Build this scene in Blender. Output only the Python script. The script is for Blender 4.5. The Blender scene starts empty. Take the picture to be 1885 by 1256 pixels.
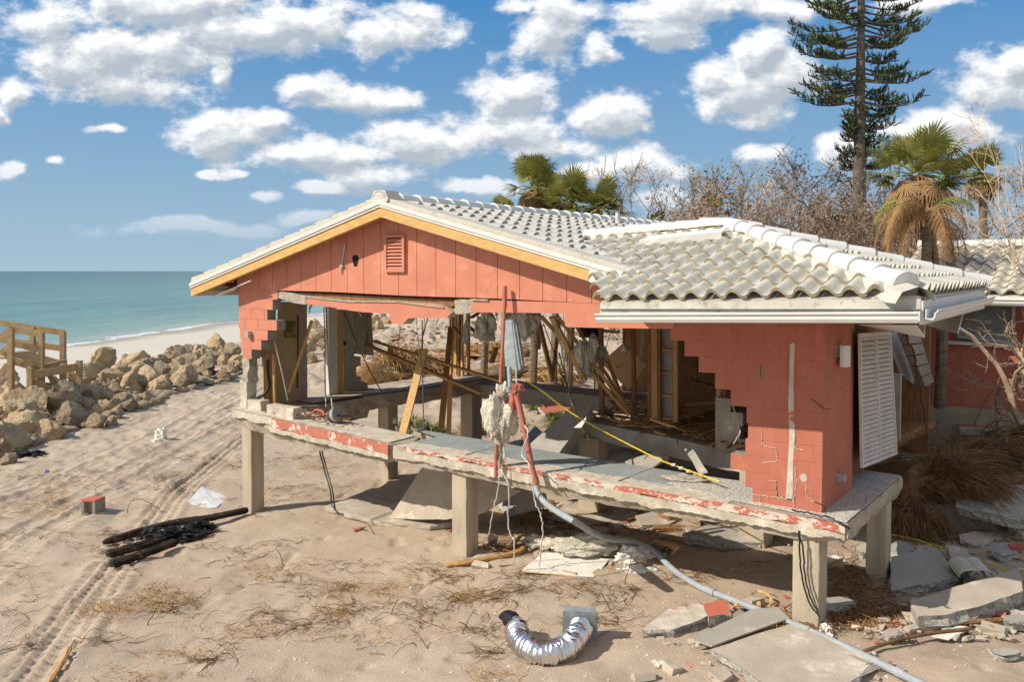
import bpy, bmesh, math, random
import numpy as np
from mathutils import Vector, Matrix, noise as mnoise

R = math.radians
# ------------------------------------------------------------------ camera
CAM_H = 4.75; FPX = 1530.0; PITCH = R(2.0); CY = 628 - 75.6; CX = 942.5
scene = bpy.context.scene
col = scene.collection
cd = bpy.data.cameras.new("camera"); cam = bpy.data.objects.new("camera", cd); col.objects.link(cam)
cam.location = (0, 0, CAM_H); cam.rotation_euler = (R(90) - PITCH, 0, 0)
cd.lens = FPX / 1885 * 36; cd.sensor_width = 36; cd.shift_y = -75.6 / 1885
cd.clip_start = 0.1; cd.clip_end = 60000
scene.camera = cam
# ------------------------------------------------------------------ exposure
scene.view_settings.view_transform = 'Standard'; scene.view_settings.look = 'None'
scene.view_settings.exposure = 0.14; scene.view_settings.gamma = 1
# ------------------------------------------------------------------ sun (light travels right, a little away from the camera)
SD = Vector((1.255, 0.312, -1.0)).normalized()
sl = bpy.data.lights.new("sun", 'SUN'); sl.energy = 4.8; sl.angle = R(0.5); sl.color = (1.0, 0.90, 0.76)
so = bpy.data.objects.new("sun", sl); col.objects.link(so)
so.rotation_euler = SD.to_track_quat('-Z', 'Y').to_euler()
SUN_EL = math.asin(-SD.z); SUN_AZ = math.atan2(-SD.x, -SD.y)
# ------------------------------------------------------------------ world: Nishita sky with cumulus clouds laid out by direction
world = bpy.data.worlds.new("World"); scene.world = world; world.use_nodes = True
wt = world.node_tree; wt.nodes.clear()
CLOUDS = [(240,95,210,62),(480,48,240,55),(235,160,110,40),(720,62,120,48),(330,20,300,45),(120,30,110,40),
 (28,172,40,32),(0,205,30,22),(575,158,62,28),(650,185,105,26),(430,252,115,36),(590,288,170,28),(505,232,55,28),
 (760,268,125,36),(955,175,80,50),(935,240,140,40),(1000,275,80,26),(1005,55,60,62),(950,12,60,22),(1300,18,190,34),(1215,55,85,28),(1100,92,42,26),
 (1118,213,88,38),(1400,100,52,50),(1345,180,112,50),(1440,150,70,55),(1300,150,42,32),(1412,287,46,20),
 (1190,305,85,34),(1090,322,60,20),(880,350,70,18),(590,345,52,11),(690,322,80,24),
 (1830,165,95,62),(1745,225,110,44),(1655,240,60,34),(1885,115,60,40),(1540,292,50,34),(1710,12,90,20),
 (18,310,34,16),(105,294,20,9),(413,130,24,20),(350,418,150,17),(480,357,28,10),(1225,382,45,40),(200,240,32,9),(430,322,28,8),(575,400,70,12),(385,318,22,8)]
def cloud_group():
    g = bpy.data.node_groups.new("cloud_density", 'ShaderNodeTree')
    g.interface.new_socket("P", in_out='INPUT', socket_type='NodeSocketVector')
    g.interface.new_socket("D", in_out='OUTPUT', socket_type='NodeSocketFloat')
    N = g.nodes; L = g.links
    gi = N.new('NodeGroupInput'); go = N.new('NodeGroupOutput')
    w = N.new('ShaderNodeTexNoise'); w.inputs['Scale'].default_value = 9; w.inputs['Detail'].default_value = 4
    L.new(gi.outputs[0], w.inputs['Vector'])
    ws = N.new('ShaderNodeVectorMath'); ws.operation = 'MULTIPLY_ADD'
    ws.inputs[1].default_value = (.05, .035, 0); L.new(w.outputs['Color'], ws.inputs[0])
    off = N.new('ShaderNodeVectorMath'); off.operation = 'ADD'; off.inputs[1].default_value = (-.025, -.0175, 0)
    L.new(gi.outputs[0], off.inputs[0]); L.new(off.outputs[0], ws.inputs[2])
    prev = None
    for (x, y, rx, ry) in CLOUDS:
        sx, sy = FPX / rx, FPX / ry
        m = N.new('ShaderNodeVectorMath'); m.operation = 'MULTIPLY_ADD'
        m.inputs[1].default_value = (sx, sy, 0); m.inputs[2].default_value = (-(x - CX) / FPX * sx, -(499 - y) / FPX * sy, 0)
        L.new(ws.outputs[0], m.inputs[0])
        l = N.new('ShaderNodeVectorMath'); l.operation = 'LENGTH'; L.new(m.outputs[0], l.inputs[0])
        if prev is None: prev = l.outputs['Value']
        else:
            k = N.new('ShaderNodeMath'); k.operation = 'SMOOTH_MIN'; k.inputs[2].default_value = .12
            L.new(prev, k.inputs[0]); L.new(l.outputs['Value'], k.inputs[1]); prev = k.outputs[0]
    n = N.new('ShaderNodeTexNoise'); n.inputs['Scale'].default_value = 12; n.inputs['Detail'].default_value = 12; n.inputs['Roughness'].default_value = .61
    mp = N.new('ShaderNodeVectorMath'); mp.operation = 'MULTIPLY'; mp.inputs[1].default_value = (1, 1.5, 1)
    L.new(gi.outputs[0], mp.inputs[0]); L.new(mp.outputs[0], n.inputs['Vector'])
    a = N.new('ShaderNodeMath'); a.operation = 'MULTIPLY_ADD'; a.inputs[1].default_value = 3.7; a.inputs[2].default_value = -0.5
    L.new(n.outputs['Fac'], a.inputs[0])
    s = N.new('ShaderNodeMath'); s.operation = 'SUBTRACT'; L.new(a.outputs[0], s.inputs[0]); L.new(prev, s.inputs[1])
    L.new(s.outputs[0], go.inputs[0])
    return g
def build_world():
    N = wt.nodes; L = wt.links
    out = N.new('ShaderNodeOutputWorld'); bg = N.new('ShaderNodeBackground'); bg.inputs[1].default_value = .075
    L.new(bg.outputs[0], out.inputs[0])
    sky = N.new('ShaderNodeTexSky'); sky.sky_type = 'NISHITA'; sky.sun_disc = False
    sky.sun_elevation = SUN_EL; sky.sun_rotation = SUN_AZ; sky.air_density = 1.0; sky.dust_density = .1; sky.ozone_density = 3.0
    hs = N.new('ShaderNodeHueSaturation'); hs.inputs['Saturation'].default_value = 1.25; hs.inputs['Value'].default_value = 1.0
    L.new(sky.outputs[0], hs.inputs['Color'])
    tc = N.new('ShaderNodeTexCoord'); sp = N.new('ShaderNodeSeparateXYZ'); L.new(tc.outputs['Generated'], sp.inputs[0])
    hf = N.new('ShaderNodeMapRange'); hf.interpolation_type = 'SMOOTHSTEP'; hf.inputs['From Min'].default_value = -.02; hf.inputs['From Max'].default_value = .34; hf.inputs['To Min'].default_value = .97; hf.inputs['To Max'].default_value = .9; L.new(sp.outputs['Z'], hf.inputs[0])
    hr = N.new('ShaderNodeValToRGB'); hr.color_ramp.elements[0].position = 0.0; hr.color_ramp.elements[0].color = (.46,.66,.81,1); hr.color_ramp.elements[1].position = .35; hr.color_ramp.elements[1].color = (.045,.30,.72,1); L.new(sp.outputs['Z'], hr.inputs[0])
    hv = N.new('ShaderNodeVectorMath'); hv.operation = 'SCALE'; hv.inputs['Scale'].default_value = 10.0; L.new(hr.outputs[0], hv.inputs[0])
    hz_ = N.new('ShaderNodeMix'); hz_.data_type = 'RGBA'; L.new(hf.outputs[0], hz_.inputs[0]); L.new(hs.outputs[0], hz_.inputs[6]); L.new(hv.outputs[0], hz_.inputs[7])
    my = N.new('ShaderNodeMath'); my.operation = 'MAXIMUM'; my.inputs[1].default_value = .08; L.new(sp.outputs['Y'], my.inputs[0])
    cb = N.new('ShaderNodeCombineXYZ')
    for i, ax in enumerate('XZ'):
        dv = N.new('ShaderNodeMath'); dv.operation = 'DIVIDE'; L.new(sp.outputs[ax], dv.inputs[0]); L.new(my.outputs[0], dv.inputs[1])
        L.new(dv.outputs[0], cb.inputs[i])
    G = cloud_group()
    g1 = N.new('ShaderNodeGroup'); g1.node_tree = G; L.new(cb.outputs[0], g1.inputs[0])
    up = N.new('ShaderNodeVectorMath'); up.operation = 'ADD'; up.inputs[1].default_value = (-.007, .014, 0); L.new(cb.outputs[0], up.inputs[0])
    g2 = N.new('ShaderNodeGroup'); g2.node_tree = G; L.new(up.outputs[0], g2.inputs[0])
    mask = N.new('ShaderNodeMapRange'); mask.interpolation_type = 'SMOOTHSTEP'
    mask.inputs['From Min'].default_value = .02; mask.inputs['From Max'].default_value = .75; L.new(g1.outputs[0], mask.inputs[0])
    sh = N.new('ShaderNodeMapRange'); sh.interpolation_type = 'SMOOTHSTEP'
    sh.inputs['From Min'].default_value = .1; sh.inputs['From Max'].default_value = 1.0; L.new(g2.outputs[0], sh.inputs[0])
    # billow relief: density difference between here and towards the sun
    df = N.new('ShaderNodeMath'); df.operation = 'SUBTRACT'; L.new(g2.outputs[0], df.inputs[0]); L.new(g1.outputs[0], df.inputs[1])
    rf = N.new('ShaderNodeMath'); rf.operation = 'MULTIPLY_ADD'; rf.inputs[1].default_value = .75; L.new(df.outputs[0], rf.inputs[0])
    s5 = N.new('ShaderNodeMath'); s5.operation = 'MULTIPLY'; s5.inputs[1].default_value = .72; L.new(sh.outputs[0], s5.inputs[0]); L.new(s5.outputs[0], rf.inputs[2])
    cr = N.new('ShaderNodeValToRGB'); cr.color_ramp.elements[0].color = (1, 1, 1, 1); cr.color_ramp.elements[1].color = (.47, .53, .60, 1)
    cr.color_ramp.elements[0].position = 0.05; cr.color_ramp.elements[1].position = .95
    L.new(rf.outputs[0], cr.inputs[0])
    cs = N.new('ShaderNodeVectorMath'); cs.operation = 'SCALE'; cs.inputs['Scale'].default_value = 12.5; L.new(cr.outputs[0], cs.inputs[0])
    mk = N.new('ShaderNodeMath'); mk.operation = 'MULTIPLY'; mk.inputs[1].default_value = .95; L.new(mask.outputs[0], mk.inputs[0])
    yf = N.new('ShaderNodeMapRange'); yf.inputs['From Min'].default_value = .02; yf.inputs['From Max'].default_value = .12; L.new(sp.outputs['Z'], yf.inputs[0])
    yb = N.new('ShaderNodeMapRange'); yb.inputs['From Min'].default_value = .08; yb.inputs['From Max'].default_value = .25; L.new(sp.outputs['Y'], yb.inputs[0])
    m2 = N.new('ShaderNodeMath'); m2.operation = 'MULTIPLY'; L.new(mk.outputs[0], m2.inputs[0]); L.new(yf.outputs[0], m2.inputs[1])
    m3 = N.new('ShaderNodeMath'); m3.operation = 'MULTIPLY'; L.new(m2.outputs[0], m3.inputs[0]); L.new(yb.outputs[0], m3.inputs[1])
    mx = N.new('ShaderNodeMix'); mx.data_type = 'RGBA'; L.new(m3.outputs[0], mx.inputs[0]); L.new(hz_.outputs[2], mx.inputs[6]); L.new(cs.outputs[0], mx.inputs[7])
    # broken cloud added behind the camera, out of view, to neutralise blue fill
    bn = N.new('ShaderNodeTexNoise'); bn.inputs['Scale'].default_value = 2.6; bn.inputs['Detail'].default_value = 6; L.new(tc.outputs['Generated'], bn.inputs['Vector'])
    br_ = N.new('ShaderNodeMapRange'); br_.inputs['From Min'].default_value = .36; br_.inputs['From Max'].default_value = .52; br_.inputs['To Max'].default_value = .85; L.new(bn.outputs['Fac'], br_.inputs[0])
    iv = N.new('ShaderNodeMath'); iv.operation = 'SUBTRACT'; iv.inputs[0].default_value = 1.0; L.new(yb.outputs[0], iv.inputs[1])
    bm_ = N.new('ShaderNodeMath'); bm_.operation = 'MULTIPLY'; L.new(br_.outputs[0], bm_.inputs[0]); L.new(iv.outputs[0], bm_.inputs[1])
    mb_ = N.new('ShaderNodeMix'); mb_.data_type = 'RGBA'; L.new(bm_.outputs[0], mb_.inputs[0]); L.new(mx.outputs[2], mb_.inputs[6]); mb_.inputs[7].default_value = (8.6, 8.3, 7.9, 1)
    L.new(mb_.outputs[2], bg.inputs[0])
    world.cycles.sampling_method = 'MANUAL'; world.cycles.sample_map_resolution = 512
build_world()

# ------------------------------------------------------------------ pixel -> point helpers (photo measured at 1885x1256)
cp, sp_ = math.cos(PITCH), math.sin(PITCH)
CAM = Vector((0, 0, CAM_H))
def ray(px, py):
    xc = (px - CX) / FPX; yc = -(py - CY) / FPX
    return Vector((xc, yc * sp_ + cp, yc * cp - sp_))
def Yd(px, py, y): d = ray(px, py); return CAM + d * (y / d.y)
def Hz(px, py, z): d = ray(px, py); return CAM + d * ((z - CAM_H) / d.z)
O = Vector((-5.40, 16.4, 0)); U = Vector((.8017, -.5977, 0)); D = Vector((.5977, .8017, 0)); ZU = Vector((0, 0, 1))
def H(u, d, z): return O + U * u + D * d + ZU * z
def W(px, py, d=0.0):
    r = ray(px, py); t = (d - (CAM - O).dot(D)) / r.dot(D); return CAM + r * t
def Sp(px, py, u):
    r = ray(px, py); t = (u - (CAM - O).dot(U)) / r.dot(U); return CAM + r * t
def uz(P): q = P - O; return q.dot(U), P.z
def ud(P): q = P - O; return q.dot(U), q.dot(D)

# ------------------------------------------------------------------ numpy noise and terrain
_rs = np.random.RandomState(7); _tab = _rs.rand(512, 512)
def vnoise(x, y):
    xi = np.floor(x).astype(int); yi = np.floor(y).astype(int); fx = x - xi; fy = y - yi
    fx = fx * fx * (3 - 2 * fx); fy = fy * fy * (3 - 2 * fy)
    a = _tab[xi & 511, yi & 511]; b = _tab[(xi + 1) & 511, yi & 511]; c = _tab[xi & 511, (yi + 1) & 511]; d = _tab[(xi + 1) & 511, (yi + 1) & 511]
    return (a * (1 - fx) + b * fx) * (1 - fy) + (c * (1 - fx) + d * fx) * fy
def fbm(x, y, o=4):
    s = 0; a = .5; 
    for i in range(o): s = s + a * (vnoise(x + 17.3 * i, y + 9.1 * i) - .5); x = x * 2.03; y = y * 2.03; a *= .5
    return s
def sst(a, b, x): t = np.clip((x - a) / (b - a), 0, 1); return t * t * (3 - 2 * t)
SEA = -1.6
def line_x(y): return -16.3 + .32 * np.clip(y - 48, 0, 400)
def zbase(x, y):
    x = np.asarray(x, float); y = np.asarray(y, float)
    u = (x + 5.4) * .8017 - (y - 16.4) * .5977; d = (x + 5.4) * .5977 + (y - 16.4) * .8017
    z = np.where(u > 0, .052 * np.clip(u, 0, 17), .012 * np.clip(u, -30, 0))
    z = z + .028 * np.clip(d - 2, 0, 22) + 1.1 * sst(24, 48, d) * sst(-12, -6, x - line_x(y) * .0 - 0)
    z = z + .2 * sst(16, 30, y) * sst(-6, -14, x)
    s = x - line_x(y)
    drop = sst(-1.0, -6.5, s)
    xs = -38.8 + .2 * (y - 73) + 1.2 * np.sin(y * .11) + .5 * np.sin(y * .37)
    foot = line_x(y) - 6
    t = (foot - x) / np.maximum(foot - xs, 1.0)
    zb = -0.75 - .85 * np.clip(t, 0, 1) - .9 * np.clip(t - 1, 0, 1.5)
    return z * (1 - drop) + zb * drop
def G(px, py, lift=0.0):
    z = .3
    for i in range(25):
        p = Hz(px, py, min(z, CAM_H - .3)); z = z * .4 + .6 * (float(zbase(p.x, p.y)) + lift)
    return Hz(px, py, z)
def zg(x, y): return float(zbase(x, y))

TRACKS = []
def lin_pts(P, n=5, j=.003, seed=1):
    rr = random.Random(seed); out = []
    for a, b in zip(P[:-1], P[1:]):
        for k in range(n): out.append(a.lerp(b, k/n) + Vector((rr.uniform(-j,j), 0, rr.uniform(-j,j))))
    return out + [P[-1]]
def track(pts, width, depth, tread):
    P = [G(*p) for p in pts]; TRACKS.append(([(p.x, p.y) for p in P], width, depth, tread))
track([(-60,1420),(70,1235),(200,1060),(285,960),(335,895),(395,850),(470,790)], .60, .05, 1.7)
track([(-260,1300),(-60,1100),(60,1000),(200,915),(330,840),(440,775),(560,700)], .5, .045, .5)
track([(-200,1110),(-20,1010),(130,925),(260,850),(350,800),(440,745),(520,700)], .45, .055, .5)
track([(-120,960),(60,905),(220,835),(330,780),(440,722),(520,680)], .4, .045, .4)
track([(-60,1256),(100,1150),(150,1075),(230,985),(300,915),(360,870),(450,800)], .18, .03, 0)
def zdetail(x, y):
    near = 1 - sst(30, 60, y)
    z = .10 * fbm(x * .35, y * .35, 3) + .055 * fbm(x * 1.3 + 5, y * 1.3, 4) * (1 + near)
    lump = sst(.03, .2, fbm(x * .9 + 3, y * .9 + 8, 3)); z = z + .05 * lump * fbm(x * 5, y * 5, 3)
    z = z + .012 * fbm(x * 9 + 3, y * 7, 3)
    # small footprints / pits
    n = vnoise(x * 3.1 + 40, y * 3.1); z = z - .035 * sst(.8, .93, n)
    # churned strip beside the rocks and in the yard
    s = x - line_x(y); ch = sst(-1, 3, s) * sst(11, 6, s) * sst(12, 17, y)
    u = (x + 5.4) * .8017 - (y - 16.4) * .5977; d = (x + 5.4) * .5977 + (y - 16.4) * .8017
    ang = (x * .3 + y * -.95)
    cl = sst(.52, .7, vnoise(x * 4.3, y * 4.1)); z = z + ch * (.05 * cl * (fbm(x * 8, y * 8, 3) + .5) + .045 * fbm((x * .8 + y * .45) * 1.6, (y * .25) * .8, 4) + .09 * fbm(x * 2.6, y * 2.2, 3))
    yard = sst(8, 14, d); z = z + yard * (.8 * fbm(x * .35, y * .3, 3) + .5 * fbm(x * 1.2, y * 1.1, 3))
    for (P, w, dep, tr) in TRACKS:
        best = np.full(x.shape, 1e9); L = np.zeros(x.shape); A = np.zeros(x.shape); acc = 0
        for (x0, y0), (x1, y1) in zip(P[:-1], P[1:]):
            dx, dy = x1 - x0, y1 - y0; ln = math.hypot(dx, dy); dx /= ln; dy /= ln
            t = np.clip((x - x0) * dx + (y - y0) * dy, 0, ln); ex = x - x0 - t * dx; ey = y - y0 - t * dy
            dd = np.hypot(ex, ey); m = dd < best; best = np.where(m, dd, best); L = np.where(m, acc + t, L)
            A = np.where(m, ex * dy - ey * dx, A); acc += ln
        b = best + .03 * fbm(x * 2, y * 2, 2)
        ins = sst(w * .55, w * .42, b); rim = np.exp(-((b - w * .62) / (.09)) ** 2)
        mod = .55 + .9 * vnoise(x * 1.1 + 7, y * 1.1) ; z = z - dep * .55 * ins * mod + dep * .42 * rim * mod * (.5 + 1.0 * fbm(x * 3, y * 3, 4) + .4) + .03 * sst(w * 1.3, w * .6, best) * fbm(x * 7, y * 7, 3)
        if tr:
            colm = .5 + .5 * np.cos(A * 2 * math.pi / (w / 3.0)); ph = L / .19 + np.abs(A) * 1.6 / w
            z = z + tr * ins * (.06 * (np.abs((ph % 1) - .5) * 2 - .5) * (.35 + .65 * colm) + .022 * colm)
    return z
def zfull(x, y): return float((zbase(x, y) + zdetail(np.array([x]), np.array([y])))[0])

# ------------------------------------------------------------------ materials
MATS = {}
def mat(name, c1, c2=None, scale=6.0, rough=.8, bump=.2, bscale=None, metal=0.0, spots=None, detail=6, stretch=None, lo=.35, hi=.65, dist=.02, spec=.5, trans=0.0, drips=None, vary=0):
    if name in MATS: return MATS[name]
    m = bpy.data.materials.new(name); m.use_nodes = True; nt = m.node_tree; N = nt.nodes; L = nt.links
    b = N['Principled BSDF']; b.inputs['Roughness'].default_value = rough; b.inputs['Metallic'].default_value = metal
    b.inputs['Specular IOR Level'].default_value = spec * .6
    if trans: b.inputs['Transmission Weight'].default_value = trans
    tc = N.new('ShaderNodeTexCoord'); vec = tc.outputs['Object']
    if stretch:
        mp = N.new('ShaderNodeMapping'); mp.inputs['Scale'].default_value = stretch; L.new(vec, mp.inputs[0]); vec = mp.outputs[0]
    n = N.new('ShaderNodeTexNoise'); n.inputs['Scale'].default_value = scale; n.inputs['Detail'].default_value = detail; n.inputs['Roughness'].default_value = .62
    L.new(vec, n.inputs['Vector'])
    r = N.new('ShaderNodeValToRGB'); r.color_ramp.elements[0].position = lo; r.color_ramp.elements[1].position = hi
    c2 = c2 or tuple(v * .8 for v in c1)
    r.color_ramp.elements[0].color = (*c2, 1); r.color_ramp.elements[1].color = (*c1, 1)
    L.new(n.outputs['Fac'], r.inputs[0]); cur = r.outputs[0]
    for sp in (spots or []):     # (colour, scale, threshold, softness)
        s = N.new('ShaderNodeTexNoise'); s.inputs['Scale'].default_value = sp[1]; s.inputs['Detail'].default_value = 5; s.inputs['Roughness'].default_value = .7
        L.new(vec, s.inputs['Vector'])
        q = N.new('ShaderNodeMapRange'); q.inputs['From Min'].default_value = sp[2]; q.inputs['From Max'].default_value = sp[2] + sp[3]; L.new(s.outputs['Fac'], q.inputs[0])
        x = N.new('ShaderNodeMix'); x.data_type = 'RGBA'; L.new(q.outputs[0], x.inputs[0]); L.new(cur, x.inputs[6]); x.inputs[7].default_value = (*sp[0], 1); cur = x.outputs[2]
    if drips:    # run-off streaks: (colour, threshold, softness)
        mp2 = N.new('ShaderNodeMapping'); mp2.inputs['Scale'].default_value = (7, 7, .55); L.new(tc.outputs['Object'], mp2.inputs[0])
        s = N.new('ShaderNodeTexNoise'); s.inputs['Scale'].default_value = 1.0; s.inputs['Detail'].default_value = 6; s.inputs['Roughness'].default_value = .7; L.new(mp2.outputs[0], s.inputs['Vector'])
        q = N.new('ShaderNodeMapRange'); q.inputs['From Min'].default_value = drips[1]; q.inputs['From Max'].default_value = drips[1] + drips[2]; q.inputs['To Max'].default_value = .7; L.new(s.outputs['Fac'], q.inputs[0])
        x = N.new('ShaderNodeMix'); x.data_type = 'RGBA'; L.new(q.outputs[0], x.inputs[0]); L.new(cur, x.inputs[6]); x.inputs[7].default_value = (*drips[0], 1); cur = x.outputs[2]
    if vary:     # each thing sharing the material has its own tone
        oi = N.new('ShaderNodeObjectInfo'); vr = N.new('ShaderNodeValToRGB'); e = vr.color_ramp.elements
        e[0].color = (.62, .62, .66, 1); e[1].color = (1.05, 1.02, .98, 1); k = e.new(.4); k.color = (.85, .83, .80, 1); k = e.new(.75); k.color = (1.0, .95, .86, 1); L.new(oi.outputs['Random'], vr.inputs[0])
        x = N.new('ShaderNodeMix'); x.data_type = 'RGBA'; x.blend_type = 'MULTIPLY'; x.inputs[0].default_value = 1; L.new(cur, x.inputs[6]); L.new(vr.outputs[0], x.inputs[7]); cur = x.outputs[2]
    L.new(cur, b.inputs['Base Color'])
    if bump:
        bn = N.new('ShaderNodeTexNoise'); bn.inputs['Scale'].default_value = bscale or scale * 4; bn.inputs['Detail'].default_value = 8; bn.inputs['Roughness'].default_value = .65
        L.new(vec, bn.inputs['Vector']); bp = N.new('ShaderNodeBump'); bp.inputs['Strength'].default_value = bump; bp.inputs['Distance'].default_value = dist
        L.new(bn.outputs['Fac'], bp.inputs['Height']); L.new(bp.outputs[0], b.inputs['Normal'])
    MATS[name] = m; return m
M_sal = mat('salmon_paint', (.59,.235,.155), (.53,.205,.13), 3, .75, .35, 60, spots=[((.66,.30,.20), 1.9, .56, .15), ((.44,.17,.11), 5, .64, .12), ((.72,.55,.48), 34, .655, .03), ((.48,.165,.11), 1.3, .55, .3)], dist=.006)
M_red = mat('terracotta_paint', (.465,.165,.11), (.42,.145,.095), 2.5, .75, .35, 70, spots=[((.54,.20,.13), 2.3, .56, .15), ((.36,.12,.08), 4.5, .64, .12), ((.7,.6,.52), 40, .67, .02), ((.40,.125,.08), 1.6, .55, .3)], dist=.006, drips=((.34,.10,.065), .56, .16))
M_blk = mat('bare_block', (.34,.32,.28), (.24,.23,.21), 12, .9, .6, 60, spots=[((.5,.47,.4), 5, .55, .2)])
M_mort = mat('broken_mortar', (.55,.50,.41), (.36,.33,.28), 9, .95, 1.0, 25, dist=.04)
M_conc = mat('old_concrete', (.47,.41,.32), (.33,.29,.23), 4, .9, .5, 40, spots=[((.22,.19,.15), 7, .66, .15), ((.58,.54,.45), 3, .58, .2)])
M_pier = mat('pier_concrete', (.52,.45,.335), (.42,.365,.27), 3, .9, .6, 45, drips=((.30,.25,.18), .54, .14), spots=[((.2,.18,.13), 5, .64, .12), ((.62,.57,.47), 14, .66, .05)], stretch=(1,1,.45))
M_dark = mat('wet_grey_concrete', (.46,.445,.40), (.33,.32,.285), 4, .85, .5, 40, spots=[((.30,.26,.2), 8, .58, .15)])
M_white = mat('chalky_white', (.66,.61,.52), (.46,.41,.33), 7, .9, .6, 35, spots=[((.52,.17,.11), 5, .62, .02)])
M_peel = mat('peeling_salmon', (.50,.15,.10), (.47,.14,.09), 7, .8, .6, 30, spots=[((.64,.58,.49), 3.2, .52, .015), ((.62,.57,.49), 15, .56, .02)], stretch=(1,1,2.2))
M_floor = mat('blue_grey_floor', (.34,.385,.385), (.25,.295,.30), 3.5, .55, .25, 30, spots=[((.55,.53,.48), 6, .62, .06), ((.40,.38,.33), 1.4, .56, .14)])
M_terr = mat('bonded_white_floor', (.64,.61,.54), (.36,.36,.34), 26, .85, .8, 40, lo=.42, hi=.56)
M_tile = mat('white_roof_tile', (.67,.64,.555), (.49,.465,.39), 4, .75, .4, 60, spots=[((.30,.295,.27), 3.2, .55, .2), ((.28,.28,.27), 26, .66, .1), ((.5,.46,.36), 1.1, .58, .2)])
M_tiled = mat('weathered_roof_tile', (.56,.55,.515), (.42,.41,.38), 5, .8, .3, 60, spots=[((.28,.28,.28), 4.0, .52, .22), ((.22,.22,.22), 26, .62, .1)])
M_cap = mat('white_cap_tile', (.70,.695,.66), (.62,.61,.57), 3, .65, .25, 40, spots=[((.5,.5,.47), 7, .66, .15)])
M_tmort = mat('roof_mortar', (.62,.58,.50), (.55,.51,.44), 8, .9, .8, 30, spots=[((.38,.36,.32), 5, .6, .12)])
M_metal = mat('white_metal', (.70,.70,.675), (.63,.63,.60), 3, .4, .05, 20, spots=[((.5,.47,.42), 9, .68, .1)])
M_ply = mat('yellow_board', (.66,.43,.17), (.54,.33,.12), 5, .7, .2, 40, stretch=(1,1,3), spots=[((.36,.19,.06), 9, .70, .05)])
M_wood = mat('lumber', (.58,.34,.14), (.43,.24,.09), 4, .75, .25, 30, stretch=(5,5,1), spots=[((.16,.09,.04), 7, .66, .1)])
M_wlight = mat('pale_lumber', (.68,.44,.19), (.52,.31,.12), 4, .7, .25, 30, stretch=(5,5,1), spots=[((.22,.13,.06), 7, .68, .08)])
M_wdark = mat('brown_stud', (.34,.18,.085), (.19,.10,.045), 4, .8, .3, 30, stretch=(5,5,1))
M_deck = mat('weathered_deck', (.46,.33,.18), (.32,.22,.12), 5, .85, .4, 30, stretch=(1,1,1), spots=[((.14,.10,.06), 8, .62, .1)])
M_tan = mat('tan_panel', (.52,.41,.24), (.46,.36,.21), 2, .8, .1, 40)
M_card = mat('brown_board', (.66,.43,.23), (.60,.38,.20), 2, .8, .1, 40)
M_grayw = mat('grey_plaster', (.46,.42,.36), (.36,.33,.28), 5, .85, .4, 40, spots=[((.62,.58,.5), 9, .62, .05)])
M_char = mat('charred_wood', (.05,.034,.024), (.018,.013,.010), 8, .85, .9, 30, stretch=(1,1,1), spots=[((.17,.09,.045), 9, .56, .05)], dist=.05)
M_cloth = mat('black_cloth', (.02,.02,.022), (.008,.008,.009), 8, .7, .5, 20)
M_rock = mat('limestone', (.66,.53,.355), (.43,.335,.22), 2.4, .95, 1.0, 7, vary=1, spots=[((.20,.16,.11), 7, .60, .1), ((.66,.58,.44), 4, .6, .15)], dist=.12)
M_ins = mat('insulation', (.78,.75,.64), (.62,.57,.45), 5, 1, 1.0, 22, dist=.05)
M_wfoam = mat('white_foam', (.82,.80,.74), (.70,.67,.6), 6, .9, .5, 30)
M_galv = mat('galvanised', (.50,.56,.58), (.36,.41,.44), 8, .42, .15, 30, metal=.55, spots=[((.75,.76,.76), 30, .62, .03)])
M_foil = mat('silver_foil', (.80,.80,.81), (.66,.66,.68), 4, .27, .45, 9, metal=1.0, dist=.02)
M_pvcr = mat('salmon_pipe', (.47,.19,.14), (.42,.13,.09), 5, .5, .1, 40, spots=[((.6,.45,.4), 12, .66, .05)])
M_pvcg = mat('grey_pipe', (.36,.40,.42), (.30,.33,.35), 5, .45, .1, 40, spots=[((.5,.47,.4), 9, .62, .1)])
M_rope = mat('yellow_rope', (.78,.62,.06), (.6,.46,.04), 30, .6, .3, 90)
M_wire = mat('black_wire', (.02,.022,.02), None, 8, .5, 0)
M_gwire = mat('green_wire', (.02,.07,.05), None, 8, .5, 0)
M_wwire = mat('white_wire', (.66,.64,.58), None, 8, .5, 0)
M_rust = mat('rusty_rod', (.17,.07,.035), (.09,.04,.02), 12, .9, .5, 60)
M_brk = mat('salmon_brick', (.55,.17,.11), (.5,.15,.1), 6, .8, .3, 50)
M_slab = mat('pale_slab', (.50,.44,.355), (.40,.35,.28), 3, .9, .35, 35, spots=[((.68,.63,.55), 2.2, .56, .12), ((.3,.26,.2), 12, .66, .1)])
M_gslab = mat('grey_slab_top', (.42,.40,.35), (.34,.325,.285), 2, .8, .35, 40, spots=[((.55,.51,.44), 3, .57, .12), ((.25,.22,.18), 9, .66, .08)])
M_agg = mat('broken_aggregate', (.62,.60,.54), (.30,.28,.25), 22, .95, 1.0, 30, dist=.05)
M_twig = mat('dry_twig', (.22,.125,.055), (.12,.07,.035), 6, .9, .2, 40)
M_straw = mat('dry_straw', (.56,.37,.165), (.38,.235,.10), 3, .9, 0)
M_root = mat('root_fibre', (.30,.175,.085), (.12,.07,.035), 4, .9, 0)
M_bark = mat('pine_bark', (.20,.17,.14), (.10,.085,.07), 3, .95, .9, 12, stretch=(1,1,3), dist=.06)
M_pbark = mat('palm_bark', (.26,.20,.14), (.14,.105,.07), 4, .95, .8, 18, stretch=(1,1,4), dist=.05)
M_bbark = mat('bare_bark', (.34,.25,.175), (.21,.15,.105), 4, .9, .3, 20)
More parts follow.
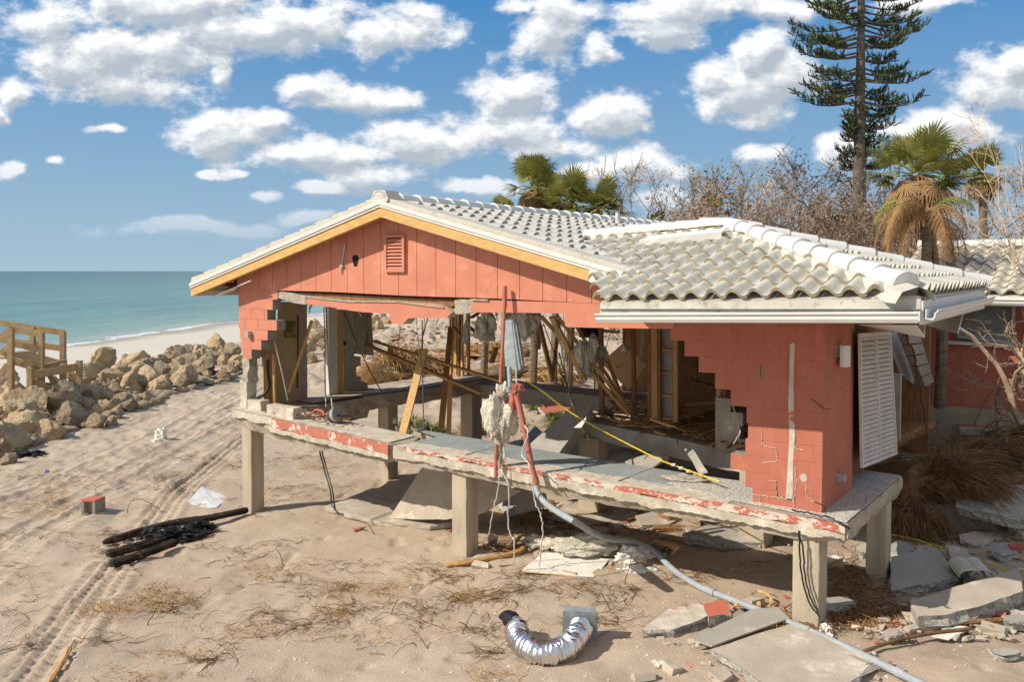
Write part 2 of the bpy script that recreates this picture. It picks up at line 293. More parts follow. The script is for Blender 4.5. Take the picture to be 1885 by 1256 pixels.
M_pale = mat('pale_bark', (.55,.43,.31), (.38,.29,.20), 3, .85, .3, 16)
M_need = mat('pine_needles', (.105,.135,.03), (.045,.07,.018), 1.6, .7, 0)
M_palm = mat('palm_green', (.36,.34,.10), (.16,.19,.045), 1.4, .55, 0, spots=[((.30,.26,.08), 1.9, .55, .15)])
M_dead = mat('dead_frond', (.42,.25,.105), (.23,.13,.055), 2.5, .8, 0)
M_grn = mat('strap_leaf_green', (.20,.22,.06), (.08,.11,.03), 2, .6, 0, spots=[((.40,.32,.12), 3, .5, .1)])
M_olive = mat('shrub_leaf', (.10,.10,.03), (.055,.06,.02), 2, .8, 0)
M_black = mat('black_gap', (.012,.011,.010), None, 4, .9, 0)
M_shell = mat('shell_bits', (.75,.7,.62), (.5,.42,.35), 5, .8, 0)
M_shut = mat('shutter_white', (.66,.64,.60), (.56,.54,.50), 3, .55, .1, 30, spots=[((.28,.22,.16), 14, .69, .04)])
M_blue = mat('blue_plastic', (.05,.2,.4), None, 5, .4, 0)
M_skirt = mat('frond_thatch', (.36,.23,.11), (.19,.115,.055), 3, .9, 0)

# ------------------------------------------------------------------ mesh builder
class MB:
    def __init__(s): s.v = []; s.f = []; s.m = []
    def add(s, vs, fs, mi=0):
        o = len(s.v); s.v += [tuple(v) for v in vs]
        for i, f in enumerate(fs): s.f.append(tuple(o + k for k in f)); s.m.append(mi[i] if isinstance(mi, (list, tuple)) else mi)
    def hexa(s, c, mi=0):   # c: 8 corners, bottom 4 then top 4 (ccw)
        s.add(c, [(3,2,1,0),(4,5,6,7),(0,1,5,4),(1,2,6,5),(2,3,7,6),(3,0,4,7)], mi)
    def box(s, c, ax, ay, az, mi=0):  # centre and three half-axes
        c = Vector(c); s.hexa([c-ax-ay-az, c+ax-ay-az, c+ax+ay-az, c-ax+ay-az, c-ax-ay+az, c+ax-ay+az, c+ax+ay+az, c-ax+ay+az], mi)
    def bar(s, a, b, w, h, up=None, mi=0):
        a = Vector(a); b = Vector(b); t = (b - a); l = t.length; t.normalize()
        up = Vector(up) if up else Vector((0, 0, 1))
        if abs(t.dot(up)) > .97: up = Vector((0, -1, 0)) if abs(t.y) < .9 else Vector((1, 0, 0))
        sd = t.cross(up).normalized(); n = sd.cross(t).normalized()
        s.box((a + b) / 2, t * l / 2, sd * w / 2, n * h / 2, mi)
    def tube(s, pts, r, n=6, mi=0, cap=True):
        pts = [Vector(p) for p in pts]; k = len(pts); rs = r if isinstance(r, (list, tuple)) else [r] * k
        o = len(s.v); pn = None
        for i, p in enumerate(pts):
            t = (pts[min(i+1, k-1)] - pts[max(i-1, 0)]); 
            if t.length < 1e-9: t = Vector((0, 0, 1))
            t.normalize()
            if pn is None: pn = t.orthogonal().normalized()
            else:
                q = pn - t * pn.dot(t); pn = q.normalized() if q.length > 1e-6 else t.orthogonal().normalized()
            b = t.cross(pn)
            for j in range(n):
                a = 2 * math.pi * j / n; s.v.append(tuple(p + (pn * math.cos(a) + b * math.sin(a)) * rs[i]))
        for i in range(k - 1):
            for j in range(n):
                a = o + i*n + j; b = o + i*n + (j+1) % n; s.f.append((a, b, b+n, a+n)); s.m.append(mi)
        if cap and n > 2:
            s.f.append(tuple(o + j for j in reversed(range(n)))); s.m.append(mi)
            s.f.append(tuple(o + (k-1)*n + j for j in range(n))); s.m.append(mi)
    def prism(s, poly, off, mi=0, mside=None, mback=None):   # planar polygon (Vectors) extruded by off
        n = len(poly); o = len(s.v); off = Vector(off)
        s.v += [tuple(p) for p in poly] + [tuple(Vector(p) + off) for p in poly]
        # orientation
        nrm = Vector((0, 0, 0))
        for i in range(n): nrm += Vector(poly[i]).cross(Vector(poly[(i+1) % n]))
        front = list(range(n)); flip = nrm.dot(off) > 0
        ms = mi if mside is None else mside; mb_ = mi if mback is None else mback
        f0 = tuple(o + i for i in (reversed(front) if flip else front)); f1 = tuple(o + n + i for i in (front if flip else reversed(front)))
        s.f += [f0, f1]; s.m += [mi, mb_]
        for i in range(n):
            j = (i+1) % n; q = (o+i, o+j, o+n+j, o+n+i)
            s.f.append(q if flip else q[::-1]); s.m.append(ms)
    def build(s, name, mats, parent=None, origin=None, smooth=False, angle=35):
        if not isinstance(mats, (list, tuple)): mats = [mats]
        if parent is not None:
            off = wloc(parent)
        else: off = Vector(origin) if origin is not None else Vector((0, 0, 0))
        a = np.array(s.v, dtype=np.float64) - np.array(off)
        me = bpy.data.meshes.new(name); me.from_pydata(a.tolist(), [], s.f)
        for m in mats: me.materials.append(m)
        if len(mats) > 1: me.polygons.foreach_set('material_index', s.m)
        if smooth:
            me.shade_smooth()
            if angle: me.set_sharp_from_angle(angle=R(angle))
        me.update()
        ob = bpy.data.objects.new(name, me); col.objects.link(ob)
        if parent is not None: ob.parent = parent; LOC[ob.name] = off
        else: ob.location = off; LOC[ob.name] = off
        return ob
LOC = {}
def wloc(o): return LOC[o.name]
def tag(o, label=None, cat=None, group=None, kind=None):
    if label: o['label'] = label
    if cat: o['category'] = cat
    if group: o['group'] = group
    if kind: o['kind'] = kind
    return o
def thing(name, loc, label, cat, group=None):
    o = bpy.data.objects.new(name, None); col.objects.link(o); o.location = loc; o.empty_display_size = .2; LOC[o.name] = Vector(loc)
    return tag(o, label, cat, group)
def copy_tree(o, loc=None, rz=0, sc=1.0, parent=None):
    c = o.copy(); col.objects.link(c)
    if parent is not None: c.parent = parent
    else: c.location = loc; c.rotation_euler = (0, 0, rz); c.scale = (sc, sc, sc) if not isinstance(sc, tuple) else sc
    for ch in list(o.children): copy_tree(ch, parent=c)
    return c
def one(name, mb, m, label, cat, group=None, origin=None, smooth=False, kind=None, angle=35):
    if origin is None:
        a = np.array(mb.v); origin = (a[:, 0].mean(), a[:, 1].mean(), a[:, 2].min())
    return tag(mb.build(name, m, None, origin, smooth, angle), label, cat, group, kind)
def curve_pts(pts, n=8, jit=0.0, seed=1):   # Catmull-Rom through points
    rr = random.Random(seed); P = [Vector(p) for p in pts]; P = [P[0]*2-P[1]] + P + [P[-1]*2-P[-2]]; out = []
    for i in range(1, len(P)-2):
        for k in range(n):
            t = k / n; a, b, c, d = P[i-1], P[i], P[i+1], P[i+2]
            q = ((b*2) + (c-a)*t + (a*2-b*5+c*4-d)*t*t + (b*3-a-c*3+d)*t*t*t) * .5
            out.append(q + Vector((rr.uniform(-jit, jit), rr.uniform(-jit, jit), rr.uniform(-jit, jit))))
    out.append(P[-2]); return out
# ------------------------------------------------------------------ ground sheet, sea
def sand_material():
    m = bpy.data.materials.new('sand'); m.use_nodes = True; nt = m.node_tree; N = nt.nodes; L = nt.links
    b = N['Principled BSDF']; b.inputs['Roughness'].default_value = .95; b.inputs['Specular IOR Level'].default_value = .15
    tc = N.new('ShaderNodeTexCoord')
    def noise(s, d=6, r=.6):
        n = N.new('ShaderNodeTexNoise'); n.inputs['Scale'].default_value = s; n.inputs['Detail'].default_value = d; n.inputs['Roughness'].default_value = r
        L.new(tc.outputs['Object'], n.inputs['Vector']); return n.outputs['Fac']
    def ramp(f, a, b_, c1, c2):
        r = N.new('ShaderNodeValToRGB'); r.color_ramp.elements[0].position = a; r.color_ramp.elements[1].position = b_
        r.color_ramp.elements[0].color = (*c1, 1); r.color_ramp.elements[1].color = (*c2, 1); L.new(f, r.inputs[0]); return r.outputs[0]
    def mix(f, x, y):
        k = N.new('ShaderNodeMix'); k.data_type = 'RGBA'; L.new(f, k.inputs[0])
        for i, v in ((6, x), (7, y)):
            if isinstance(v, tuple): k.inputs[i].default_value = (*v, 1)
            else: L.new(v, k.inputs[i])
        return k.outputs[2]
    def rng(f, a, b_):
        q = N.new('ShaderNodeMapRange'); q.inputs['From Min'].default_value = a; q.inputs['From Max'].default_value = b_; L.new(f, q.inputs[0]); return q.outputs[0]
    c = ramp(noise(.8, 6), .35, .65, (.455,.36,.265), (.545,.44,.33))
    c = mix(rng(noise(.33, 5), .54, .68), c, (.39,.31,.235))
    c = mix(rng(noise(7, 5, .7), .62, .74), c, (.30,.245,.19))
    c = mix(rng(noise(70, 2, .5), .70, .74), c, (.68,.62,.54))
    c = mix(rng(noise(48, 3, .6), .71, .75), c, (.16,.12,.085))
    at = N.new('ShaderNodeAttribute'); at.attribute_name = 'beach'
    c = mix(at.outputs['Fac'], c, (.60,.545,.47))
    wa = N.new('ShaderNodeAttribute'); wa.attribute_name = 'wet'
    c = mix(wa.outputs['Fac'], c, (.30,.255,.20))
    L.new(c, b.inputs['Base Color'])
    n1 = noise(28, 8, .7); n2 = noise(150, 3, .6)
    ad = N.new('ShaderNodeMath'); ad.operation = 'MULTIPLY_ADD'; ad.inputs[1].default_value = .25; L.new(n2, ad.inputs[0]); L.new(n1, ad.inputs[2])
    bp = N.new('ShaderNodeBump'); bp.inputs['Strength'].default_value = .6; bp.inputs['Distance'].default_value = .045; L.new(ad.outputs[0], bp.inputs['Height']); L.new(bp.outputs[0], b.inputs['Normal'])
    return m
def axis(lo, hi, flo, fhi, st, grow=1.12, mx=60):
    a = [flo]; s = st
    while a[-1] > lo: s = min(s * grow, mx); a.append(a[-1] - s)
    a = a[::-1]; x = flo
    while x < fhi: x += st; a.append(x)
    s = st
    while a[-1] < hi: s = min(s * grow, mx); a.append(a[-1] + s)
    return np.array(a)
def terrain():
    xs = axis(-400, 500, -13, 9.5, .042); ys = [-20, -5, 3, 7]; y = 7.0
    while y < 500: y += min(max(.038, .0042 * (y - 3)), 20) if y < 40 else max(.16, (y-36) * .04); ys.append(y)
    ys = np.array(ys); X, Y = np.meshgrid(xs, ys)
    Z = zbase(X, Y) + zdetail(X, Y) * (1 - sst(-2, -9, X - line_x(Y)) * .85)
    nx, ny = len(xs), len(ys); v = np.stack([X, Y, Z], -1).reshape(-1, 3)
    me = bpy.data.meshes.new('sand_ground'); me.vertices.add(len(v)); me.vertices.foreach_set('co', v.ravel())
    i = np.arange((nx-1)*(ny-1)); r, c = i // (nx-1), i % (nx-1); a = r*nx + c
    q = np.stack([a, a+1, a+nx+1, a+nx], -1).astype(np.int32)
    me.loops.add(q.size); me.loops.foreach_set('vertex_index', q.ravel()); me.polygons.add(len(q))
    me.polygons.foreach_set('loop_start', np.arange(0, q.size, 4, dtype=np.int32)); me.update(calc_edges=True); me.shade_smooth()
    at = me.attributes.new('beach', 'FLOAT', 'POINT'); at.data.foreach_set('value', (sst(-1.5, -7, X - line_x(Y))).ravel().astype(np.float32))
    at = me.attributes.new('wet', 'FLOAT', 'POINT'); at.data.foreach_set('value', (sst(SEA + .16, SEA + .03, Z) * .8).ravel().astype(np.float32))
    me.materials.append(sand_material()); o = bpy.data.objects.new('sand_ground', me); col.objects.link(o); tag(o, kind='structure'); print('terrain', len(v))
terrain()
def sea():
    m = bpy.data.materials.new('sea_water'); m.use_nodes = True; nt = m.node_tree; N = nt.nodes; L = nt.links
    b = N['Principled BSDF']; b.inputs['Roughness'].default_value = .35; b.inputs['Specular IOR Level'].default_value = .35
    tc = N.new('ShaderNodeTexCoord'); at = N.new('ShaderNodeAttribute'); at.attribute_name = 'shore'   # metres from the water's edge
    r = N.new('ShaderNodeValToRGB'); e = r.color_ramp.elements; e[0].position = 0; e[0].color = (.38,.42,.33,1); e[1].position = 1; e[1].color = (.085,.165,.165,1)
    for p, c in ((.012,(.21,.33,.27,1)), (.05,(.14,.275,.25,1)), (.13,(.14,.26,.235,1)), (.4,(.10,.20,.19,1))): k = e.new(p); k.color = c
    dv = N.new('ShaderNodeMath'); dv.operation = 'DIVIDE'; dv.inputs[1].default_value = 800; L.new(at.outputs['Fac'], dv.inputs[0]); L.new(dv.outputs[0], r.inputs[0])
    mp = N.new('ShaderNodeMapping'); mp.inputs['Scale'].default_value = (.09, .02, 1); mp.inputs['Rotation'].default_value = (0, 0, R(-60)); L.new(tc.outputs['Object'], mp.inputs[0])
    n = N.new('ShaderNodeTexNoise'); n.inputs['Scale'].default_value = 1.5; n.inputs['Detail'].default_value = 6; L.new(mp.outputs[0], n.inputs[0])
    q = N.new('ShaderNodeMapRange'); q.inputs['From Min'].default_value = .4; q.inputs['From Max'].default_value = .65; q.inputs['To Max'].default_value = .45; L.new(n.outputs[0], q.inputs[0])
    x = N.new('ShaderNodeMix'); x.data_type = 'RGBA'; L.new(q.outputs[0], x.inputs[0]); L.new(r.outputs[0], x.inputs[6]); x.inputs[7].default_value = (.07,.16,.16,1)
    # foam line at the edge
    fn = N.new('ShaderNodeTexNoise'); fn.inputs['Scale'].default_value = .35; fn.inputs['Detail'].default_value = 5; L.new(tc.outputs['Object'], fn.inputs[0])
    fa = N.new('ShaderNodeMath'); fa.operation = 'MULTIPLY_ADD'; fa.inputs[1].default_value = 4.5; fa.inputs[2].default_value = -1.0; L.new(fn.outputs[0], fa.inputs[0])
    lt = N.new('ShaderNodeMath'); lt.operation = 'LESS_THAN'; L.new(at.outputs['Fac'], lt.inputs[0]); L.new(fa.outputs[0], lt.inputs[1])
    y = N.new('ShaderNodeMix'); y.data_type = 'RGBA'; L.new(lt.outputs[0], y.inputs[0]); L.new(x.outputs[2], y.inputs[6]); y.inputs[7].default_value = (.75,.75,.72,1)
    L.new(y.outputs[2], b.inputs['Base Color'])
    wn = N.new('ShaderNodeTexNoise'); wn.inputs['Scale'].default_value = .9; wn.inputs['Detail'].default_value = 7; wn.inputs['Roughness'].default_value = .6
    m2 = N.new('ShaderNodeMapping'); m2.inputs['Scale'].default_value = (1, .35, 1); m2.inputs['Rotation'].default_value = (0, 0, R(-35)); L.new(tc.outputs['Object'], m2.inputs[0]); L.new(m2.outputs[0], wn.inputs[0])
    bp = N.new('ShaderNodeBump'); bp.inputs['Strength'].default_value = .55; bp.inputs['Distance'].default_value = .5; L.new(wn.outputs[0], bp.inputs['Height']); L.new(bp.outputs[0], b.inputs['Normal'])
    ys = np.concatenate([np.arange(20, 160, 2.0), np.geomspace(160, 40000, 50)]); xs_ = np.concatenate([-np.geomspace(40000, 60, 50), np.arange(-58, -10, 1.5), np.array([0, 40, 120, 400, 2000, 40000])])
    X, Y = np.meshgrid(xs_, ys); xsh = -38.8 + .2 * (Y - 73) + 1.2 * np.sin(Y * .11) + .5 * np.sin(Y * .37)
    xsh = np.minimum(xsh, 200)
    dist = np.clip(xsh - X, 0, None)
    Z = SEA + .07 * np.sin(dist * .55 + .15 * Y) * sst(3, 14, dist) * sst(220, 60, Y); mb = MB(); nx = len(xs_)
    v = np.stack([X, Y, Z], -1).reshape(-1, 3); f = []
    for r_ in range(len(ys)-1):
        for c in range(nx-1): a = r_*nx+c; f.append((a, a+1, a+nx+1, a+nx))
    me = bpy.data.meshes.new('sea'); me.from_pydata(v.tolist(), [], f); me.shade_smooth()
    a = me.attributes.new('shore', 'FLOAT', 'POINT'); a.data.foreach_set('value', dist.ravel().astype(np.float32)); me.materials.append(m)
    o = bpy.data.objects.new('sea', me); col.objects.link(o); tag(o, kind='structure')
sea()

# ================================================================== THE HOUSE
rnd = random.Random(3)
M_trim = mat('cream_trim', (.60,.585,.52), (.50,.48,.42), 4, .6, .2, 30, spots=[((.30,.30,.24), 6, .55, .12)])
M_sal2 = mat('worn_salmon', (.52,.19,.13), (.47,.16,.105), 6, .8, .6, 30, spots=[((.64,.58,.49), 4, .545, .015), ((.62,.57,.49), 22, .64, .02)])
M_chalk2 = mat('stained_lime', (.60,.54,.43), (.42,.37,.29), 6, .9, .8, 30, spots=[((.40,.17,.10), 4, .66, .05), ((.70,.66,.58), 3, .55, .1)])
house = thing('beach_house', tuple(H(5.5, 3, .3)), 'storm-wrecked salmon beach house on concrete piers with white tiled roof and torn-open front wall', 'house')
TILT = .033
def tz(u): return TILT * max(0, u - 9.0)
ZS = 2.02                       # floor level
ZR = 1.885                      # the right-hand part has settled
def zl_(u): return 2.04 - .034 * u
def tiltz(P): return [Vector((p.x, p.y, zl_((p - O).dot(U)))) for p in P]
# ---- rough slab: outline polygon (xy at top), ragged sides
def rough_slab(mb, outline, zt, thick, jit=.03, inset=.03, step=.12, mi=(0, 0, 0), seed=0, closed_top=True, drop=None):
    rr = random.Random(seed); pts = []
    n = len(outline)
    for i in range(n):
        a = Vector(outline[i]); b = Vector(outline[(i+1) % n]); k = max(1, int((b-a).length / step))
        for j in range(k): pts.append(a + (b-a) * j / k)
    c = sum(pts, Vector((0,0,0))) / len(pts); m = len(pts); o = len(mb.v)
    levels = [(0, .4), (-.25, 1.0), (-.6, 1.0), (-1, .8)]
    for li, (lz, jj) in enumerate(levels):
        for p in pts:
            s = Vector((mnoise.noise(p * 3.1 + Vector((seed, li, 0))), mnoise.noise(p * 3.3 + Vector((9, seed, li))), 0)) * jit * 1.3 * jj
            f = Vector((rr.uniform(-1, 1), rr.uniform(-1, 1), rr.uniform(-1, 1) if li else 0)) * jit * .35 * jj
            q = p + s + f; th = thick * (1 + (.18 * mnoise.noise(p * 1.7 + Vector((0, 0, seed))) if lz < -.9 else 0))
            if drop: th *= drop(p)
            zz = (p.z if zt is None else zt)
            inn = (c - p); inn.z = 0
            if inn.length > 0: inn.normalize()
            q = q + inn * (inset if lz < -.9 else 0)
            mb.v.append((q.x, q.y, zz + lz * th + f.z * .6))
    for li in range(3):
        for j in range(m):
            a = o + li*m + j; b = o + li*m + (j+1) % m; mb.f.append((a, a+m, b+m, b)); mb.m.append(mi[1])
    mb.f.append(tuple(o + j for j in range(m))); mb.m.append(mi[0])
    mb.f.append(tuple(o + 3*m + j for j in reversed(range(m)))); mb.m.append(mi[2])
def ccw(poly):
    a = sum(poly[i].x * poly[(i+1) % len(poly)].y - poly[(i+1) % len(poly)].x * poly[i].y for i in range(len(poly)))
    return poly if a > 0 else poly[::-1]
# ---- foundation beams / floor strips
def front_line(px, py): u, z = uz(W(px, py, -.22)); return u, z
u_l = front_line(425, 757)[0]; u_m = front_line(722, 820)[0]; u_r = 11.62
mb = MB()
pl = [H(u_l, -.22, 0), H(u_m - .05, -.2, 0), H(u_m + .1, .12, 0), H(u_m - .1, .55, 0), H(2.0, .55, 0), H(1.1, .7, 0), H(.95, .85, 0), H(.9, 2.6, 0), H(-.3, 2.6, 0), H(-.28, .6, 0)]
rough_slab(mb, tiltz(ccw(pl)), None, .33, .05, .05, seed=1, drop=lambda p: 1 + .25 * math.sin(p.x * 1.3) )
mb.build('foundation_beam', [M_conc], house)
mb = MB()
pl = [H(u_m + .02, -.22, 0), H(u_r, -.22, 0), H(u_r, 2.55, 0), H(u_r - .9, 2.75, 0), H(10.9, 1.3, 0), H(10.5, .95, 0), H(8.9, .9, 0), H(7.2, .92, 0), H(5.5, 1.0, 0), H(3.7, 1.05, 0), H(u_m + .15, .8, 0)]
rough_slab(mb, ccw(pl), ZR, .30, .03, .05, seed=2, drop=lambda p: .95 + .12 * math.sin(p.x * .9 + 1))
mb.build('foundation_beam', [M_conc], house)
# chalky band and peeling paint on the beam faces, floor paint on top
def front_sheet(name, m, u0, u1, z0, z1, d, seed, n=60, rag=.02, parent=house, flat=False):
    mb = MB(); rr = random.Random(seed); P = []
    for i in range(n + 1):
        u = u0 + (u1 - u0) * i / n; a = rag * mnoise.noise(Vector((u * 3, seed, 0))) * 2 + rr.uniform(-rag, rag) * .4; b = rag * mnoise.noise(Vector((u * 4, seed, 5))) * 2
        za = (z0(u) if callable(z0) else z0) + a; zb = (z1(u) if callable(z1) else z1) + b * .3
        P.append((H(u, d, za), H(u, d, zb), H(u, d + .03, za), H(u, d + .03, zb)))
    for i in range(n):
        a, b = P[i], P[i+1]; mb.hexa([a[0], b[0], b[2], a[2], a[1], b[1], b[3], a[3]])
    return mb.build(name, m, parent)
front_sheet('peeling_paint', M_sal2, 1.35, u_m - .06, lambda u: zl_(u) - .16, lambda u: zl_(u) + .008, -.262, 4)
front_sheet('chalky_band', M_white, u_l + .1, 1.4, lambda u: zl_(u) - .13, lambda u: zl_(u) + .01, -.258, 14)
front_sheet('peeling_paint', M_peel, u_m + .3, 11.6, lambda u: ZR - .055 - .012*max(0,u-8), lambda u: ZR + .004, -.258, 5, 160, .022)
front_sheet('chalky_band', M_chalk2, u_m + .06, 11.6, lambda u: ZR - .19, lambda u: ZR - .062 - .012*max(0,u-8), -.262, 6, 160, .03)
front_sheet('chalky_band', M_chalk2, 1.3, u_m - .06, lambda u: zl_(u) - .25, lambda u: zl_(u) - .163, -.268, 16, 60, .03)
def top_sheet(name, m, pts, z, th=.012, parent=house):
    mb = MB(); mb.prism([Vector((p.x, p.y, z if z is not None else zl_((p-O).dot(U)) + .008)) for p in ccw(pts)], (0, 0, th)); return mb.build(name, m, parent)
def ragged(a, b, n, j, seed):
    rr = random.Random(seed); return [a + (b - a) * i / n + D * (j * mnoise.noise(Vector((i * .7, seed, 0))) * 2 + rr.uniform(-j, j) * .4) for i in range(n + 1)]
top_sheet('floor_paint', M_floor, ragged(H(u_m + .15, .16, 0), H(9.9, .13, 0), 50, .05, 1) + ragged(H(9.3, .86, 0), H(7.2, .88, 0), 10, .01, 2) + [H(7.0, .88, 0), H(5.5, .96, 0), H(3.7, 1.0, 0), H(u_m+.2, .7, 0)], ZR + .002)
top_sheet('raw_floor', M_white, ragged(H(u_m+.1, -.2, 0), H(10.2, -.2, 0), 50, .012, 3) + ragged(H(10.2, .12, 0), H(u_m+.15, .15, 0), 50, .02, 7), ZR - .002, .010)
top_sheet('raw_floor', M_white, ragged(H(.0, -.18, 0), H(u_m - .1, -.17, 0), 30, .02, 9) + ragged(H(u_m - .15, .46, 0), H(1.0, .5, 0), 16, .05, 19) + [H(.1, .2, 0)], None)
top_sheet('raw_floor', M_terr, ragged(H(9.2, .2, 0), H(10.25, -.1, 0), 10, .05, 3) + [H(11.6, -.18, 0), H(11.6, 2.5, 0), H(10.95, 2.5, 0), H(10.9, 1.25, 0), H(10.5, .9, 0), H(9.3, .84, 0)], ZR + .010)
# control joint lines across floor
mb = MB()
for uu in (5.9, 8.6): mb.bar(H(uu, -.1, ZR + .017), H(uu + .02, .86, ZR + .017), .022, .006)
mb.build('floor_joint', M_mort, house)
# left side strip running back, rear strip, inner beams
mb = MB(); rough_slab(mb, ccw([H(-.3, 2.5, 0), H(.95, 2.5, 0), H(1.15, 3.6, 0), H(1.35, 5.1, 0), H(1.3, 6.9, 0), H(-.2, 6.9, 0)]), ZS + .02, .30, .05, .08, seed=11)
mb.build('side_beam', M_conc, house)
top_sheet('raw_floor', M_slab, [H(-.2, 1.2, 0), H(.8, 1.2, 0), H(.85, 2.8, 0), H(1.1, 4.0, 0), H(1.2, 6.7, 0), H(-.1, 6.7, 0)], ZS + .034)
mb = MB(); rough_slab(mb, ccw([H(1.2, 5.75, 0), H(1.25, 6.9, 0), H(6.3, 6.9, 0), H(6.3, 5.9, 0), H(3.5, 5.95, 0)]), ZS - .05, .34, .05, .08, seed=12)
mb.build('rear_beam', M_dark, house)
def tilt_slab(name, quad, thick, m, parent=house, seed=1, jit=.03, step=.12, label=None):
    mb = MB(); rough_slab(mb, ccw([Vector(q) for q in quad]), None, thick, jit, .04, step, seed=seed); return mb.build(name, m, parent)
tilt_slab('inner_beam', [H(5.9, 3.4, ZS + .02), H(6.0, 3.02, ZS - .02), H(8.0, 2.72, ZS - .06), H(9.75, 2.32, ZS - .1), H(9.8, 2.75, ZS - .08), H(8.0, 3.15, ZS - .03)], .30, M_dark, seed=3)
tilt_slab('rear_floor', [H(7.6, 3.5, ZS + .012), H(11.0, 2.9, ZS + .012), H(11.3, 6.8, ZS + .012), H(7.6, 6.8, ZS + .012)], .2, M_wdark, seed=4)
# ---- piers
def pier(pxb, pyb, top, w=.34, name='pier', m=M_pier, label=None, u=None, d=None):
    if u is None: g = G(pxb, pyb); u, d = ud(g)
    c = H(u, d, 0); gz = zg(c.x, c.y) - .3; mb = MB(); h = w / 2; rr = random.Random(int(u * 100))
    # bevelled corners, stacked rings for slight unevenness
    rings = []; k = 9
    for i in range(k + 1):
        z = gz + (top - gz) * i / k; ring = []
        for (sx, sy) in ((-1,-1),(1,-1),(1,1),(-1,1)):
            for (ox, oy) in (((0, .012) if sx*sy > 0 else (.012, 0)), ((.012, 0) if sx*sy > 0 else (0, .012))):
                ring.append(H(u + sx * (h - ox) + rr.uniform(-.003, .003), d + sy * (h - oy) + rr.uniform(-.003, .003), z))
        rings.append(ring)
    for i in range(k):
        for j in range(8): a, b = j, (j+1) % 8; mb.add([rings[i][a], rings[i][b], rings[i+1][b], rings[i+1][a]], [(0,1,2,3)])
    mb.add(rings[-1], [tuple(range(8))])
    o = mb.build(name, m, house); 
    if label: o['label'] = label
    return o
pier(0, 0, ZS - .28, u=.41, d=.0, w=.30)
pier(0, 0, ZS - .34, u=5.82, d=.0, w=.30)
pier(0, 0, ZS - .34, u=11.15, d=-.02, w=.31)
pier(0, 0, ZS - .25, u=.75, d=3.35, w=.32)
pier(0, 0, ZS - .25, u=1.2, d=5.75, w=.38)
pier(1078, 850, ZS - .3, u=6.3, d=3.1, w=.42)
pier(0, 0, ZS - .35, u=9.55, d=2.55, w=.4)
pier(0, 0, ZS - .3, u=11.45, d=2.0, w=.26)
pier(0, 0, ZS - .3, u=5.6, d=6.3, w=.4)

# ---- block walls.  F(a, b, z): a along the wall, b into it
def block_wall(name, rows, F, z0, ch=.203, thick=.2, mats=(M_sal, M_blk), parent=house, tilt=None, seed=1, gap=.005, back=1, bl=.406, loose=.0, end=1):
    mb = MB(); rr = random.Random(seed)
    for k, (a0, a1) in enumerate(rows):
        if a1 - a0 < .02: continue
        offs = (k % 2) * bl / 2; x = math.floor((a0 - offs) / bl) * bl + offs; segs = []
        while x < a1:
            s0, s1 = max(a0, x), min(a1, x + bl)
            if s1 - s0 > .05: segs.append((s0, s1))
            elif segs and s1 - s0 > 0: segs[-1] = (segs[-1][0], s1)
            x += bl
        for (s0, s1) in segs:
            g = gap * rr.uniform(.25, 1.2) / 2; b0 = rr.uniform(-.0015, .0015) - (rr.random() < loose) * rr.uniform(.0, .012); zl = z0 + k * ch
            t = (lambda a: 0) if tilt is None else tilt
            c = [F(s0+g, b0, zl+g+t(s0)), F(s1-g, b0, zl+g+t(s1)), F(s1-g, thick, zl+g+t(s1)), F(s0+g, thick, zl+g+t(s0)),
                 F(s0+g, b0, zl+ch-g+t(s0)), F(s1-g, b0, zl+ch-g+t(s1)), F(s1-g, thick, zl+ch-g+t(s1)), F(s0+g, thick, zl+ch-g+t(s0))]
            mb.hexa(c, [1, 1, 0, end if s1 > a1 - .01 else 1, back, 1])
        # recessed mortar core
        e = .006; c = [F(a0+e, e, z0+k*ch+t(a0)), F(a1-e, e, z0+k*ch+t(a1)), F(a1-e, thick-e, z0+k*ch+t(a1)), F(a0+e, thick-e, z0+k*ch+t(a0))]
        mb.hexa(c + [p + ZU * (ch) for p in c], [1, 1, 0, end, 1, 1])
    return mb.build(name, list(mats), parent)
FF = lambda a, b, z: H(a, b, z)
LW = .012  # left fragment leans
zt = 4.405
xr = [511, 502, 492, 510, 493, 481, 463]; yy = [541, 558, 577, 597, 617, 636, 655]
rows = []
for i, (x, y) in enumerate(zip(xr, yy)): rows.append((.0 + .0 * i, uz(W(x, y, 0))[0]))
rows[5] = (.06, rows[5][1]); rows[6] = (.12, rows[6][1]); rows[4] = (.03, rows[4][1])
rows = rows[::-1]
ch = .197
block_wall('block_wall', rows, FF, zt - 7 * ch, ch=ch, loose=.3, gap=.008)
o_side = block_wall('block_wall', [(0, .42), (0, .5), (.0, .42), (0, .46), (0, .44), (0, .4), (0, .44)], lambda a, b, z: H(b, a + .203, z), zt - 7 * ch, ch=ch, mats=(M_sal, M_tan))
# broken column of mortar under it, white at the foot
mb = MB(); 
def rough_col(mb, u0, u1, d0, d1, z0, z1, seed, n=14, j=.03):
    rings = []
    for i in range(n + 1):
        z = z0 + (z1 - z0) * i / n; ring = []
        for (a, b) in ((u0,d0),((u0+u1)/2,d0),(u1,d0),(u1,(d0+d1)/2),(u1,d1),(u0,d1),(u0,(d0+d1)/2)):
            ring.append(H(a + j * mnoise.noise(Vector((a*7+seed, z*4, b*3))) * 2, b + j * mnoise.noise(Vector((seed, z*5, a*8+b))) * 2, z))
        rings.append(ring)
    for i in range(n):
        for q in range(7): mb.add([rings[i][q], rings[i][(q+1)%7], rings[i+1][(q+1)%7], rings[i+1][q]], [(0,1,2,3)])
    mb.add(rings[-1], [tuple(range(7))])
rough_col(mb, .10, .30, .0, .22, ZS + .55, zt - 7*ch + .01, 1)
mb.build('broken_block_core', M_mort, house)
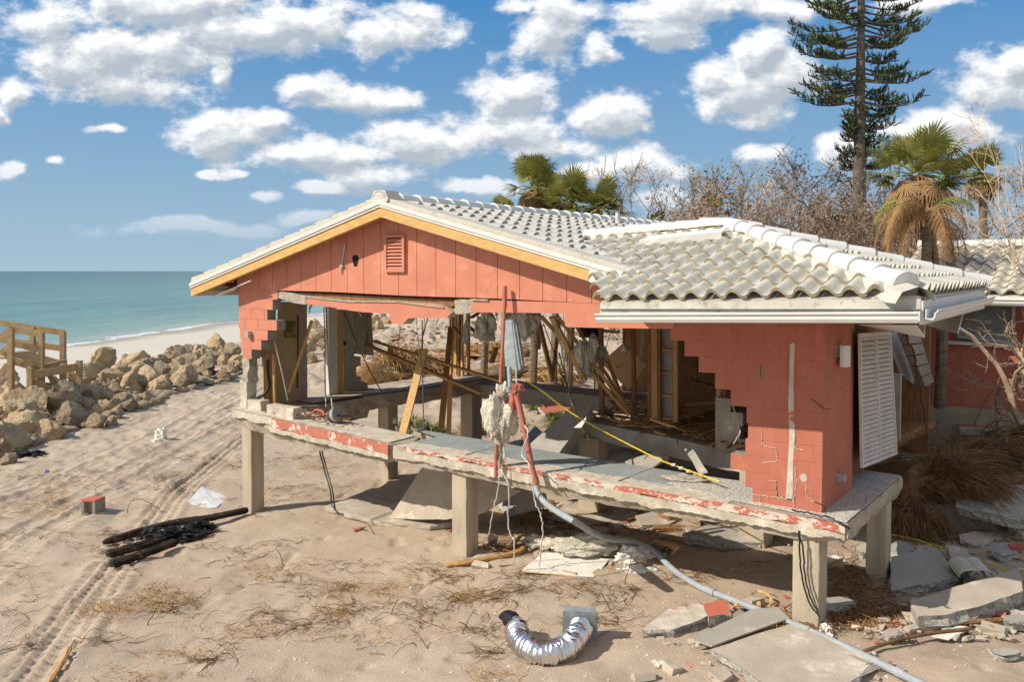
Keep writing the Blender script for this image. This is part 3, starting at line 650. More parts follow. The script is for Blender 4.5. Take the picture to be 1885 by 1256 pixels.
mb = MB(); rough_col(mb, .05, .26, -.02, .2, ZS - .03, ZS + .56, 3, j=.015); rough_col(mb, .262, .68, -.02, .2, ZS - .03, ZS + .21, 5, 6, .01)
mb.build('whitewashed_base', M_white, house)
mb = MB(); rough_col(mb, 1.0, 1.78, -.1, .1, ZS - .05, ZS + .19, 8, 6, .012); mb.build('whitewashed_block', M_white, house)
# drain pipe and old timber by the left corner
mb = MB(); mb.tube(curve_pts([H(.52, .28, 3.0), H(.53, .28, 2.7), H(.55, .3, 2.5), H(.5, .22, 2.33), H(.40, .12, 2.25), H(.30, .05, 2.18)], 5), .03, 8); mb.build('drain_pipe', M_wire, house, smooth=True)
mb = MB()
for (a, w) in ((.40, .05), (.62, .07), (.33, .03)): mb.bar(H(a, .36, ZS + .03), H(a, .36, 3.1), w, .05, up=D)
mb.build('wall_stud', M_wood, house)

# ---- gable siding boards (0.414 m apart)
def rake_z(u):   # underside line of the roof at the gable wall
    return 5.80 - .2566 * abs(u - 4.37)
mb = MB(); back = MB(); edges = [-.02] + [.27 + .414 * k for k in range(-0, 24)]
edges = sorted(set([-.02, .27] + [.27 + .4137 * k for k in range(24)])); edges = [e for e in edges if e < 9.3] + [9.35]
def zbot(u): return 4.405 - .012 * max(0, u) - .006 * math.sin(u * 1.7)
for a, b in zip(edges[:-1], edges[1:]):
    g = .0055
    for (p, q) in ([(a + g, b - g)] if not (a < 4.37 < b) else [(a + g, 4.37), (4.37, b - g)]):
        mb.prism([H(p, -.018, zbot(p)), H(q, -.018, zbot(q)), H(q, -.018, rake_z(q)), H(p, -.018, rake_z(p))], D * .022)
mb.build('gable_siding', M_sal, house)
back.prism([H(-.02, .01, 4.43), H(9.3, .01, 4.31), H(9.3, .01, rake_z(9.3)), H(4.37, .01, rake_z(4.37)), H(-.02, .01, rake_z(-.02))], D * .04)
back.build('gable_sheathing', M_wdark, house)
# vent
vl, vt = uz(W(712, 433)); vr, vb = uz(W(749, 501)); vent = None
mb = MB(); dd = -.018
for (a0, a1, z0, z1) in ((vl, vl+.05, vb, vt), (vr-.05, vr, vb, vt), (vl+.05, vr-.05, vb, vb+.05), (vl+.05, vr-.05, vt-.045, vt)): mb.box(H((a0+a1)/2, dd-.027, (z0+z1)/2), U*(a1-a0)/2, D*.025, ZU*(z1-z0)/2)
vent = mb.build('gable_vent', M_sal, house)
mb = MB(); k = 9
for i in range(k):
    z = vb + .06 + (vt - vb - .11) * (i + .3) / k; c = H((vl+vr)/2, dd-.026, z); ax = (D * .022 + ZU * .024)
    mb.box(c, U * ((vr-vl)/2 - .052), ax, (ZU * .022 - D * .024).normalized() * .004)
mb.build('louvre', M_sal, vent)
mb = MB(); mb.box(H((vl+vr)/2, dd-.0035, (vb+vt)/2), U*((vr-vl)/2-.052), D*.0015, ZU*((vt-vb)/2-.05)); mb.build('louvre_back', M_black, vent)
# rust-ringed hole and small hanging conduit
hu, hz = uz(W(656, 480)); mb = MB(); mb.prism([H(hu + .075*math.cos(a)*(1+.2*math.sin(3*a)), -.0215, hz + .12*math.sin(a)*(1+.15*math.cos(2*a))) for a in [i*math.pi/8 for i in range(16)]], D*.002); mb.build('scorched_hole', M_black, house)
mb = MB(); a = W(635, 448, -.04); b = W(629, 490, -.04); mb.tube([a, b], .012, 8); mb.box(b, U*.04, D*.02, ZU*.02); mb.tube([b, W(628, 503, -.04)], .012, 8); mb.build('conduit', M_galv, house)

# ---- lintels in the front wall
def wall_poly(name, pts, d, thick, mats, parent=house, dz=0):
    P = [W(x, y, d) for (x, y) in pts]; mb = MB(); mb.prism(P, D * thick, 0, 1, 1); return mb.build(name, mats, parent)
wall_poly('cracked_lintel', [(565,546),(600,550),(645,555),(680,556),(740,556),(790,558),(808,561),(824,567),(834,574),(822,585),(782,586),(752,586),(745,593),(742,597),(722,596),(719,590),(717,578),(670,575),(645,572),(600,564),(563,560)], -.02, .2, [M_sal, M_mort])
wall_poly('broken_lintel_end', [(514,536),(540,540),(564,545),(562,561),(540,558),(520,551),(511,548)], .01, .17, [M_mort, M_mort])
wall_poly('broken_lintel_end', [(836,553),(846,551),(874,552),(872,575),(846,579),(832,577),(838,566)], .01, .17, [M_mort, M_mort])
wall_poly('lintel', [(873,552),(960,554.5),(1060,557),(1140,560),(1240,566),(1240,606),(1180,605),(1110,604),(1045,602.5),(1040,600),(1039,577.5),(960,576),(885,575.5),(868,575.5),(866,569)], -.012, .2, [M_sal, M_mort])
mb = MB(); mb.prism([W(x, y, .36) for x, y in ((512,520),(1240,560),(1240,578),(512,553))], D*.03); mb.build('ceiling_edge', M_wdark, house)
mb = MB()     # dark timber above the lintel
mb.bar(W(512, 541, .12), W(870, 560, .12), .12, .10); mb.build('ceiling_plate', M_wdark, house)
mb = MB(); mb.bar(W(512, 545, .3), W(1240, 572, .3), .05, .14); mb.build('ceiling_plate', M_wood, house)
top_lip = MB()
for (x0, y0, x1, y1) in ((565,545.5,645,554.5),(645,554.5,740,555.5),(740,555.5,824,566),(873,551.5,905,552.5)): top_lip.bar(W(x0, y0, .06), W(x1, y1, .06), .2, .025)
top_lip.build('mortar_bed', M_mort, house)
# ---- right front wall (stepped break)
zb = 1.875
lw = [(1385,922),(1371,895),(1344,861),(1371,833),(1377,805),(1373,774),(1344,741),(1315,710),(1285,680),(1259,649),(1233,620)]
rows = []
uL = [uz(W(x, y))[0] for (x, y) in lw]; uL[-1] = uL[-1]; UR = 11.27
rows = [(a, UR) for a in uL] + [(uL[-1] + .0, UR)]*2
tl = lambda a: TILT * (a - UR) * .8 + .02
block_wall('block_wall', rows, FF, zb, ch=.2, tilt=tl, mats=(M_red, M_blk), seed=5, gap=.0028, end=0)
SF = lambda a, b, z: H(UR - b, a + .2, z)
mb = MB()
rr = random.Random(4)
def side_wall():
    rows = [(0, 1.12)] * 13
    return block_wall('block_wall', rows, lambda a, b, z: H(UR - b, a + .2, z), zb, ch=.2, mats=(M_red, M_blk), seed=6, gap=.002, end=0, tilt=lambda a: .02)
side_wall()
# front face block above at the same wall up to the roof
mb = MB(); mb.prism([H(9.2, -.004, 4.15), H(11.274, -.004, 4.2), H(11.274, -.004, 4.6), H(9.2, -.004, 4.6)], D * .2, 0); mb.prism([H(11.276, .0, 4.3), H(11.276, 1.13, 4.3), H(11.276, 1.13, 4.6), H(11.276, .0, 4.6)], U * -.2); mb.build('wall_top', M_red, house)
# exposed strip left by a conduit, dents, cracks
def wall_sheet(name, pts, m, parent=house, d=-.0045, th=.006): mb = MB(); mb.prism([W(x, y, d) for x, y in pts], D * th); return mb.build(name, m, parent)
wall_sheet('unpainted_strip', [(1454,634),(1460,631),(1463,636),(1461,680),(1461,760),(1463,790),(1460,850),(1459,919),(1446,918),(1450,860),(1453,800),(1451,735),(1453,690)], M_white)
for pts in ([(1403,796),(1402,820),(1429,826),(1431,850),(1403,853)], [(1463,796),(1462,826),(1480,829)], [(1464,856),(1466,890),(1461,926)], [(1412,885),(1429,886),(1430,914),(1460,922),(1462,946)], [(1484,893),(1483,915),(1500,925)], [(1384,910),(1398,913),(1399,936)], [(1399,912),(1425,916),(1455,920)]):
    P = [W(x, y, -.004) for x, y in pts]
    mb = MB(); mb.tube(lin_pts(P, 7, .006), [.003 + .004*((i*7)%5)/4 for i in range(len(lin_pts(P, 7)))], 4); mb.build('mortar_crack', M_white, house)
for pts in ([(1494,735),(1505,744),(1517,752),(1527,754)], [(1429,887),(1430,914),(1458,921)], [(1500,925),(1515,930),(1521,945),(1516,952)], [(1400,674),(1402,698)]):
    P = [W(x, y, -.005) for x, y in pts]
    mb = MB(); mb.tube(lin_pts(P, 7, .006), .0045, 4); mb.build('wall_crack', M_black, house)
mb = MB(); c = W(1479, 880, -.003); mb.prism([c + U*.045*math.cos(t) + ZU*.05*math.sin(t) for t in [i*.52 for i in range(12)]], D*.004); mb.build('plaster_patch', M_white, house)
mb = MB(); mb.prism([W(x, y, -.004) for x, y in [(1399,672),(1403,672),(1405,697),(1401,699)]], D*.004); mb.build('plaster_patch', M_blk, house)
# wall lamp and round bracket on the side wall
lamp_c = Sp(1551, 655, UR + .05); mb = MB(); seg = 8
P = []
for i in range(seg + 1):
    t = math.pi * i / seg; P.append((U * (.09 * math.sin(t)) - D * (.11 * math.cos(t))))
for i in range(seg): a, b = P[i], P[i+1]; mb.add([lamp_c + a - ZU*.13, lamp_c + b - ZU*.13, lamp_c + b + ZU*.13, lamp_c + a + ZU*.13], [(0,1,2,3)])
mb.add([lamp_c + p + ZU*.13 for p in P], [tuple(range(seg+1))]); mb.add([lamp_c + p - ZU*.13 for p in P], [tuple(reversed(range(seg+1)))]); mb.add([lamp_c + P[0] - U*.05 - ZU*.13, lamp_c + P[-1] - U*.05 - ZU*.13, lamp_c + P[-1] - U*.05 + ZU*.13, lamp_c + P[0] - U*.05 + ZU*.13], [(3,2,1,0)])
mb.build('wall_lamp', M_metal, house)
c = Sp(1548, 880, UR + .03); mb = MB(); mb.tube([c - U*.03, c + U*.05], .055, 14); mb.tube([c - U*.03, c + U*.02], .075, 4); mb.build('outlet_box', M_galv, house)
c = W(457, 616, -.05); mb = MB(); mb.box(c, U*.045, D*.045, ZU*.06); mb.build('outlet_box', M_galv, house)

# ---- roof tiles
M_tedge = mat('tile_edge', (.50,.43,.31), (.28,.24,.18), 6, .9, .5, 30)
def tile_field(name, m, P0, e, s, n, wid, rowlen, rows, tmax, tmin=lambda w: 0, tw=.305, amp=.042, seed=1, parent=house, lift=0.0):
    """P0 eave start, e along the eave, s up the slope; barrel profile, stepped courses"""
    mb = MB(); rr = random.Random(seed); K = 8; nt = int(wid / tw)
    prof = []
    for i in range(K + 1):
        x = i / K; prof.append(amp * (1.75 * max(0, math.sin(math.pi * min(1, x / .66))) ** .8 - .35 * math.sin(math.pi * max(0, (x - .66) / .34))))
    for r_ in range(rows):
        t0 = r_ * rowlen
        for c in range(nt):
            w0 = c * tw; wm = w0 + tw * .4; hi = tmax(wm); lo = tmin(wm)
            a = t0; b = t0 + rowlen * 1.03
            if a > hi - .06 or b < lo + .06: continue
            b = min(b, hi)
            ja = rr.uniform(-.008, .012); jh = rr.uniform(-.003, .006); sk = rr.uniform(-.006, .006)
            A = []; B = []; C = []
            for i, h in enumerate(prof):
                ww = w0 + tw * (i / K) 
                A.append(P0 + e * (ww + sk) + s * (a + ja - .02) + n * (h + .046 + jh + lift)); B.append(P0 + e * ww + s * b + n * (h + .004 + lift)); C.append(P0 + e * (ww + sk) + s * (a + ja - .015) + n * (min(h, .9*h) + .010 + lift))
            o = len(mb.v); mb.v += [tuple(p) for p in A + B + C]
            for i in range(K):
                mb.f.append((o+i, o+i+1, o+K+1+i+1, o+K+1+i)); mb.m.append(0)
                mb.f.append((o+2*(K+1)+i, o+2*(K+1)+i+1, o+i+1, o+i)); mb.m.append(1)
            # hollow under the barrel: dark mouth set back
    return mb.build(name, [m, M_tedge], parent, smooth=True, angle=40)
def cap_line(name, P0, P1, r=.12, ln=.42, parent=house, m=M_cap, seed=1, upv=ZU, squash=.85):
    mb = MB(); P0 = Vector(P0); P1 = Vector(P1); t = (P1 - P0); L_ = t.length; t.normalize(); sd = t.cross(upv).normalized(); n = sd.cross(t).normalized()
    k = max(1, round(L_ / ln)); st = L_ / k; rr = random.Random(seed); NN = 10
    for i in range(k):
        a = P0 + t * (i * st - .03); b = P0 + t * ((i + 1) * st + .02); ra = r * 1.0 * rr.uniform(1.04, 1.12); rb = r * .86; j = sd * rr.uniform(-.012, .012); ti = n * rr.uniform(0, .012)
        A = [a + j + ti + (sd * math.cos(q) * ra + n * math.sin(q) * ra * squash) for q in [math.pi * (i_ / NN) * 1.16 - .25 for i_ in range(NN + 1)]]
        B = [b - j + (sd * math.cos(q) * rb + n * math.sin(q) * rb * squash) for q in [math.pi * (i_ / NN) * 1.16 - .25 for i_ in range(NN + 1)]]
        A2 = [a + (p - a) * .86 for p in A]; o = len(mb.v); mb.v += [tuple(p) for p in A + B + A2]; q = NN + 1
        for i_ in range(NN): mb.f += [(o+i_, o+q+i_, o+q+i_+1, o+i_+1), (o+2*q+i_, o+i_, o+i_+1, o+2*q+i_+1)]; mb.m += [0, 0]
        mb.f.append(tuple(o+2*q+i_ for i_ in reversed(range(q)))); mb.m.append(0)
        if i == k - 1: mb.f.append(tuple(o+q+i_ for i_ in range(q))); mb.m.append(0)
    return mb.build(name, m, parent, smooth=True, angle=35)
# main gable roof, ridge along D
RU, RZ, HS = 4.37, 5.86, 5.40; SL = .2566; D0, D1 = -.36, 13.9
cosr = 1 / math.hypot(1, SL)
roofL = MB(); roofR = MB()
def roofpt(u, d, off=0): return H(u, d, RZ - SL * abs(u - RU) + off)
mb = MB()
mb.prism([roofpt(RU-HS, D0), roofpt(RU, D0), roofpt(RU, D0, -.05), roofpt(RU-HS, D0, -.05)], D * (D1 - D0)); mb.prism([roofpt(RU+HS, D0), roofpt(RU+HS, D0, -.05), roofpt(RU, D0, -.05), roofpt(RU, D0)], D * (D1 - D0))
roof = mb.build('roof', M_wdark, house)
# left slope
sL = (U + ZU * SL).normalized(); nL = sL.cross(D).normalized() * 1.0
nL = nL if nL.z > 0 else -nL
slen = HS / cosr
def strip(name, m, quad, off, th, parent): mb = MB(); mb.prism([q + off for q in quad], th); return mb.build(name, m, parent)
tile_field('roof_tiles', M_tile, roofpt(RU-HS, D0 + .02, .01), D, sL, nL, D1 - D0, .43, 13, lambda w: slen - .05, tw=.315, parent=roof, seed=2)
sR = (-U + ZU * SL).normalized(); nR = sR.cross(D).normalized(); nR = nR if nR.z > 0 else -nR
def front_cut(w):   # right slope starts above the wing's valley
    return slen - .05
def tminR(w):
    d = D0 + .35 + w
    if d < -.25: return .0
    if d < 4.2:      # wing covers the slope
        return max(0, (1 - abs(d - 1.5) / 2.85)) * 2.35 + .0 + .25
    return 0
tile_field('roof_tiles', M_tiled, roofpt(RU+HS, D0 + .35, .01), D, sR, nR, D1 - D0 - .35, .43, 13, lambda w: slen - .08, tmin=tminR, tw=.315, parent=roof, seed=3)
cap_line('ridge_tiles', roofpt(RU, D0 - .02, .045), roofpt(RU, D1, .045), .15, .42, roof)
# ridge end lump and rake mortar
mb = MB()
mb.prism([roofpt(RU, D0-.02, .10), roofpt(RU+HS-.6, D0-.02, .10), roofpt(RU+HS-.6, D0-.02, .0), roofpt(RU, D0-.02, .0)], D * .36)
mb.prism([roofpt(RU, D0-.02, .10), roofpt(RU, D0-.02, .0), roofpt(RU-HS, D0-.02, .0), roofpt(RU-HS, D0-.02, .10)], D * .10)
for k in range(14):   # stepped mortar on the left rake
    u = RU - HS + .1 + k * .42 - .1
    if u < RU - .2: mb.prism([roofpt(u, D0-.01, .10), roofpt(u, D0-.01, .145), roofpt(u+.40, D0-.01, .12), roofpt(u+.40, D0-.01, .10)], D * .25)
mb.prism([roofpt(RU-.14, D0-.05, .0), roofpt(RU-.2, D0-.05, .1), roofpt(RU-.13, D0-.05, .22), roofpt(RU, D0-.05, .20), roofpt(RU+.13, D0-.05, .22), roofpt(RU+.2, D0-.05, .1), roofpt(RU+.14, D0-.05, .0)], D * .3)
mb.build('rake_mortar', M_tmort, roof)
# fascia: white metal edge, yellow board, grey gap
def rake_band(name, m, z0, z1, d, th, uL, uR, parent=roof):
    mb = MB()
    if uL < RU: mb.prism([roofpt(uL, d, z0), roofpt(uL, d, z1), roofpt(min(RU, uR), d, z1), roofpt(min(RU, uR), d, z0)], D * th)
    if uR > RU: mb.prism([roofpt(max(RU, uL), d, z0), roofpt(max(RU, uL), d, z1), roofpt(uR, d, z1), roofpt(uR, d, z0)], D * th)
    return mb.build(name, m, parent)
rake_band('drip_edge', M_metal, -.035, .03, D0 - .065, .02, RU - HS, RU + HS - .7)
rake_band('drip_edge', M_metal, -.075, -.042, D0 - .05, .02, RU - HS, RU + HS - .7)
rake_band('rake_board', M_ply, -.235, -.078, D0 - .03, .05, RU - HS, RU + 3.95)
rake_band('rake_cover', M_metal, -.24, -.078, D0 - .045, .012, RU + 3.95, RU + HS - .62)
# soffit under the front overhang, torn off on the left
mb = MB()
mb.prism([roofpt(RU + .1, D0 + .02, -.24), roofpt(RU + 4.2, D0 + .02, -.24), roofpt(RU + 4.2, D0 + .02, -.25), roofpt(RU + .1, D0 + .02, -.25)], D * .32); mb.build('soffit', M_metal, roof)
for k in range(9): u = RU - HS + .3 + k * .6; mb = MB(); mb.box(roofpt(u, D0 + .18, -.13), U*.02, D*.16, ZU*.06); mb.build('rafter_block', M_ply, roof)
mb = MB(); mb.bar(roofpt(RU-HS+.02, D0-.02, -.14), roofpt(RU-HS+.02, D1, -.14), .03, .19); mb.build('fascia', M_metal, roof)
mb = MB()
for k in range(24): d = D0 + .2 + k * .6; mb.bar(roofpt(RU-HS+.05, d, -.12), roofpt(RU, d, -.12), .04, .13); mb.bar(roofpt(RU+HS-.05, d, -.12), roofpt(RU, d, -.12), .04, .13)
mb.build('rafters', M_wood, roof)
mb = MB(); mb.bar(W(388, 548, -.2), W(437, 531, -.12), .04, .015); mb.bar(W(386,549,-.15), W(462,517,-.3), .03, .015); mb.build('hanging_trim', M_metal, roof)
mb = MB(); mb.box(H(-.45, 6.5, 4.37), U * .45, D * 6.5, ZU * .008); mb.build('side_soffit', M_wdark, roof)
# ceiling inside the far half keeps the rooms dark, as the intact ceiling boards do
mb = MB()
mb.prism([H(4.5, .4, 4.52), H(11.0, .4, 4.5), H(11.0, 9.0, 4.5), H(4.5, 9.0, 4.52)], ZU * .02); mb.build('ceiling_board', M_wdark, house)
# chimney pipe stub on ridge
mb = MB(); p = roofpt(RU + .25, 6.9, 0); mb.tube([p, p + ZU * .3], .05, 8); mb.build('vent_pipe', M_metal, roof)

# ---- wing hip roof
wr_e = 4.43
def WP(u, d, z): return H(u, d, z + TILT * (u - 12.5))
FL = H(9.0, -1.22, 4.375); FR = H(12.50, -1.22, 4.50); BR = H(12.5, 3.25, 4.50); AP = H(9.5, 1.5, 5.32); RL = H(7.15, 1.5, 5.20)
FLt = FL
# front face: polygon FL, FR, AP, RL ; extends left along main roof valley
e1 = (FR - FL).normalized(); nrm = (FR - FL).cross(AP - FL).normalized(); nrm = nrm if nrm.z > 0 else -nrm; s1 = nrm.cross(e1).normalized(); s1 = s1 if s1.z > 0 else -s1
def pl2(P, o, e, s): q = P - o; return q.dot(e), q.dot(s)
apx = pl2(AP, FL, e1, s1); rlx = pl2(RL, FL, e1, s1); frx = pl2(FR, FL, e1, s1); RLp = FL + e1 * rlx[0] + s1 * rlx[1]
LX = rlx[0]
o1 = FL + e1 * LX
def tmax1(w):
    x = w + LX
    if x <= apx[0]: return rlx[1] + (apx[1] - rlx[1]) * (x - rlx[0]) / (apx[0] - rlx[0]) - .08
    return apx[1] * max(0, (frx[0] - x) / (frx[0] - apx[0])) - .07
def tmin1(w):
    x = w + LX
    return max(0, rlx[1] * (-x / -rlx[0])) - .05 if x < 0 else 0
mb = MB()
for q in ([FL, FR, AP, RLp],): mb.prism([p + nrm * .005 for p in q], nrm * -.05)
wing = mb.build('wing_roof', M_tmort, house)
tile_field('roof_tiles', M_tile, o1 + nrm * .02, e1, s1, nrm, frx[0] - LX, .385, 9, tmax1, tmin1, tw=.243, amp=.044, parent=wing, seed=5)
# right hip face
e2 = (BR - FR).normalized(); n2 = (BR - FR).cross(AP - FR).normalized(); n2 = n2 if n2.z > 0 else -n2; s2 = n2.cross(e2).normalized(); s2 = s2 if s2.z > 0 else -s2
ap2 = pl2(AP, FR, e2, s2); L2 = (BR - FR).length
mb = MB(); mb.prism([FR + n2*.004, BR + n2*.004, AP + n2*.004], n2 * -.05); mb.build('hip_base', M_tmort, wing)
def tmax2(w): return (ap2[1] * w / ap2[0] if w < ap2[0] else ap2[1] * (L2 - w) / (L2 - ap2[0])) - .07
tile_field('roof_tiles', M_tile, FR + n2 * .02, e2, s2, n2, L2, .385, 9, tmax2, tw=.243, amp=.042, parent=wing, seed=6)
# rear face base
BL = H(7.6, 3.25, 4.4); n3 = (BR - BL).cross(AP - BL).normalized(); n3 = n3 if n3.z > 0 else -n3
mb = MB(); mb.prism([BL, BR, AP, RLp], n3 * -.05); mb.build('hip_base', M_tmort, wing)
def mortar_line(a, b, w, seed, lift=.02):
    mb = MB(); n = int((b - a).length / .09); sd = (b - a).normalized().cross(ZU).normalized(); V = []
    for i in range(n + 1):
        p = a + (b - a) * i / n; wl = w * (1 + .45 * mnoise.noise(p * 5 + Vector((seed, 0, 0)))); wr = w * (1 + .45 * mnoise.noise(p * 5 + Vector((0, seed, 0))))
        V.append([p - sd * wl - ZU * (.02 + .28*wl), p - sd * wl * .7 + ZU * (lift), p + ZU * (lift + .05), p + sd * wr * .7 + ZU * lift, p + sd * wr - ZU * (.02 + .28*wr)])
    for i in range(n):
        for j in range(4): mb.add([V[i][j], V[i][j+1], V[i+1][j+1], V[i+1][j]], [(0,3,2,1)])
    return mb.build('hip_mortar', M_tmort, wing, smooth=True, angle=60)
up_ = ZU
mortar_line(AP + ZU*.03, FR + ZU*.03, .23, 1); mortar_line(RLp + ZU*.03, AP + ZU*.03, .2, 3); mortar_line(AP + ZU*.03, BR + ZU*.03, .18, 4)
cap_line('hip_tiles', FR.lerp(AP, .055) + ZU*.085, AP + ZU*.10, .128, .40, wing, seed=2); cap_line('hip_tiles', BR + ZU*.085, AP + ZU*.10, .125, .42, wing, seed=3); cap_line('ridge_tiles', RLp + ZU*.08, AP + ZU*.11, .12, .42, wing, seed=4)
# plastered end of the front hip
c = FR.lerp(AP, .06) + ZU * .07; dirh = (FR - AP).normalized(); sdh = dirh.cross(ZU).normalized(); mb = MB()
mb.prism([c - sdh*.14 - ZU*.14, c - sdh*.135 + ZU*.03, c - sdh*.08 + ZU*.105, c + ZU*.125, c + sdh*.08 + ZU*.105, c + sdh*.135 + ZU*.03, c + sdh*.14 - ZU*.14], dirh * .05); mb.build('hip_end', M_tmort, wing)
# loose metal flashing strip lying on the wing roof
mb = MB(); a = W(1188, 464, 1.0); b = W(1338, 453, 1.0); a = FL + e1*pl2(a,FL,e1,s1)[0] + s1*pl2(a,FL,e1,s1)[1] + nrm*.12; b = FL + e1*pl2(b,FL,e1,s1)[0] + s1*pl2(b,FL,e1,s1)[1] + nrm*.16
mb.box((a+b)/2, (b-a)/2, s1*.11, nrm*.012); mb.box((a+b)/2 - s1*.115 - nrm*.03, (b-a)/2, s1*.006, nrm*.045); mb.build('loose_flashing', M_metal, wing)
# gutter and fascia, front and right
def gutter(name, a, b, outd, parent, m=M_metal, s=1.0):
    mb = MB(); prof = [(0, .0), (.0, -.105), (.075, -.115), (.10, -.075), (.098, -.045), (.125, -.02), (.125, .0), (.112, .0), (.112, -.016), (.085, -.04), (.085, -.07), (.065, -.10), (.01, -.095), (.012, .0)]
    mb.prism([a + outd * x * s + ZU * z * s for x, z in prof], b - a); return mb.build(name, m, parent)
ga = FL - D*.02 - ZU*.115 - U*.02; gb = FR - D*.02 - ZU*.115 + U*.02
mb = MB(); mb.prism([ga + ZU*.10 + D*.012, gb + ZU*.10 + D*.012, gb - ZU*.10 + D*.012, ga - ZU*.10 + D*.012], D * .03); mb.build('fascia', M_trim, wing)
gutter('gutter', ga - ZU*.02, gb - ZU*.02, -D, wing, s=.95)
mb = MB(); mb.prism([ga + ZU*.03 - D*.02, gb + ZU*.0 - D*.02, gb + ZU*.0 + D*.014 , ga + ZU*.03 + D*.014], ZU * .006); mb.build('gutter_liner', M_galv, wing)
gc = FR + U*.06 - ZU*.115; gd = BR + U*.02 - ZU*.10
mb = MB(); mb.prism([gc + ZU*.08 - U*.02, gd + ZU*.08 - U*.02, gd - ZU*.17 - U*.02, gc - ZU*.15 - U*.02], U * -.03); mb.build('fascia', M_metal, wing)
gutter('gutter', gc, gd, U, wing, s=.9)
# under eave: brown boards in front, torn white soffit panels on the right
mb = MB(); mb.prism([H(9.0, -1.2, 4.18), H(12.4, -1.2, 4.30), H(12.4, .0, 4.32), H(9.0, .0, 4.2)], ZU * .012); mb.build('soffit', M_red, wing)
mb = MB(); mb.prism([H(11.3, .0, 4.33), H(12.45, .0, 4.33), H(12.45, 3.2, 4.33), H(11.3, 3.2, 4.33)], ZU * .012); mb.build('soffit', M_wdark, wing)
def soff(px, u0, u1, name='hanging_soffit'):
    mb = MB(); P = [Sp(x, y, u) for (x, y), u in zip(px, (u0, u1, u1, u0))]; n = (P[1]-P[0]).cross(P[2]-P[0]).normalized()
    for i in range(5):
        a, b = i/5, (i+.93)/5; q = [P[0].lerp(P[3], a), P[1].lerp(P[2], a), P[1].lerp(P[2], b), P[0].lerp(P[3], b)]; mb.prism(q, n * .012)
    return mb.build(name, M_metal, wing)
soff([(1580,598),(1686,600),(1702,622),(1612,604)], 11.5, 12.4)
soff([(1702,597),(1772,578),(1762,614),(1728,606)], 11.8, 12.45)
soff([(1640,604),(1702,598),(1700,622),(1655,612)], 11.5, 12.3)

# ---- louvred shutter panel hanging on the right side
shc = [Sp(1583, 862, UR + .08), Sp(1648, 836, UR + .08), Sp(1636, 610, UR + .08), Sp(1579, 614, UR + .08)]
def bil(c, s, t): return c[0].lerp(c[1], s).lerp(c[3].lerp(c[2], s), t)
def louvre_panel(name, c, n_sl, cols=2, m=M_shut, parent=house, fr=.05, label=None, out=U):
    n = (c[1]-c[0]).cross(c[3]-c[0]).normalized(); n = n if n.dot(out) > 0 else -n; w = (c[1]-c[0]).length; h = (c[3]-c[0]).length; mb = MB(); fx = fr / w; fy = fr / h
    def q(s0, s1, t0, t1, th=.035, o=0): P = [bil(c, s0, t0), bil(c, s1, t0), bil(c, s1, t1), bil(c, s0, t1)]; mb.prism([p + n * o for p in P], n * th)
    q(0, fx, 0, 1); q(1-fx, 1, 0, 1); q(fx, 1-fx, 0, fy); q(fx, 1-fx, 1-fy, 1)
    for k in range(1, cols): q(k/cols - fx*.5, k/cols + fx*.5, fy, 1-fy)
    fo = mb.build(name, m, parent); mb = MB(); up = (c[3]-c[0]).normalized()
    for k in range(cols):
        s0 = k/cols + fx * (1 if k == 0 else .5); s1 = (k+1)/cols - fx * (1 if k == cols-1 else .5)
        for i in range(n_sl):
            t = fy + (1 - 2*fy) * (i + .5) / n_sl; a = bil(c, s0, t) + n*.012; b = bil(c, s1, t) + n*.012; hh = h * (1-2*fy) / n_sl * .40
            mb.box((a+b)/2, (b-a)/2, (up * .8 - n * .45).normalized() * hh, (n*.8 + up*.45).normalized() * .004)
    mb.build('slats', m, fo); mb = MB(); mb.prism([bil(c, fx, fy) - n*.012, bil(c, 1-fx, fy) - n*.012, bil(c, 1-fx, 1-fy) - n*.012, bil(c, fx, 1-fy) - n*.012], n * .003)
    mb.build('shade_backing', M_wdark, fo); return fo  # dark sheet stands in for the shadows between the slats
sh = louvre_panel('louvred_shutter', shc, 27)
sh['label'] = 'tall white louvred shutter hanging askew beside the corner wall'
# tilted fragment of wall with glass blocks behind the shutter
c = [Sp(1690, 712, 11.2), Sp(1706, 703, 11.2), Sp(1678, 612, 11.2), Sp(1650, 612, 11.2)]; n = (c[1]-c[0]).cross(c[2]-c[0]).normalized()
mb = MB()
for i in range(5):
    t0, t1 = i/5 + .012, (i+1)/5 - .012; P = [bil(c, .0, t0), bil(c, 1, t0), bil(c, 1, t1), bil(c, 0, t1)]; mb.prism(P, n * .12)
mb.build('hanging_blocks', M_blk, house)
mb = MB(); c2 = [Sp(1660, 690, 11.0), Sp(1688, 712, 11.0), Sp(1652, 612, 11.0), Sp(1632, 612, 11.0)]; mb.prism(c2, U * -.03); mb.build('hanging_board', M_shut, house)
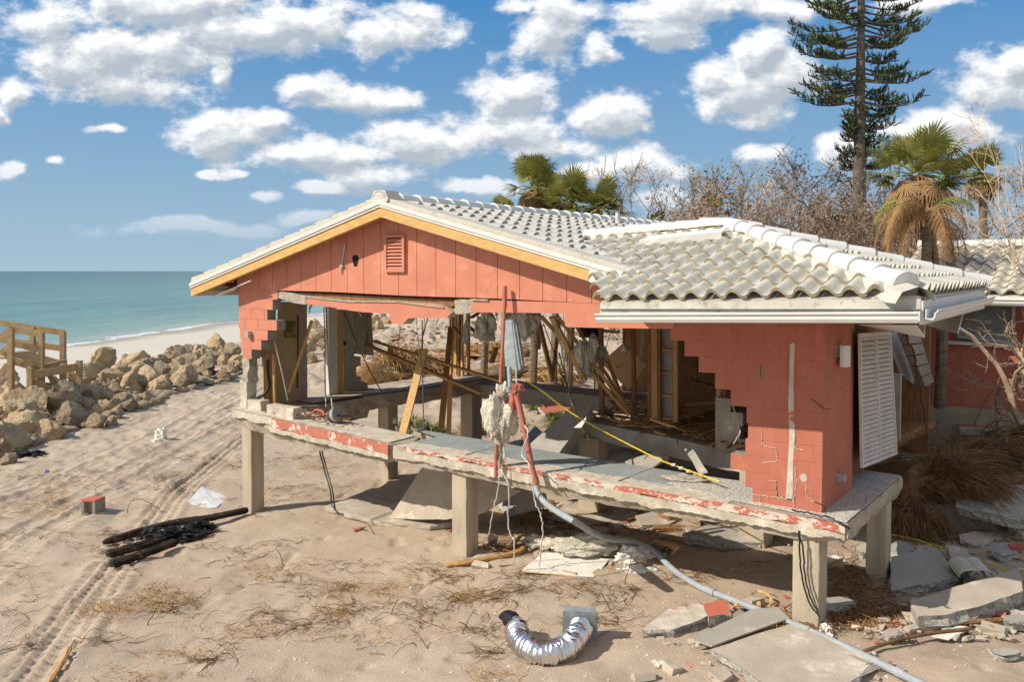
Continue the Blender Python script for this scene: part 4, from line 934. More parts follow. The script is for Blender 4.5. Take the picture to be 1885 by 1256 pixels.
# ---- left wall: tan panel, white post, grey plaster fragment
def side_poly(name, pts, u, th, mats, parent=house): mb = MB(); mb.prism([Sp(x, y, u) for x, y in pts], U * th, 0, 1 if isinstance(mats, list) else 0, 0); return mb.build(name, mats, parent)
side_poly('tan_wall_panel', [(488,744),(553,741),(553,556),(515,556),(512,596),(494,600),(493,625),(484,640),(484,660)], .22, -.04, M_tan)
side_poly('wall_end_trim', [(553,741),(566,740),(565,556),(553,556)], .2, -.08, M_grayw)
side_poly('torn_wallpaper', [(521,590),(545,592),(546,622),(523,622)], .235, -.004, M_grn)
side_poly('door_post', [(606,727),(621,728),(620,565),(605,565)], .30, -.1, M_metal)
side_poly('post_lining', [(622,727),(632,727),(631,570),(622,570)], .27, -.06, M_ply)
side_poly('plaster_wall_fragment', [(632,727),(677,718),(677,706),(665,702),(664,693),(656,692),(656,676),(664,672),(664,657),(652,655),(651,640),(658,640),(657,652),(688,655),(684,575),(632,570)], .22, -.16, [M_grayw, M_blk])
mb = MB(); c = Sp(633, 632, .24); mb.tube([c, c + U*.03], .045, 12); mb.build('outlet_box', M_wire, house)
# upper side plate / header along the left wall
mb = MB(); mb.bar(H(.1, .2, 4.42), H(.1, 7, 4.42), .18, .16); mb.build('wall_plate', M_wdark, house)
# ================================================================== timber and studs inside the house
def stick(mb, a, b, w, t, up=None): mb.bar(a, b, w, t, up)
def plank(a, b, w, t, m, name='loose_plank', label=None, cat='plank', up=None, parent=None, group=None):
    mb = MB(); mb.bar(a, b, w, t, up)
    if parent is not None: return mb.build(name, m, parent)
    return one(name, mb, m, label, cat, group)
# studs on the rear beam (part of the house)
for (x, xt, w, yb, yt, dep, m) in [(828,832,.09,697,578,6.2,M_wlight),(838,838,.12,694,578,6.25,M_wood),(850,849,.10,693,578,6.3,M_wlight),(862,862,.09,692,578,6.6,M_wood),(845,846,.05,693,578,6.15,M_wdark)]:
    plank(W(x, yb, dep), W(xt, yt, dep), w, .06, m, 'wall_stud', parent=house, up=D)
for (x, xt, w, yb, yt, dep, m) in [(1108,1106,.09,766,604,3.3,M_wdark),(1168,1165,.07,766,604,3.2,M_wdark),(1197,1195,.09,772,604,3.15,M_wdark),(1206,1205,.11,774,604,3.1,M_wood),(1244,1244,.08,778,604,3.0,M_wood),(1214,1213,.06,774,604,3.12,M_wdark),(1323,1324,.08,784,700,2.75,M_wood),(1334,1334,.07,786,715,2.7,M_wdark)]:
    plank(W(x, yb, dep), W(xt, yt, dep), w, .05, m, 'wall_stud', parent=house, up=D)
# lath-and-plaster between studs, small block stack, dark room walls behind
for i in range(4):
    mb = MB(); y0 = 770 - i * 42; mb.prism([W(1216, y0 - 4, 3.25), W(1238, y0 - 2, 3.25), W(1238, y0 - 36, 3.25), W(1216, y0 - 38, 3.25)], D * .03); mb.build('plaster_panel', M_grayw, house)
    plank(W(1214, y0, 3.2), W(1240, y0 + 2, 3.2), .06, .05, M_wood, 'blocking', parent=house)
block_wall('block_wall', [(8.95, 9.45), (8.95, 9.35), (8.95, 9.4), (8.95, 9.2)], lambda a, b, z: H(a, b + 2.35, z), ZS - .06, mats=(M_slab, M_grayw), seed=9)
def room_wall(name, a, b, z0, z1, m, th=.1): mb = MB(); t = (b - a).normalized(); n = t.cross(ZU); mb.prism([a + ZU*z0, b + ZU*z0, b + ZU*z1, a + ZU*z1], n * th); return mb.build(name, m, house)
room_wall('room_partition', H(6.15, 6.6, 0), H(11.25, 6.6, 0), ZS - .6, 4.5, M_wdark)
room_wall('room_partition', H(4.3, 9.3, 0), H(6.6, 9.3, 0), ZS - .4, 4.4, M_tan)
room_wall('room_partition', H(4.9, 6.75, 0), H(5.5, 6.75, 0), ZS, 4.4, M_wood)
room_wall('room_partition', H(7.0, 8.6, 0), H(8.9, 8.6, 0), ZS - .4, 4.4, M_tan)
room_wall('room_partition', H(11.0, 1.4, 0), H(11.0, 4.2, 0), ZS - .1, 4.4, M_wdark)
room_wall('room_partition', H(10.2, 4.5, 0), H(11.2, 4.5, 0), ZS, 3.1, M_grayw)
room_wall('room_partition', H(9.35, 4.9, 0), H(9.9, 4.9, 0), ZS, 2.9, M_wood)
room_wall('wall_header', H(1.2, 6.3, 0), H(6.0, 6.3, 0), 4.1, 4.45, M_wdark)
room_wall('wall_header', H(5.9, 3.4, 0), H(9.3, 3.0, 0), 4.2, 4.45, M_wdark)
mb = MB()
for k in range(8): u = 5.2 + k * .6; mb.bar(H(u, .3, 4.38), H(u, 6.5, 4.38), .04, .12)
mb.build('ceiling_joists', M_wood, house)

# ---- loose lumber: each stick its own thing
LUM = [
 # (a, b, w, t, mat, label)
 (W(738,812,.5), W(781,643,1.6), .14, .05, M_wlight, 'bright plank leaning from the broken beam end up to the right'),
 (W(531,722,.6), W(574,590,1.0), .10, .05, M_wood, 'short brown plank leaning against the tan wall panel'),
 (W(812,790,3.0), W(830,604,4.8), .13, .05, M_wood, 'plank standing upright beside the pier behind the blue-grey floor'),
 (W(826,796,3.1), W(829,690,3.2), .10, .04, M_wood, 'short hanging plank beside the pier behind the blue-grey floor'),
 (W(672,634,3.2), W(886,724,2.6), .12, .05, M_wood, 'long plank sloping down to the right across the opening, lower of two'),
 (W(690,629,3.4), W(922,702,2.2), .09, .04, M_wood, 'long thin plank sloping down to the right across the opening, upper of two'),
 (W(718,640,3.6), W(722,662,3.5), .12, .05, M_wlight, 'stub of plank nailed between the two sloping planks'),
 (W(996,582,2.2), W(1158,764,3.0), .15, .06, M_wood, 'heavy plank slanting down to the inner beam, lowest of three'),
 (W(1026,582,2.3), W(1160,760,3.1), .14, .06, M_wlight, 'heavy plank slanting down to the inner beam, middle of three'),
 (W(1060,600,2.6), W(1156,752,3.2), .12, .05, M_wood, 'heavy plank slanting down to the inner beam, topmost of three'),
 (W(990,586,4.6), W(1018,700,4.6), .11, .05, M_wood, 'plank leaning left of the slanting heavy planks'),
 (W(1030,590,4.2), W(1016,702,4.8), .07, .04, M_wdark, 'dark thin plank crossing behind the slanting heavy planks'),
 (W(834,602,3.8), W(856,628,3.6), .06, .04, M_wood, 'short plank wedged behind the rear studs, sloping'),
 (W(858,596,3.6), W(888,624,3.4), .06, .04, M_wdark, 'small dark plank hanging right of the rear studs'),
 (W(905,668,5.2), W(913,640,5.2), .16, .05, M_wood, 'stub of board lying on end behind the hanging duct plate'),
 (W(1200,772,2.6), W(1240,786,2.2), .07, .03, M_wlight, 'splintered pale slat lying on the inner beam'),
 (W(1206,795,2.4), W(1222,800,2.2), .06, .03, M_wood, 'splintered brown offcut lying on the inner beam'),
]
for (a, b, w, t, m, lab) in LUM: plank(a, b, w, t, m, label=lab)
LUM2 = [
 (W(1016,584,1.8), W(1076,700,3.0), .10, .05, M_wlight, 'thin plank hanging crooked just left of the torn insulation'),
 (W(1108,640,3.4), W(1150,744,3.3), .07, .04, M_wood, 'narrow batten leaning against the stud left of the brown board'),
 (W(1250,620,4.6), W(1216,700,5.0), .10, .04, M_wdark, 'dark board leaning in the back of the right room'),
 (W(1270,700,4.4), W(1352,724,4.4), .12, .05, M_wdark, 'dark rafter fallen across the back of the right room, upper'),
 (W(1262,745,4.0), W(1350,738,4.2), .10, .05, M_wood, 'brown rafter fallen across the back of the right room, lower'),
 (W(640,596,3.6), W(672,660,3.8), .06, .04, M_wood, 'splintered batten hanging at the plaster wall fragment'),
 (W(868,585,4.2), W(905,560,4.8), .08, .04, M_wdark, 'dark ceiling batten torn down above the rear studs'),
 (W(1070,605,3.8), W(1140,612,4.0), .10, .05, M_wood, 'ceiling batten sagging above the brown board'),
 (W(1184,604,3.6), W(1176,690,4.4), .05, .03, M_white, 'pale trim strip hanging behind the brown board'),
 (W(1130,760,3.5), W(1205,742,3.8), .10, .04, M_wood, 'splintered board lying across the studs above the inner beam'),
]
for (a, b, w, t, m, lab) in LUM2: plank(a, b, w, t, m, label=lab)
rr = random.Random(55)
for (m, nm, lab, n, hang_) in ((M_wdark, 'splinter_clutter', 'dark splinters and lath piled along the inner beam and floor', 170, False), (M_wood, 'splinter_clutter', 'brown splintered lath piled along the inner beam and floor', 110, False), (M_wire, 'wire_tangle', 'thin wires and threads dangling from the torn ceiling', 34, True), (M_grayw, 'paper_shreds', 'grey shreds of paper and felt dangling from the torn ceiling', 46, True)):
    mb = MB()
    for i in range(n):
        if hang_:
            u = rr.choice((rr.uniform(1.2, 4.6), rr.uniform(4.6, 9.0))); d = rr.uniform(.3, 3.2); p = H(u, d, 4.33); l = rr.uniform(.15, 1.5 if nm == 'wire_tangle' else .45); pts = [p]
            for k in range(5): pts.append(pts[-1] + Vector((rr.uniform(-.05,.05), rr.uniform(-.04,.04), -l/5)))
            if nm == 'wire_tangle': mb.tube(pts, .006, 3)
            else:
                for a, b in zip(pts[:-1], pts[1:]): mb.bar(a, b, rr.uniform(.02,.07), .004, up=D)
        else:
            u = rr.uniform(5.9, 11.0); base_d = 3.4 - (u - 6) * .27; d = base_d + abs(rr.gauss(0, .9)) - .25; z = ZS + (.0 if d < base_d + .3 else .03) + rr.uniform(.0, .14); a = rr.uniform(0, 3.14); t = (U*math.cos(a) + D*math.sin(a) + ZU*rr.uniform(-.2,.35)).normalized(); l = rr.uniform(.05, .34); mb.bar(H(u, d, z) - t*l, H(u, d, z) + t*l, rr.uniform(.015,.07), rr.uniform(.008,.03))
    one(nm, mb, m, lab, 'debris', kind='stuff')
# square brown panel hanging by a corner
P = [W(x, y, dd) for x, y, dd in ((1157,637,4.2),(1190,668,4.2),(1156,718,4.2),(1106,671,4.2),(1143,632,4.2))]
P = [W(x, y, 4.2) for x, y in ((1148,631),(1191,672),(1156,718),(1106,668))]
mb = MB(); mb.prism(P, D * .025); one('brown_panel', mb, M_card, 'square brown board hanging corner-down behind the studs', 'panel')
mb = MB(); c = W(1148, 643, 4.12); mb.tube([c, c + D*.04], .06, 14); 
plate = one('round_socket', mb, M_metal, 'round white socket box hanging at the top of the brown board', 'socket')
mb = MB(); mb.tube([W(1134, 648, 4.1), W(1133.5, 672, 4.1)], .006, 5); mb.box(W(1133.5, 676, 4.1), U*.03, D*.03, ZU*.03); one('yellow_plug', mb, M_rope, 'small yellow plug on a thin cord in front of the brown board', 'plug')
mb = MB(); mb.box(W(1088, 606, 3.9), U*.18, D*.15, ZU*.16); mb.box(W(1088, 600, 3.7), U*.14, D*.02, ZU*.05); mb.tube([W(1088,606,3.72), W(1088,606,3.6)], .1, 12); one('ceiling_fixture', mb, M_cloth, 'black box-shaped fixture hanging under the ceiling behind the lintel', 'fixture')
mb = MB(); mb.box(W(1083, 668, 5.0), U*.13, D*.1, ZU*.3); mb.box(W(1083, 690, 5.0), U*.16, D*.13, ZU*.03); one('grey_cabinet', mb, M_grayw, 'small pale cabinet on end behind the slanting planks', 'cabinet')
mb = MB(); mb.box(W(1061, 652, 5.5), U*.22, D*.15, ZU*.16); mb.box(W(1061, 641, 5.5), U*.25, D*.18, ZU*.02); one('white_box', mb, M_wfoam, 'white box behind the slanting planks, left of the pale cabinet', 'box')
# ---- insulation
def blob(mb, c, sx, sy, sz, seed=0, sub=4, amp=.35, sc=2.2, drip=0.0, rot=None, ridged=0.0, zst=1.0):
    bm = bmesh.new(); bmesh.ops.create_icosphere(bm, subdivisions=sub, radius=1); c = Vector(c); off = len(mb.v)
    for v in bm.verts:
        p = v.co.copy(); pz = p.z; p = Vector((p.x, p.y, p.z * zst)); n = mnoise.noise(p * sc + Vector((seed * 7.1, 0, 0))) + .5 * mnoise.noise(p * sc * 2.3 + Vector((0, seed * 3.3, 0))) + .28 * mnoise.noise(p * sc * 5 + Vector((seed, 0, seed)))
        p.z = pz; q = p * (1 + amp * n); 
        if ridged: q = q * (1 + ridged * (.5 - abs(mnoise.noise(p * 3.7 + Vector((seed, seed, 0))))))
        if drip and p.z < 0: q.z -= drip * abs(mnoise.noise(Vector((p.x * 6, p.y * 6, seed)))) * (-p.z)
        q = Vector((q.x * sx, q.y * sy, q.z * sz))
        if rot: q = rot @ q
        mb.v.append(tuple(c + q))
    bm.verts.index_update()
    for f in bm.faces: mb.f.append(tuple(off + v.index for v in f.verts)); mb.m.append(0)
    bm.free()
def fluff(c, sx, sy, sz, seed, label, m=M_ins, drip=.6, strands=40, cat='insulation', name='insulation_clump', group=None):
    mb = MB(); blob(mb, c, sx, sy, sz, seed, 5, .75, 1.7, drip*.6, zst=.45 if drip else .9); rr = random.Random(seed)
    for i in range(int(strands * 4)):
        a = rr.uniform(0, 6.28); p = Vector(c) + Vector((math.cos(a)*sx*rr.uniform(.2,.95), math.sin(a)*sy*rr.uniform(.2,.95), -sz * rr.uniform(-.3, .8)))
        mb.tube([p, p + Vector((rr.uniform(-.03,.03), rr.uniform(-.03,.03), -rr.uniform(.05,.3)*sz)), p + Vector((rr.uniform(-.08,.08), rr.uniform(-.05,.05), -rr.uniform(.3,.75)*sz))], [.008, .006, .002], 3)
    return one(name, mb, m, label, cat, group, smooth=True, angle=0)
fluff(W(921,765,-.3), .18, .13, .30, 1, 'big cream insulation clump hanging in front of the floor edge')
fluff(W(925,722,-.28), .08, .06, .13, 2, 'small cream insulation tuft above the big hanging clump', drip=.3)
fluff(W(922,832,-.3), .055, .05, .16, 3, 'thin tail of white insulation below the big hanging clump', drip=.3, strands=12)
fluff(W(1080,655,2.4), .15, .12, .26, 4, 'torn insulation caught on the slanting heavy planks')
fluff(W(962,594,3.0), .26, .13, .28, 5, 'sheet of dirty insulation sagging from the ceiling right of the hanging plate', m=M_wfoam, strands=90)
fluff(W(893,598,3.4), .20, .10, .26, 6, 'curl of insulation sagging from the ceiling left of the hanging plate', m=M_wfoam, strands=90)
fluff(W(858,612,3.2), .07, .05, .2, 16, 'small torn rag of insulation beside the rear studs', strands=15)
fluff(W(1107,652,2.9), .10, .07, .12, 17, 'small grey fluff on the stud left of the brown board', strands=15)
def hang(pts, r, m, label, cat='cable', name='hanging_cable', n=5, jit=0, sm=8, group=None):
    mb = MB(); mb.tube(curve_pts(pts, sm, jit), r, n); return one(name, mb, m, label, cat, group, smooth=True)
hang([W(1019,585,1.9), W(1024,610,1.9), W(1034,640,1.95), W(1040,680,2), W(1053,748,2.2)], .02, M_ins, 'frayed white strand of insulation hanging from the ceiling plate', 'insulation', 'insulation_strand', jit=.015)
# ---- pipes
c0 = W(927, 527, -.20); mb = MB(); mb.tube([W(929,527,-.12), W(929,566,-.14)], .035, 8); mb.tube(curve_pts([W(929,560,-.14), W(926,620,-.2), W(922,690,-.28), W(921,705,-.3)], 6), .025, 10)
pipe = one('salmon_pipe', mb, M_pvcr, 'thin salmon pipe hanging straight down from the gable siding', 'pipe', smooth=True)
mb = MB(); mb.tube([W(914,818,-.36), W(913,878,-.36)], .032, 10); one('salmon_pipe', mb, M_pvcr, 'short salmon pipe stub crossing the front of the floor beam', 'pipe', smooth=True)
mb = MB(); mb.tube([W(940,728,-.3), W(937,676,-.25)], .035, 10); mb.tube([W(938,722,-.3), W(937,712,-.3)], .05, 10); one('vent_pipe', mb, M_galv, 'short galvanised pipe below the hanging metal plate', 'pipe', smooth=True)
# drain pipe: salmon then grey along the sand
g = lambda x, y, l=.06: G(x, y, l)
bend = W(995, 912, -.42)
mb = MB(); mb.tube(curve_pts([W(951,728,-.35), W(964,785,-.38), W(979,860,-.42), W(987,893,-.45)], 5), .043, 14); mb.tube([W(984,878,-.44), W(987,893,-.45)], .052, 14)
o = one('drain_pipe', mb, M_pvcr, 'long salmon drain pipe running down past the floor edge and away grey over the sand', 'pipe', smooth=True, origin=tuple(G(1000,960)))
mb = MB(); mb.tube(curve_pts([W(986,893,-.45), W(992,912,-.5), W(1008,930,-.55), W(1030,945,-.75), W(1060,962,-.95), g(1110,990,.5), g(1160,997,.28), g(1200,1012,.18), g(1240,1050,.12), g(1290,1082), g(1340,1102), g(1400,1126), g(1450,1146), g(1520,1176), g(1600,1213), g(1700,1262), g(1800,1310)], 6), .043, 14)
for q in ((1208,1018),(1300,1086),(1475,1157),(1650,1237)): a = g(*q); b = g(q[0]+16, q[1]+7); mb.tube([a, b], .051, 14)
mb.build('grey_pipe_run', M_pvcg, o, smooth=True)
# salmon scoop / torn fitting
mb = MB(); mb.prism([W(x, y, -.33) for x, y in ((938,722),(947,716),(950,735),(949,754),(944,757),(936,748))], D*.06); blob(mb, W(953,714,-.33), .075, .06, .065, 5, 3, .7); blob(mb, W(944,740,-.35), .045, .05, .12, 8, 3, .4); one('broken_fitting', mb, M_pvcr, 'crumpled salmon pipe fitting at the head of the long drain pipe', 'fitting', smooth=True)
# galvanised plate hanging
mb = MB(); P = [W(x, y, -.05) for x, y in ((930,590),(946,588),(951,600),(962,672),(960,680),(944,681),(930,674),(928,640))]; mb.prism(P, D * .015)
mb.bar(W(947,590,-.02), W(961,680,-.02), .03, .12, up=D); one('metal_plate', mb, M_galv, 'long galvanised metal plate hanging from the ceiling through the opening', 'metal plate')
# ---- wires
hang([W(946,590,.6), W(951,700,.2), W(962,770,-.3), W(972,800,-.5), W(960,835,-.5), W(975,860,-.6), W(985,920,-.6), W(998,960,-.6), W(997,1000,-.6), W(993,1045,-.6)], .010, M_wwire, 'long white wire dangling beside the drain pipe bend', jit=.012)
hang([W(926,870,-.5), W(937,900,-.5), W(935,960,-.5), W(940,985,-.5), W(946,1000,-.5), W(946,1050,-.5)], .010, M_wwire, 'white wire dangling below the floor edge, middle of three', jit=.01)
hang([W(918,850,-.4), W(917,900,-.45), W(908,940,-.5), W(900,985,-.5)], .008, M_wwire, 'white wire dangling below the floor edge, leftmost of three', jit=.01)
hang([W(591,825,.0), W(600,860,.0), W(612,905,-.1), W(618,940,-.1), W(632,948,-.2)], .014, M_gwire, 'green cable looped from the broken beam to the fallen slab, right strand', jit=.003)
hang([W(586,822,.02), W(597,865,.0), W(608,905,-.1), W(611,930,-.15), W(620,944,-.2)], .014, M_wire, 'black cable looped from the broken beam to the fallen slab, left strand', jit=.003)
hang([W(967,700,.4), W(1000,722,.6), W(1040,753,.8), W(1090,783,.9), W(1150,815,1.0), W(1210,845,.9), W(1240,857,.85), W(1290,875,.5), W(1325,888,.3)], .011, M_rope, 'yellow rope strung from the hanging fitting down to the floor edge', 'rope', 'yellow_rope', sm=6)
mb = MB()
for k in range(4): c = W(1240 + 14*k, 857 + 6*k, .8 - .06*k); mb.tube([c - U*.03, c + U*.03 + ZU*.01], .022, 6)
one('rope_knot', mb, M_wwire, 'frayed knots on the yellow rope above the floor edge', 'knot', smooth=True)
hang([G(1600,980,.1), G(1680,992,.1), G(1760,1018,.1), G(1885,1060,.08)], .012, M_rope, 'yellow rope lying on the rubble at the far right', 'rope', 'yellow_rope', jit=.01)
hang([W(1471,978,-.27), W(1472,1010,-.26), W(1476,1060,-.25), W(1490,1110,-.26), W(1510,1138,-.3)], .011, M_wire, 'black wire hanging down the right front pier, left strand', jit=.004)
hang([W(1471,985,-.27), W(1479,1015,-.25), W(1482,1060,-.25), W(1492,1100,-.26), W(1506,1130,-.3)], .011, M_wire, 'black wire hanging down the right front pier, right strand', jit=.006)
hang([W(1460,940,-.27), W(1500,947,-.27), W(1530,955,-.3), W(1555,968,-.3), W(1563,975,-.3)], .011, M_wire, 'black wire lying along the foot of the corner wall', jit=.012)
hang([W(600,566,1.6), W(603,640,1.3), W(606,700,1.2), W(612,752,.9)], .016, M_slab, 'pale thin rod hanging left of the white door post, right of two', 'rod', 'hanging_rod')
hang([W(596,566,1.6), W(598,620,1.4), W(598,690,1.2), W(600,750,.9)], .014, M_slab, 'pale thin rod hanging left of the white door post, left of two', 'rod', 'hanging_rod')
hang([W(505,628,.2), W(520,690,.3), W(530,738,.4)], .016, M_slab, 'pale pipe leaning in front of the tan wall panel', 'pipe', 'leaning_pipe')
hang([W(548,580,.9), W(548,640,.9), W(547,715,.9)], .022, M_rust, 'rusted pipe hanging against the tan wall panel', 'pipe', 'rusted_pipe')
hang([W(634,574,1.8), W(660,640,1.8), W(690,700,2.2), W(703,722,2.4)], .012, M_rust, 'rusty rod slanting across the plaster wall fragment', 'rod', 'rusty_rod')
hang([W(788,585,3), W(778,620,3), W(776,650,2.8), W(751,740,2), W(750,780,2)], .012, M_rust, 'thin dark rod hanging behind the leaning bright plank', 'rod', 'rusty_rod', jit=.01)
hang([W(777,590,3.4), W(778,700,3.0), W(780,800,2.8)], .014, M_galv, 'grey conduit hanging right of the leaning bright plank', 'pipe', 'grey_conduit')
hang([W(1030,650,1.6), W(1042,700,1.6), W(1056,745,1.5), W(1062,770,1.5), W(1084,812,1.4)], .013, M_rust, 'rusty twisted rod beside the yellow rope', 'rod', 'rusty_rod', jit=.014)
hang([W(1000,596,1.2), W(1035,690,1.3), W(1058,748,1.4)], .008, M_wire, 'thin black wire in front of the slanting heavy planks')
hang([W(1665,600,4), W(1688,680,4.2), W(1702,760,4), W(1708,800,3.8)], .018, M_rust, 'rusty chain-like cable hanging by the tilted wall fragment', 'cable', jit=.02)
hang([W(1346,738,1.6), W(1362,790,1.5), W(1356,808,1.4), W(1350,818,1.3)], .008, M_wwire, 'pale wire curling beside the stepped wall edge')
# small stuff on the left beam: pot, pipe elbows
mb = MB(); c = H(2.35, .25, ZS + .05); ax = (U*.9 + ZU*.25).normalized(); mb.tube([c, c + ax*.12, c + ax*.27], [.085, .125, .15], 16); pot = one('rusted_can', mb, M_galv, 'rusted round can lying on the left beam', 'can', smooth=True, origin=tuple(c))
mb = MB(); mb.tube([c + ax*.10, c + ax*.16], [.127, .14], 16); mb.build('rust_band', M_rust, pot, smooth=True)
mb = MB(); mb.tube(curve_pts([H(1.75,.35,ZS+.03), H(1.95,.3,ZS+.13), H(2.15,.3,ZS+.1), H(2.2,.25,ZS+.02)], 4), .02, 8); one('copper_elbow', mb, M_brk, 'bent copper-red pipe beside the rusted can', 'pipe', smooth=True)
hang([H(1.9,.1,ZS+.05), H(2.2,.05,ZS+.06), H(2.6,.2,ZS+.1), H(2.9,.35,ZS+.08), H(3.0,.2,ZS+.05)], .014, M_wire, 'black cable curling along the left beam', jit=.01)
mb = MB()
rr = random.Random(5)
for i in range(90):
    u = rr.uniform(.8, 2.9); d = rr.uniform(-.1, .65); c = H(u, d, ZS + .055); a = rr.uniform(0, 3.1); t = U*math.cos(a) + D*math.sin(a); mb.bar(c - t*rr.uniform(.02,.09), c + t*rr.uniform(.02,.09) + ZU*.01, rr.uniform(.01,.03), rr.uniform(.008,.02))
one('beam_litter', mb, [M_wdark], 'scatter of dark splinters on the left beam', 'litter', kind='stuff')
mb = MB(); blob(mb, H(9.35, .45, ZR + .05), .30, .10, .05, 4, 3, .5, rot=Matrix.Rotation(-.4, 3, 'Z')); one('crushed_paper', mb, M_mort, 'crumpled grey sack on the blue-grey floor by the stepped wall', 'sack', smooth=True)
mb = MB(); P = [W(x, y, 1.3) for x, y in ((1056,788),(1079,768),(1078,775),(1070,788))]; mb.prism(P, D*.01); one('torn_plastic', mb, M_wfoam, 'torn white scrap hanging on the rusty rod by the rope', 'scrap')

# ================================================================== rubble on the sand
def gslab(name, px, thick, m, label, cat='concrete slab', tops=None, lift=0.0, jit=.045, seed=1, mside=None, group=None, tilt=(0, 0), step=.08, inset=.02):
    zc = sum(zg(*G(x, y).xy) for x, y in px) / len(px) + thick + lift
    c = Hz(sum(x for x, y in px)/len(px), sum(y for x, y in px)/len(px), zc); P = []
    for (x, y) in px:
        # plane through c with slopes tilt
        n = Vector((-tilt[0], -tilt[1], 1)); r = ray(x, y); t = (c - CAM).dot(n) / r.dot(n); P.append(CAM + r * t)
    mb = MB(); rough_slab(mb, ccw(P), None, thick, jit, inset, step, mi=(0, 1, 1), seed=seed)
    return one(name, mb, [m, mside or M_agg], label, cat, group)
gslab('concrete_slab', [(1640,1026),(1722,1008),(1740,1028),(1752,1050),(1762,1064),(1640,1088)], .17, M_gslab, 'grey slab with ragged right edge lying beyond the right front pier', seed=21, tilt=(.05,.12))
gslab('concrete_slab', [(1674,1106),(1790,1072),(1875,1046),(1885,1088),(1800,1118),(1740,1132),(1690,1136)], .2, M_slab, 'big pale slab with thick crumbling edge near the right border', seed=22, tilt=(.04,.06))
gslab('concrete_slab', [(1757,912),(1800,897),(1885,893),(1900,925),(1885,955),(1822,945),(1760,930)], .16, M_gslab, 'wide grey slab in the shade under the frond heap', seed=23, lift=.25, tilt=(0,.1))
big = gslab('concrete_slab', [(1310,1196),(1380,1172),(1455,1150),(1530,1178),(1612,1218),(1560,1262),(1410,1262),(1360,1225)], .1, M_slab, 'large pale slab at the bottom edge under the grey board', seed=24)
zt_ = LOC[big.name].z + max(v.co.z for v in big.data.vertices) - .006
for (xa, ya, xb, yb, sx, sy, n_) in ((1345,1188,1400,1168,7.5,2.2,13), (1500,1256,1590,1216,5,1.2,9)):
    mb = MB()
    for i in range(n_):
        a = Hz(xa + sx*i, ya + sy*i, zt_); b = Hz(xb + sx*i, yb + sy*i, zt_); m_ = a.lerp(b, .5) + Vector((.02,.015,0)); mb.tube(curve_pts([a, m_, b], 5), .006, 4)
    mb.build('adhesive_ridges', M_slab, big)
gslab('concrete_slab', [(1256,984),(1300,968),(1395,970),(1410,985),(1400,1000),(1330,998)], .14, M_gslab, 'rough slab lying in front of the beam shadow', seed=25, lift=.02, tilt=(0, .1))
gslab('concrete_slab', [(1012,952),(1040,928),(1120,925),(1180,944),(1150,962),(1060,968)], .05, M_slab, 'thin pale slab half buried under the floor, left one', seed=26)
gslab('concrete_slab', [(1170,950),(1215,938),(1262,950),(1230,966),(1180,968)], .06, M_slab, 'thin pale slab half buried under the floor, right one', seed=27)
gslab('concrete_slab', [(1183,1160),(1200,1146),(1232,1121),(1285,1112),(1306,1118),(1312,1132),(1240,1160)], .13, M_white, 'whitish broken slab wedge beside the salmon block', seed=28, tilt=(.02,.03))
gslab('salmon_block', [(1294,1112),(1336,1104),(1346,1130),(1304,1136)], .15, M_brk, 'salmon-topped block chunk beside the whitish slab wedge', 'block', seed=29)
gslab('grey_board', [(1270,1176),(1385,1122),(1430,1118),(1454,1138),(1310,1190)], .025, M_gslab, 'smooth grey board lying across the pale slab', 'board', lift=.09, jit=.003, seed=30, mside=M_slab, tilt=(.02,-.02))
gslab('white_board', [(958,1052),(1000,1018),(1122,1030),(1094,1064)], .02, M_wfoam, 'white board with splintered edge lying on the sand', 'board', lift=.05, jit=.006, seed=31, mside=M_ply)
gslab('concrete_slab', [(1740,1003),(1775,1010),(1800,1045),(1765,1052)], .1, M_slab, 'small broken piece of slab between the two right slabs', seed=32, lift=.1)
gslab('salmon_slab', [(990,750),(1022,742),(1064,741),(1066,752),(1004,762)], .12, M_brk, 'long salmon-painted slab lying behind the floor edge', 'slab', seed=33)
gslab('salmon_slab', [(1680,752),(1700,744),(1858,772),(1862,792),(1770,785)], .2, M_red, 'fallen terracotta wall slab in the right yard', 'slab', seed=34, lift=.5, mside=M_dark)
gslab('salmon_slab', [(1815,760),(1856,756),(1858,772),(1820,775)], .2, M_red, 'small terracotta wall piece behind the fallen wall slab', 'slab', seed=35, lift=.5, mside=M_dark)
gslab('white_tarp', [(1655,800),(1690,778),(1740,772),(1800,785),(1858,802),(1840,806),(1770,800),(1700,800)], .06, M_wfoam, 'crumpled whitish sheet under the fallen terracotta slab', 'sheet', seed=36, lift=.35, jit=.08, mside=M_wfoam)
gslab('white_tarp', [(1650,828),(1670,808),(1700,812),(1712,828),(1690,840),(1660,846)], .2, M_grayw, 'grey crumpled sack right of the louvred shutter', 'sack', seed=37, lift=.3, jit=.06, mside=M_grayw)
# broken row of blocks in the right yard
g0 = G(1664, 985); g1_ = G(1838, 978)
t = (g1_ - g0).normalized(); nn = Vector((-t.y, t.x, 0)); block_row = thing('block_row', tuple(g0), 'toppled row of grey hollow blocks half buried below the wide grey slab', 'block wall')
block_wall('blocks', [(0, (g1_-g0).length), (0, (g1_-g0).length * .9)], lambda a, b, z: g0 + t*a + nn*b + ZU*(z + .2*b), g0.z*0 - .05, mats=(M_blk, M_blk), parent=block_row, gap=.02, seed=12)
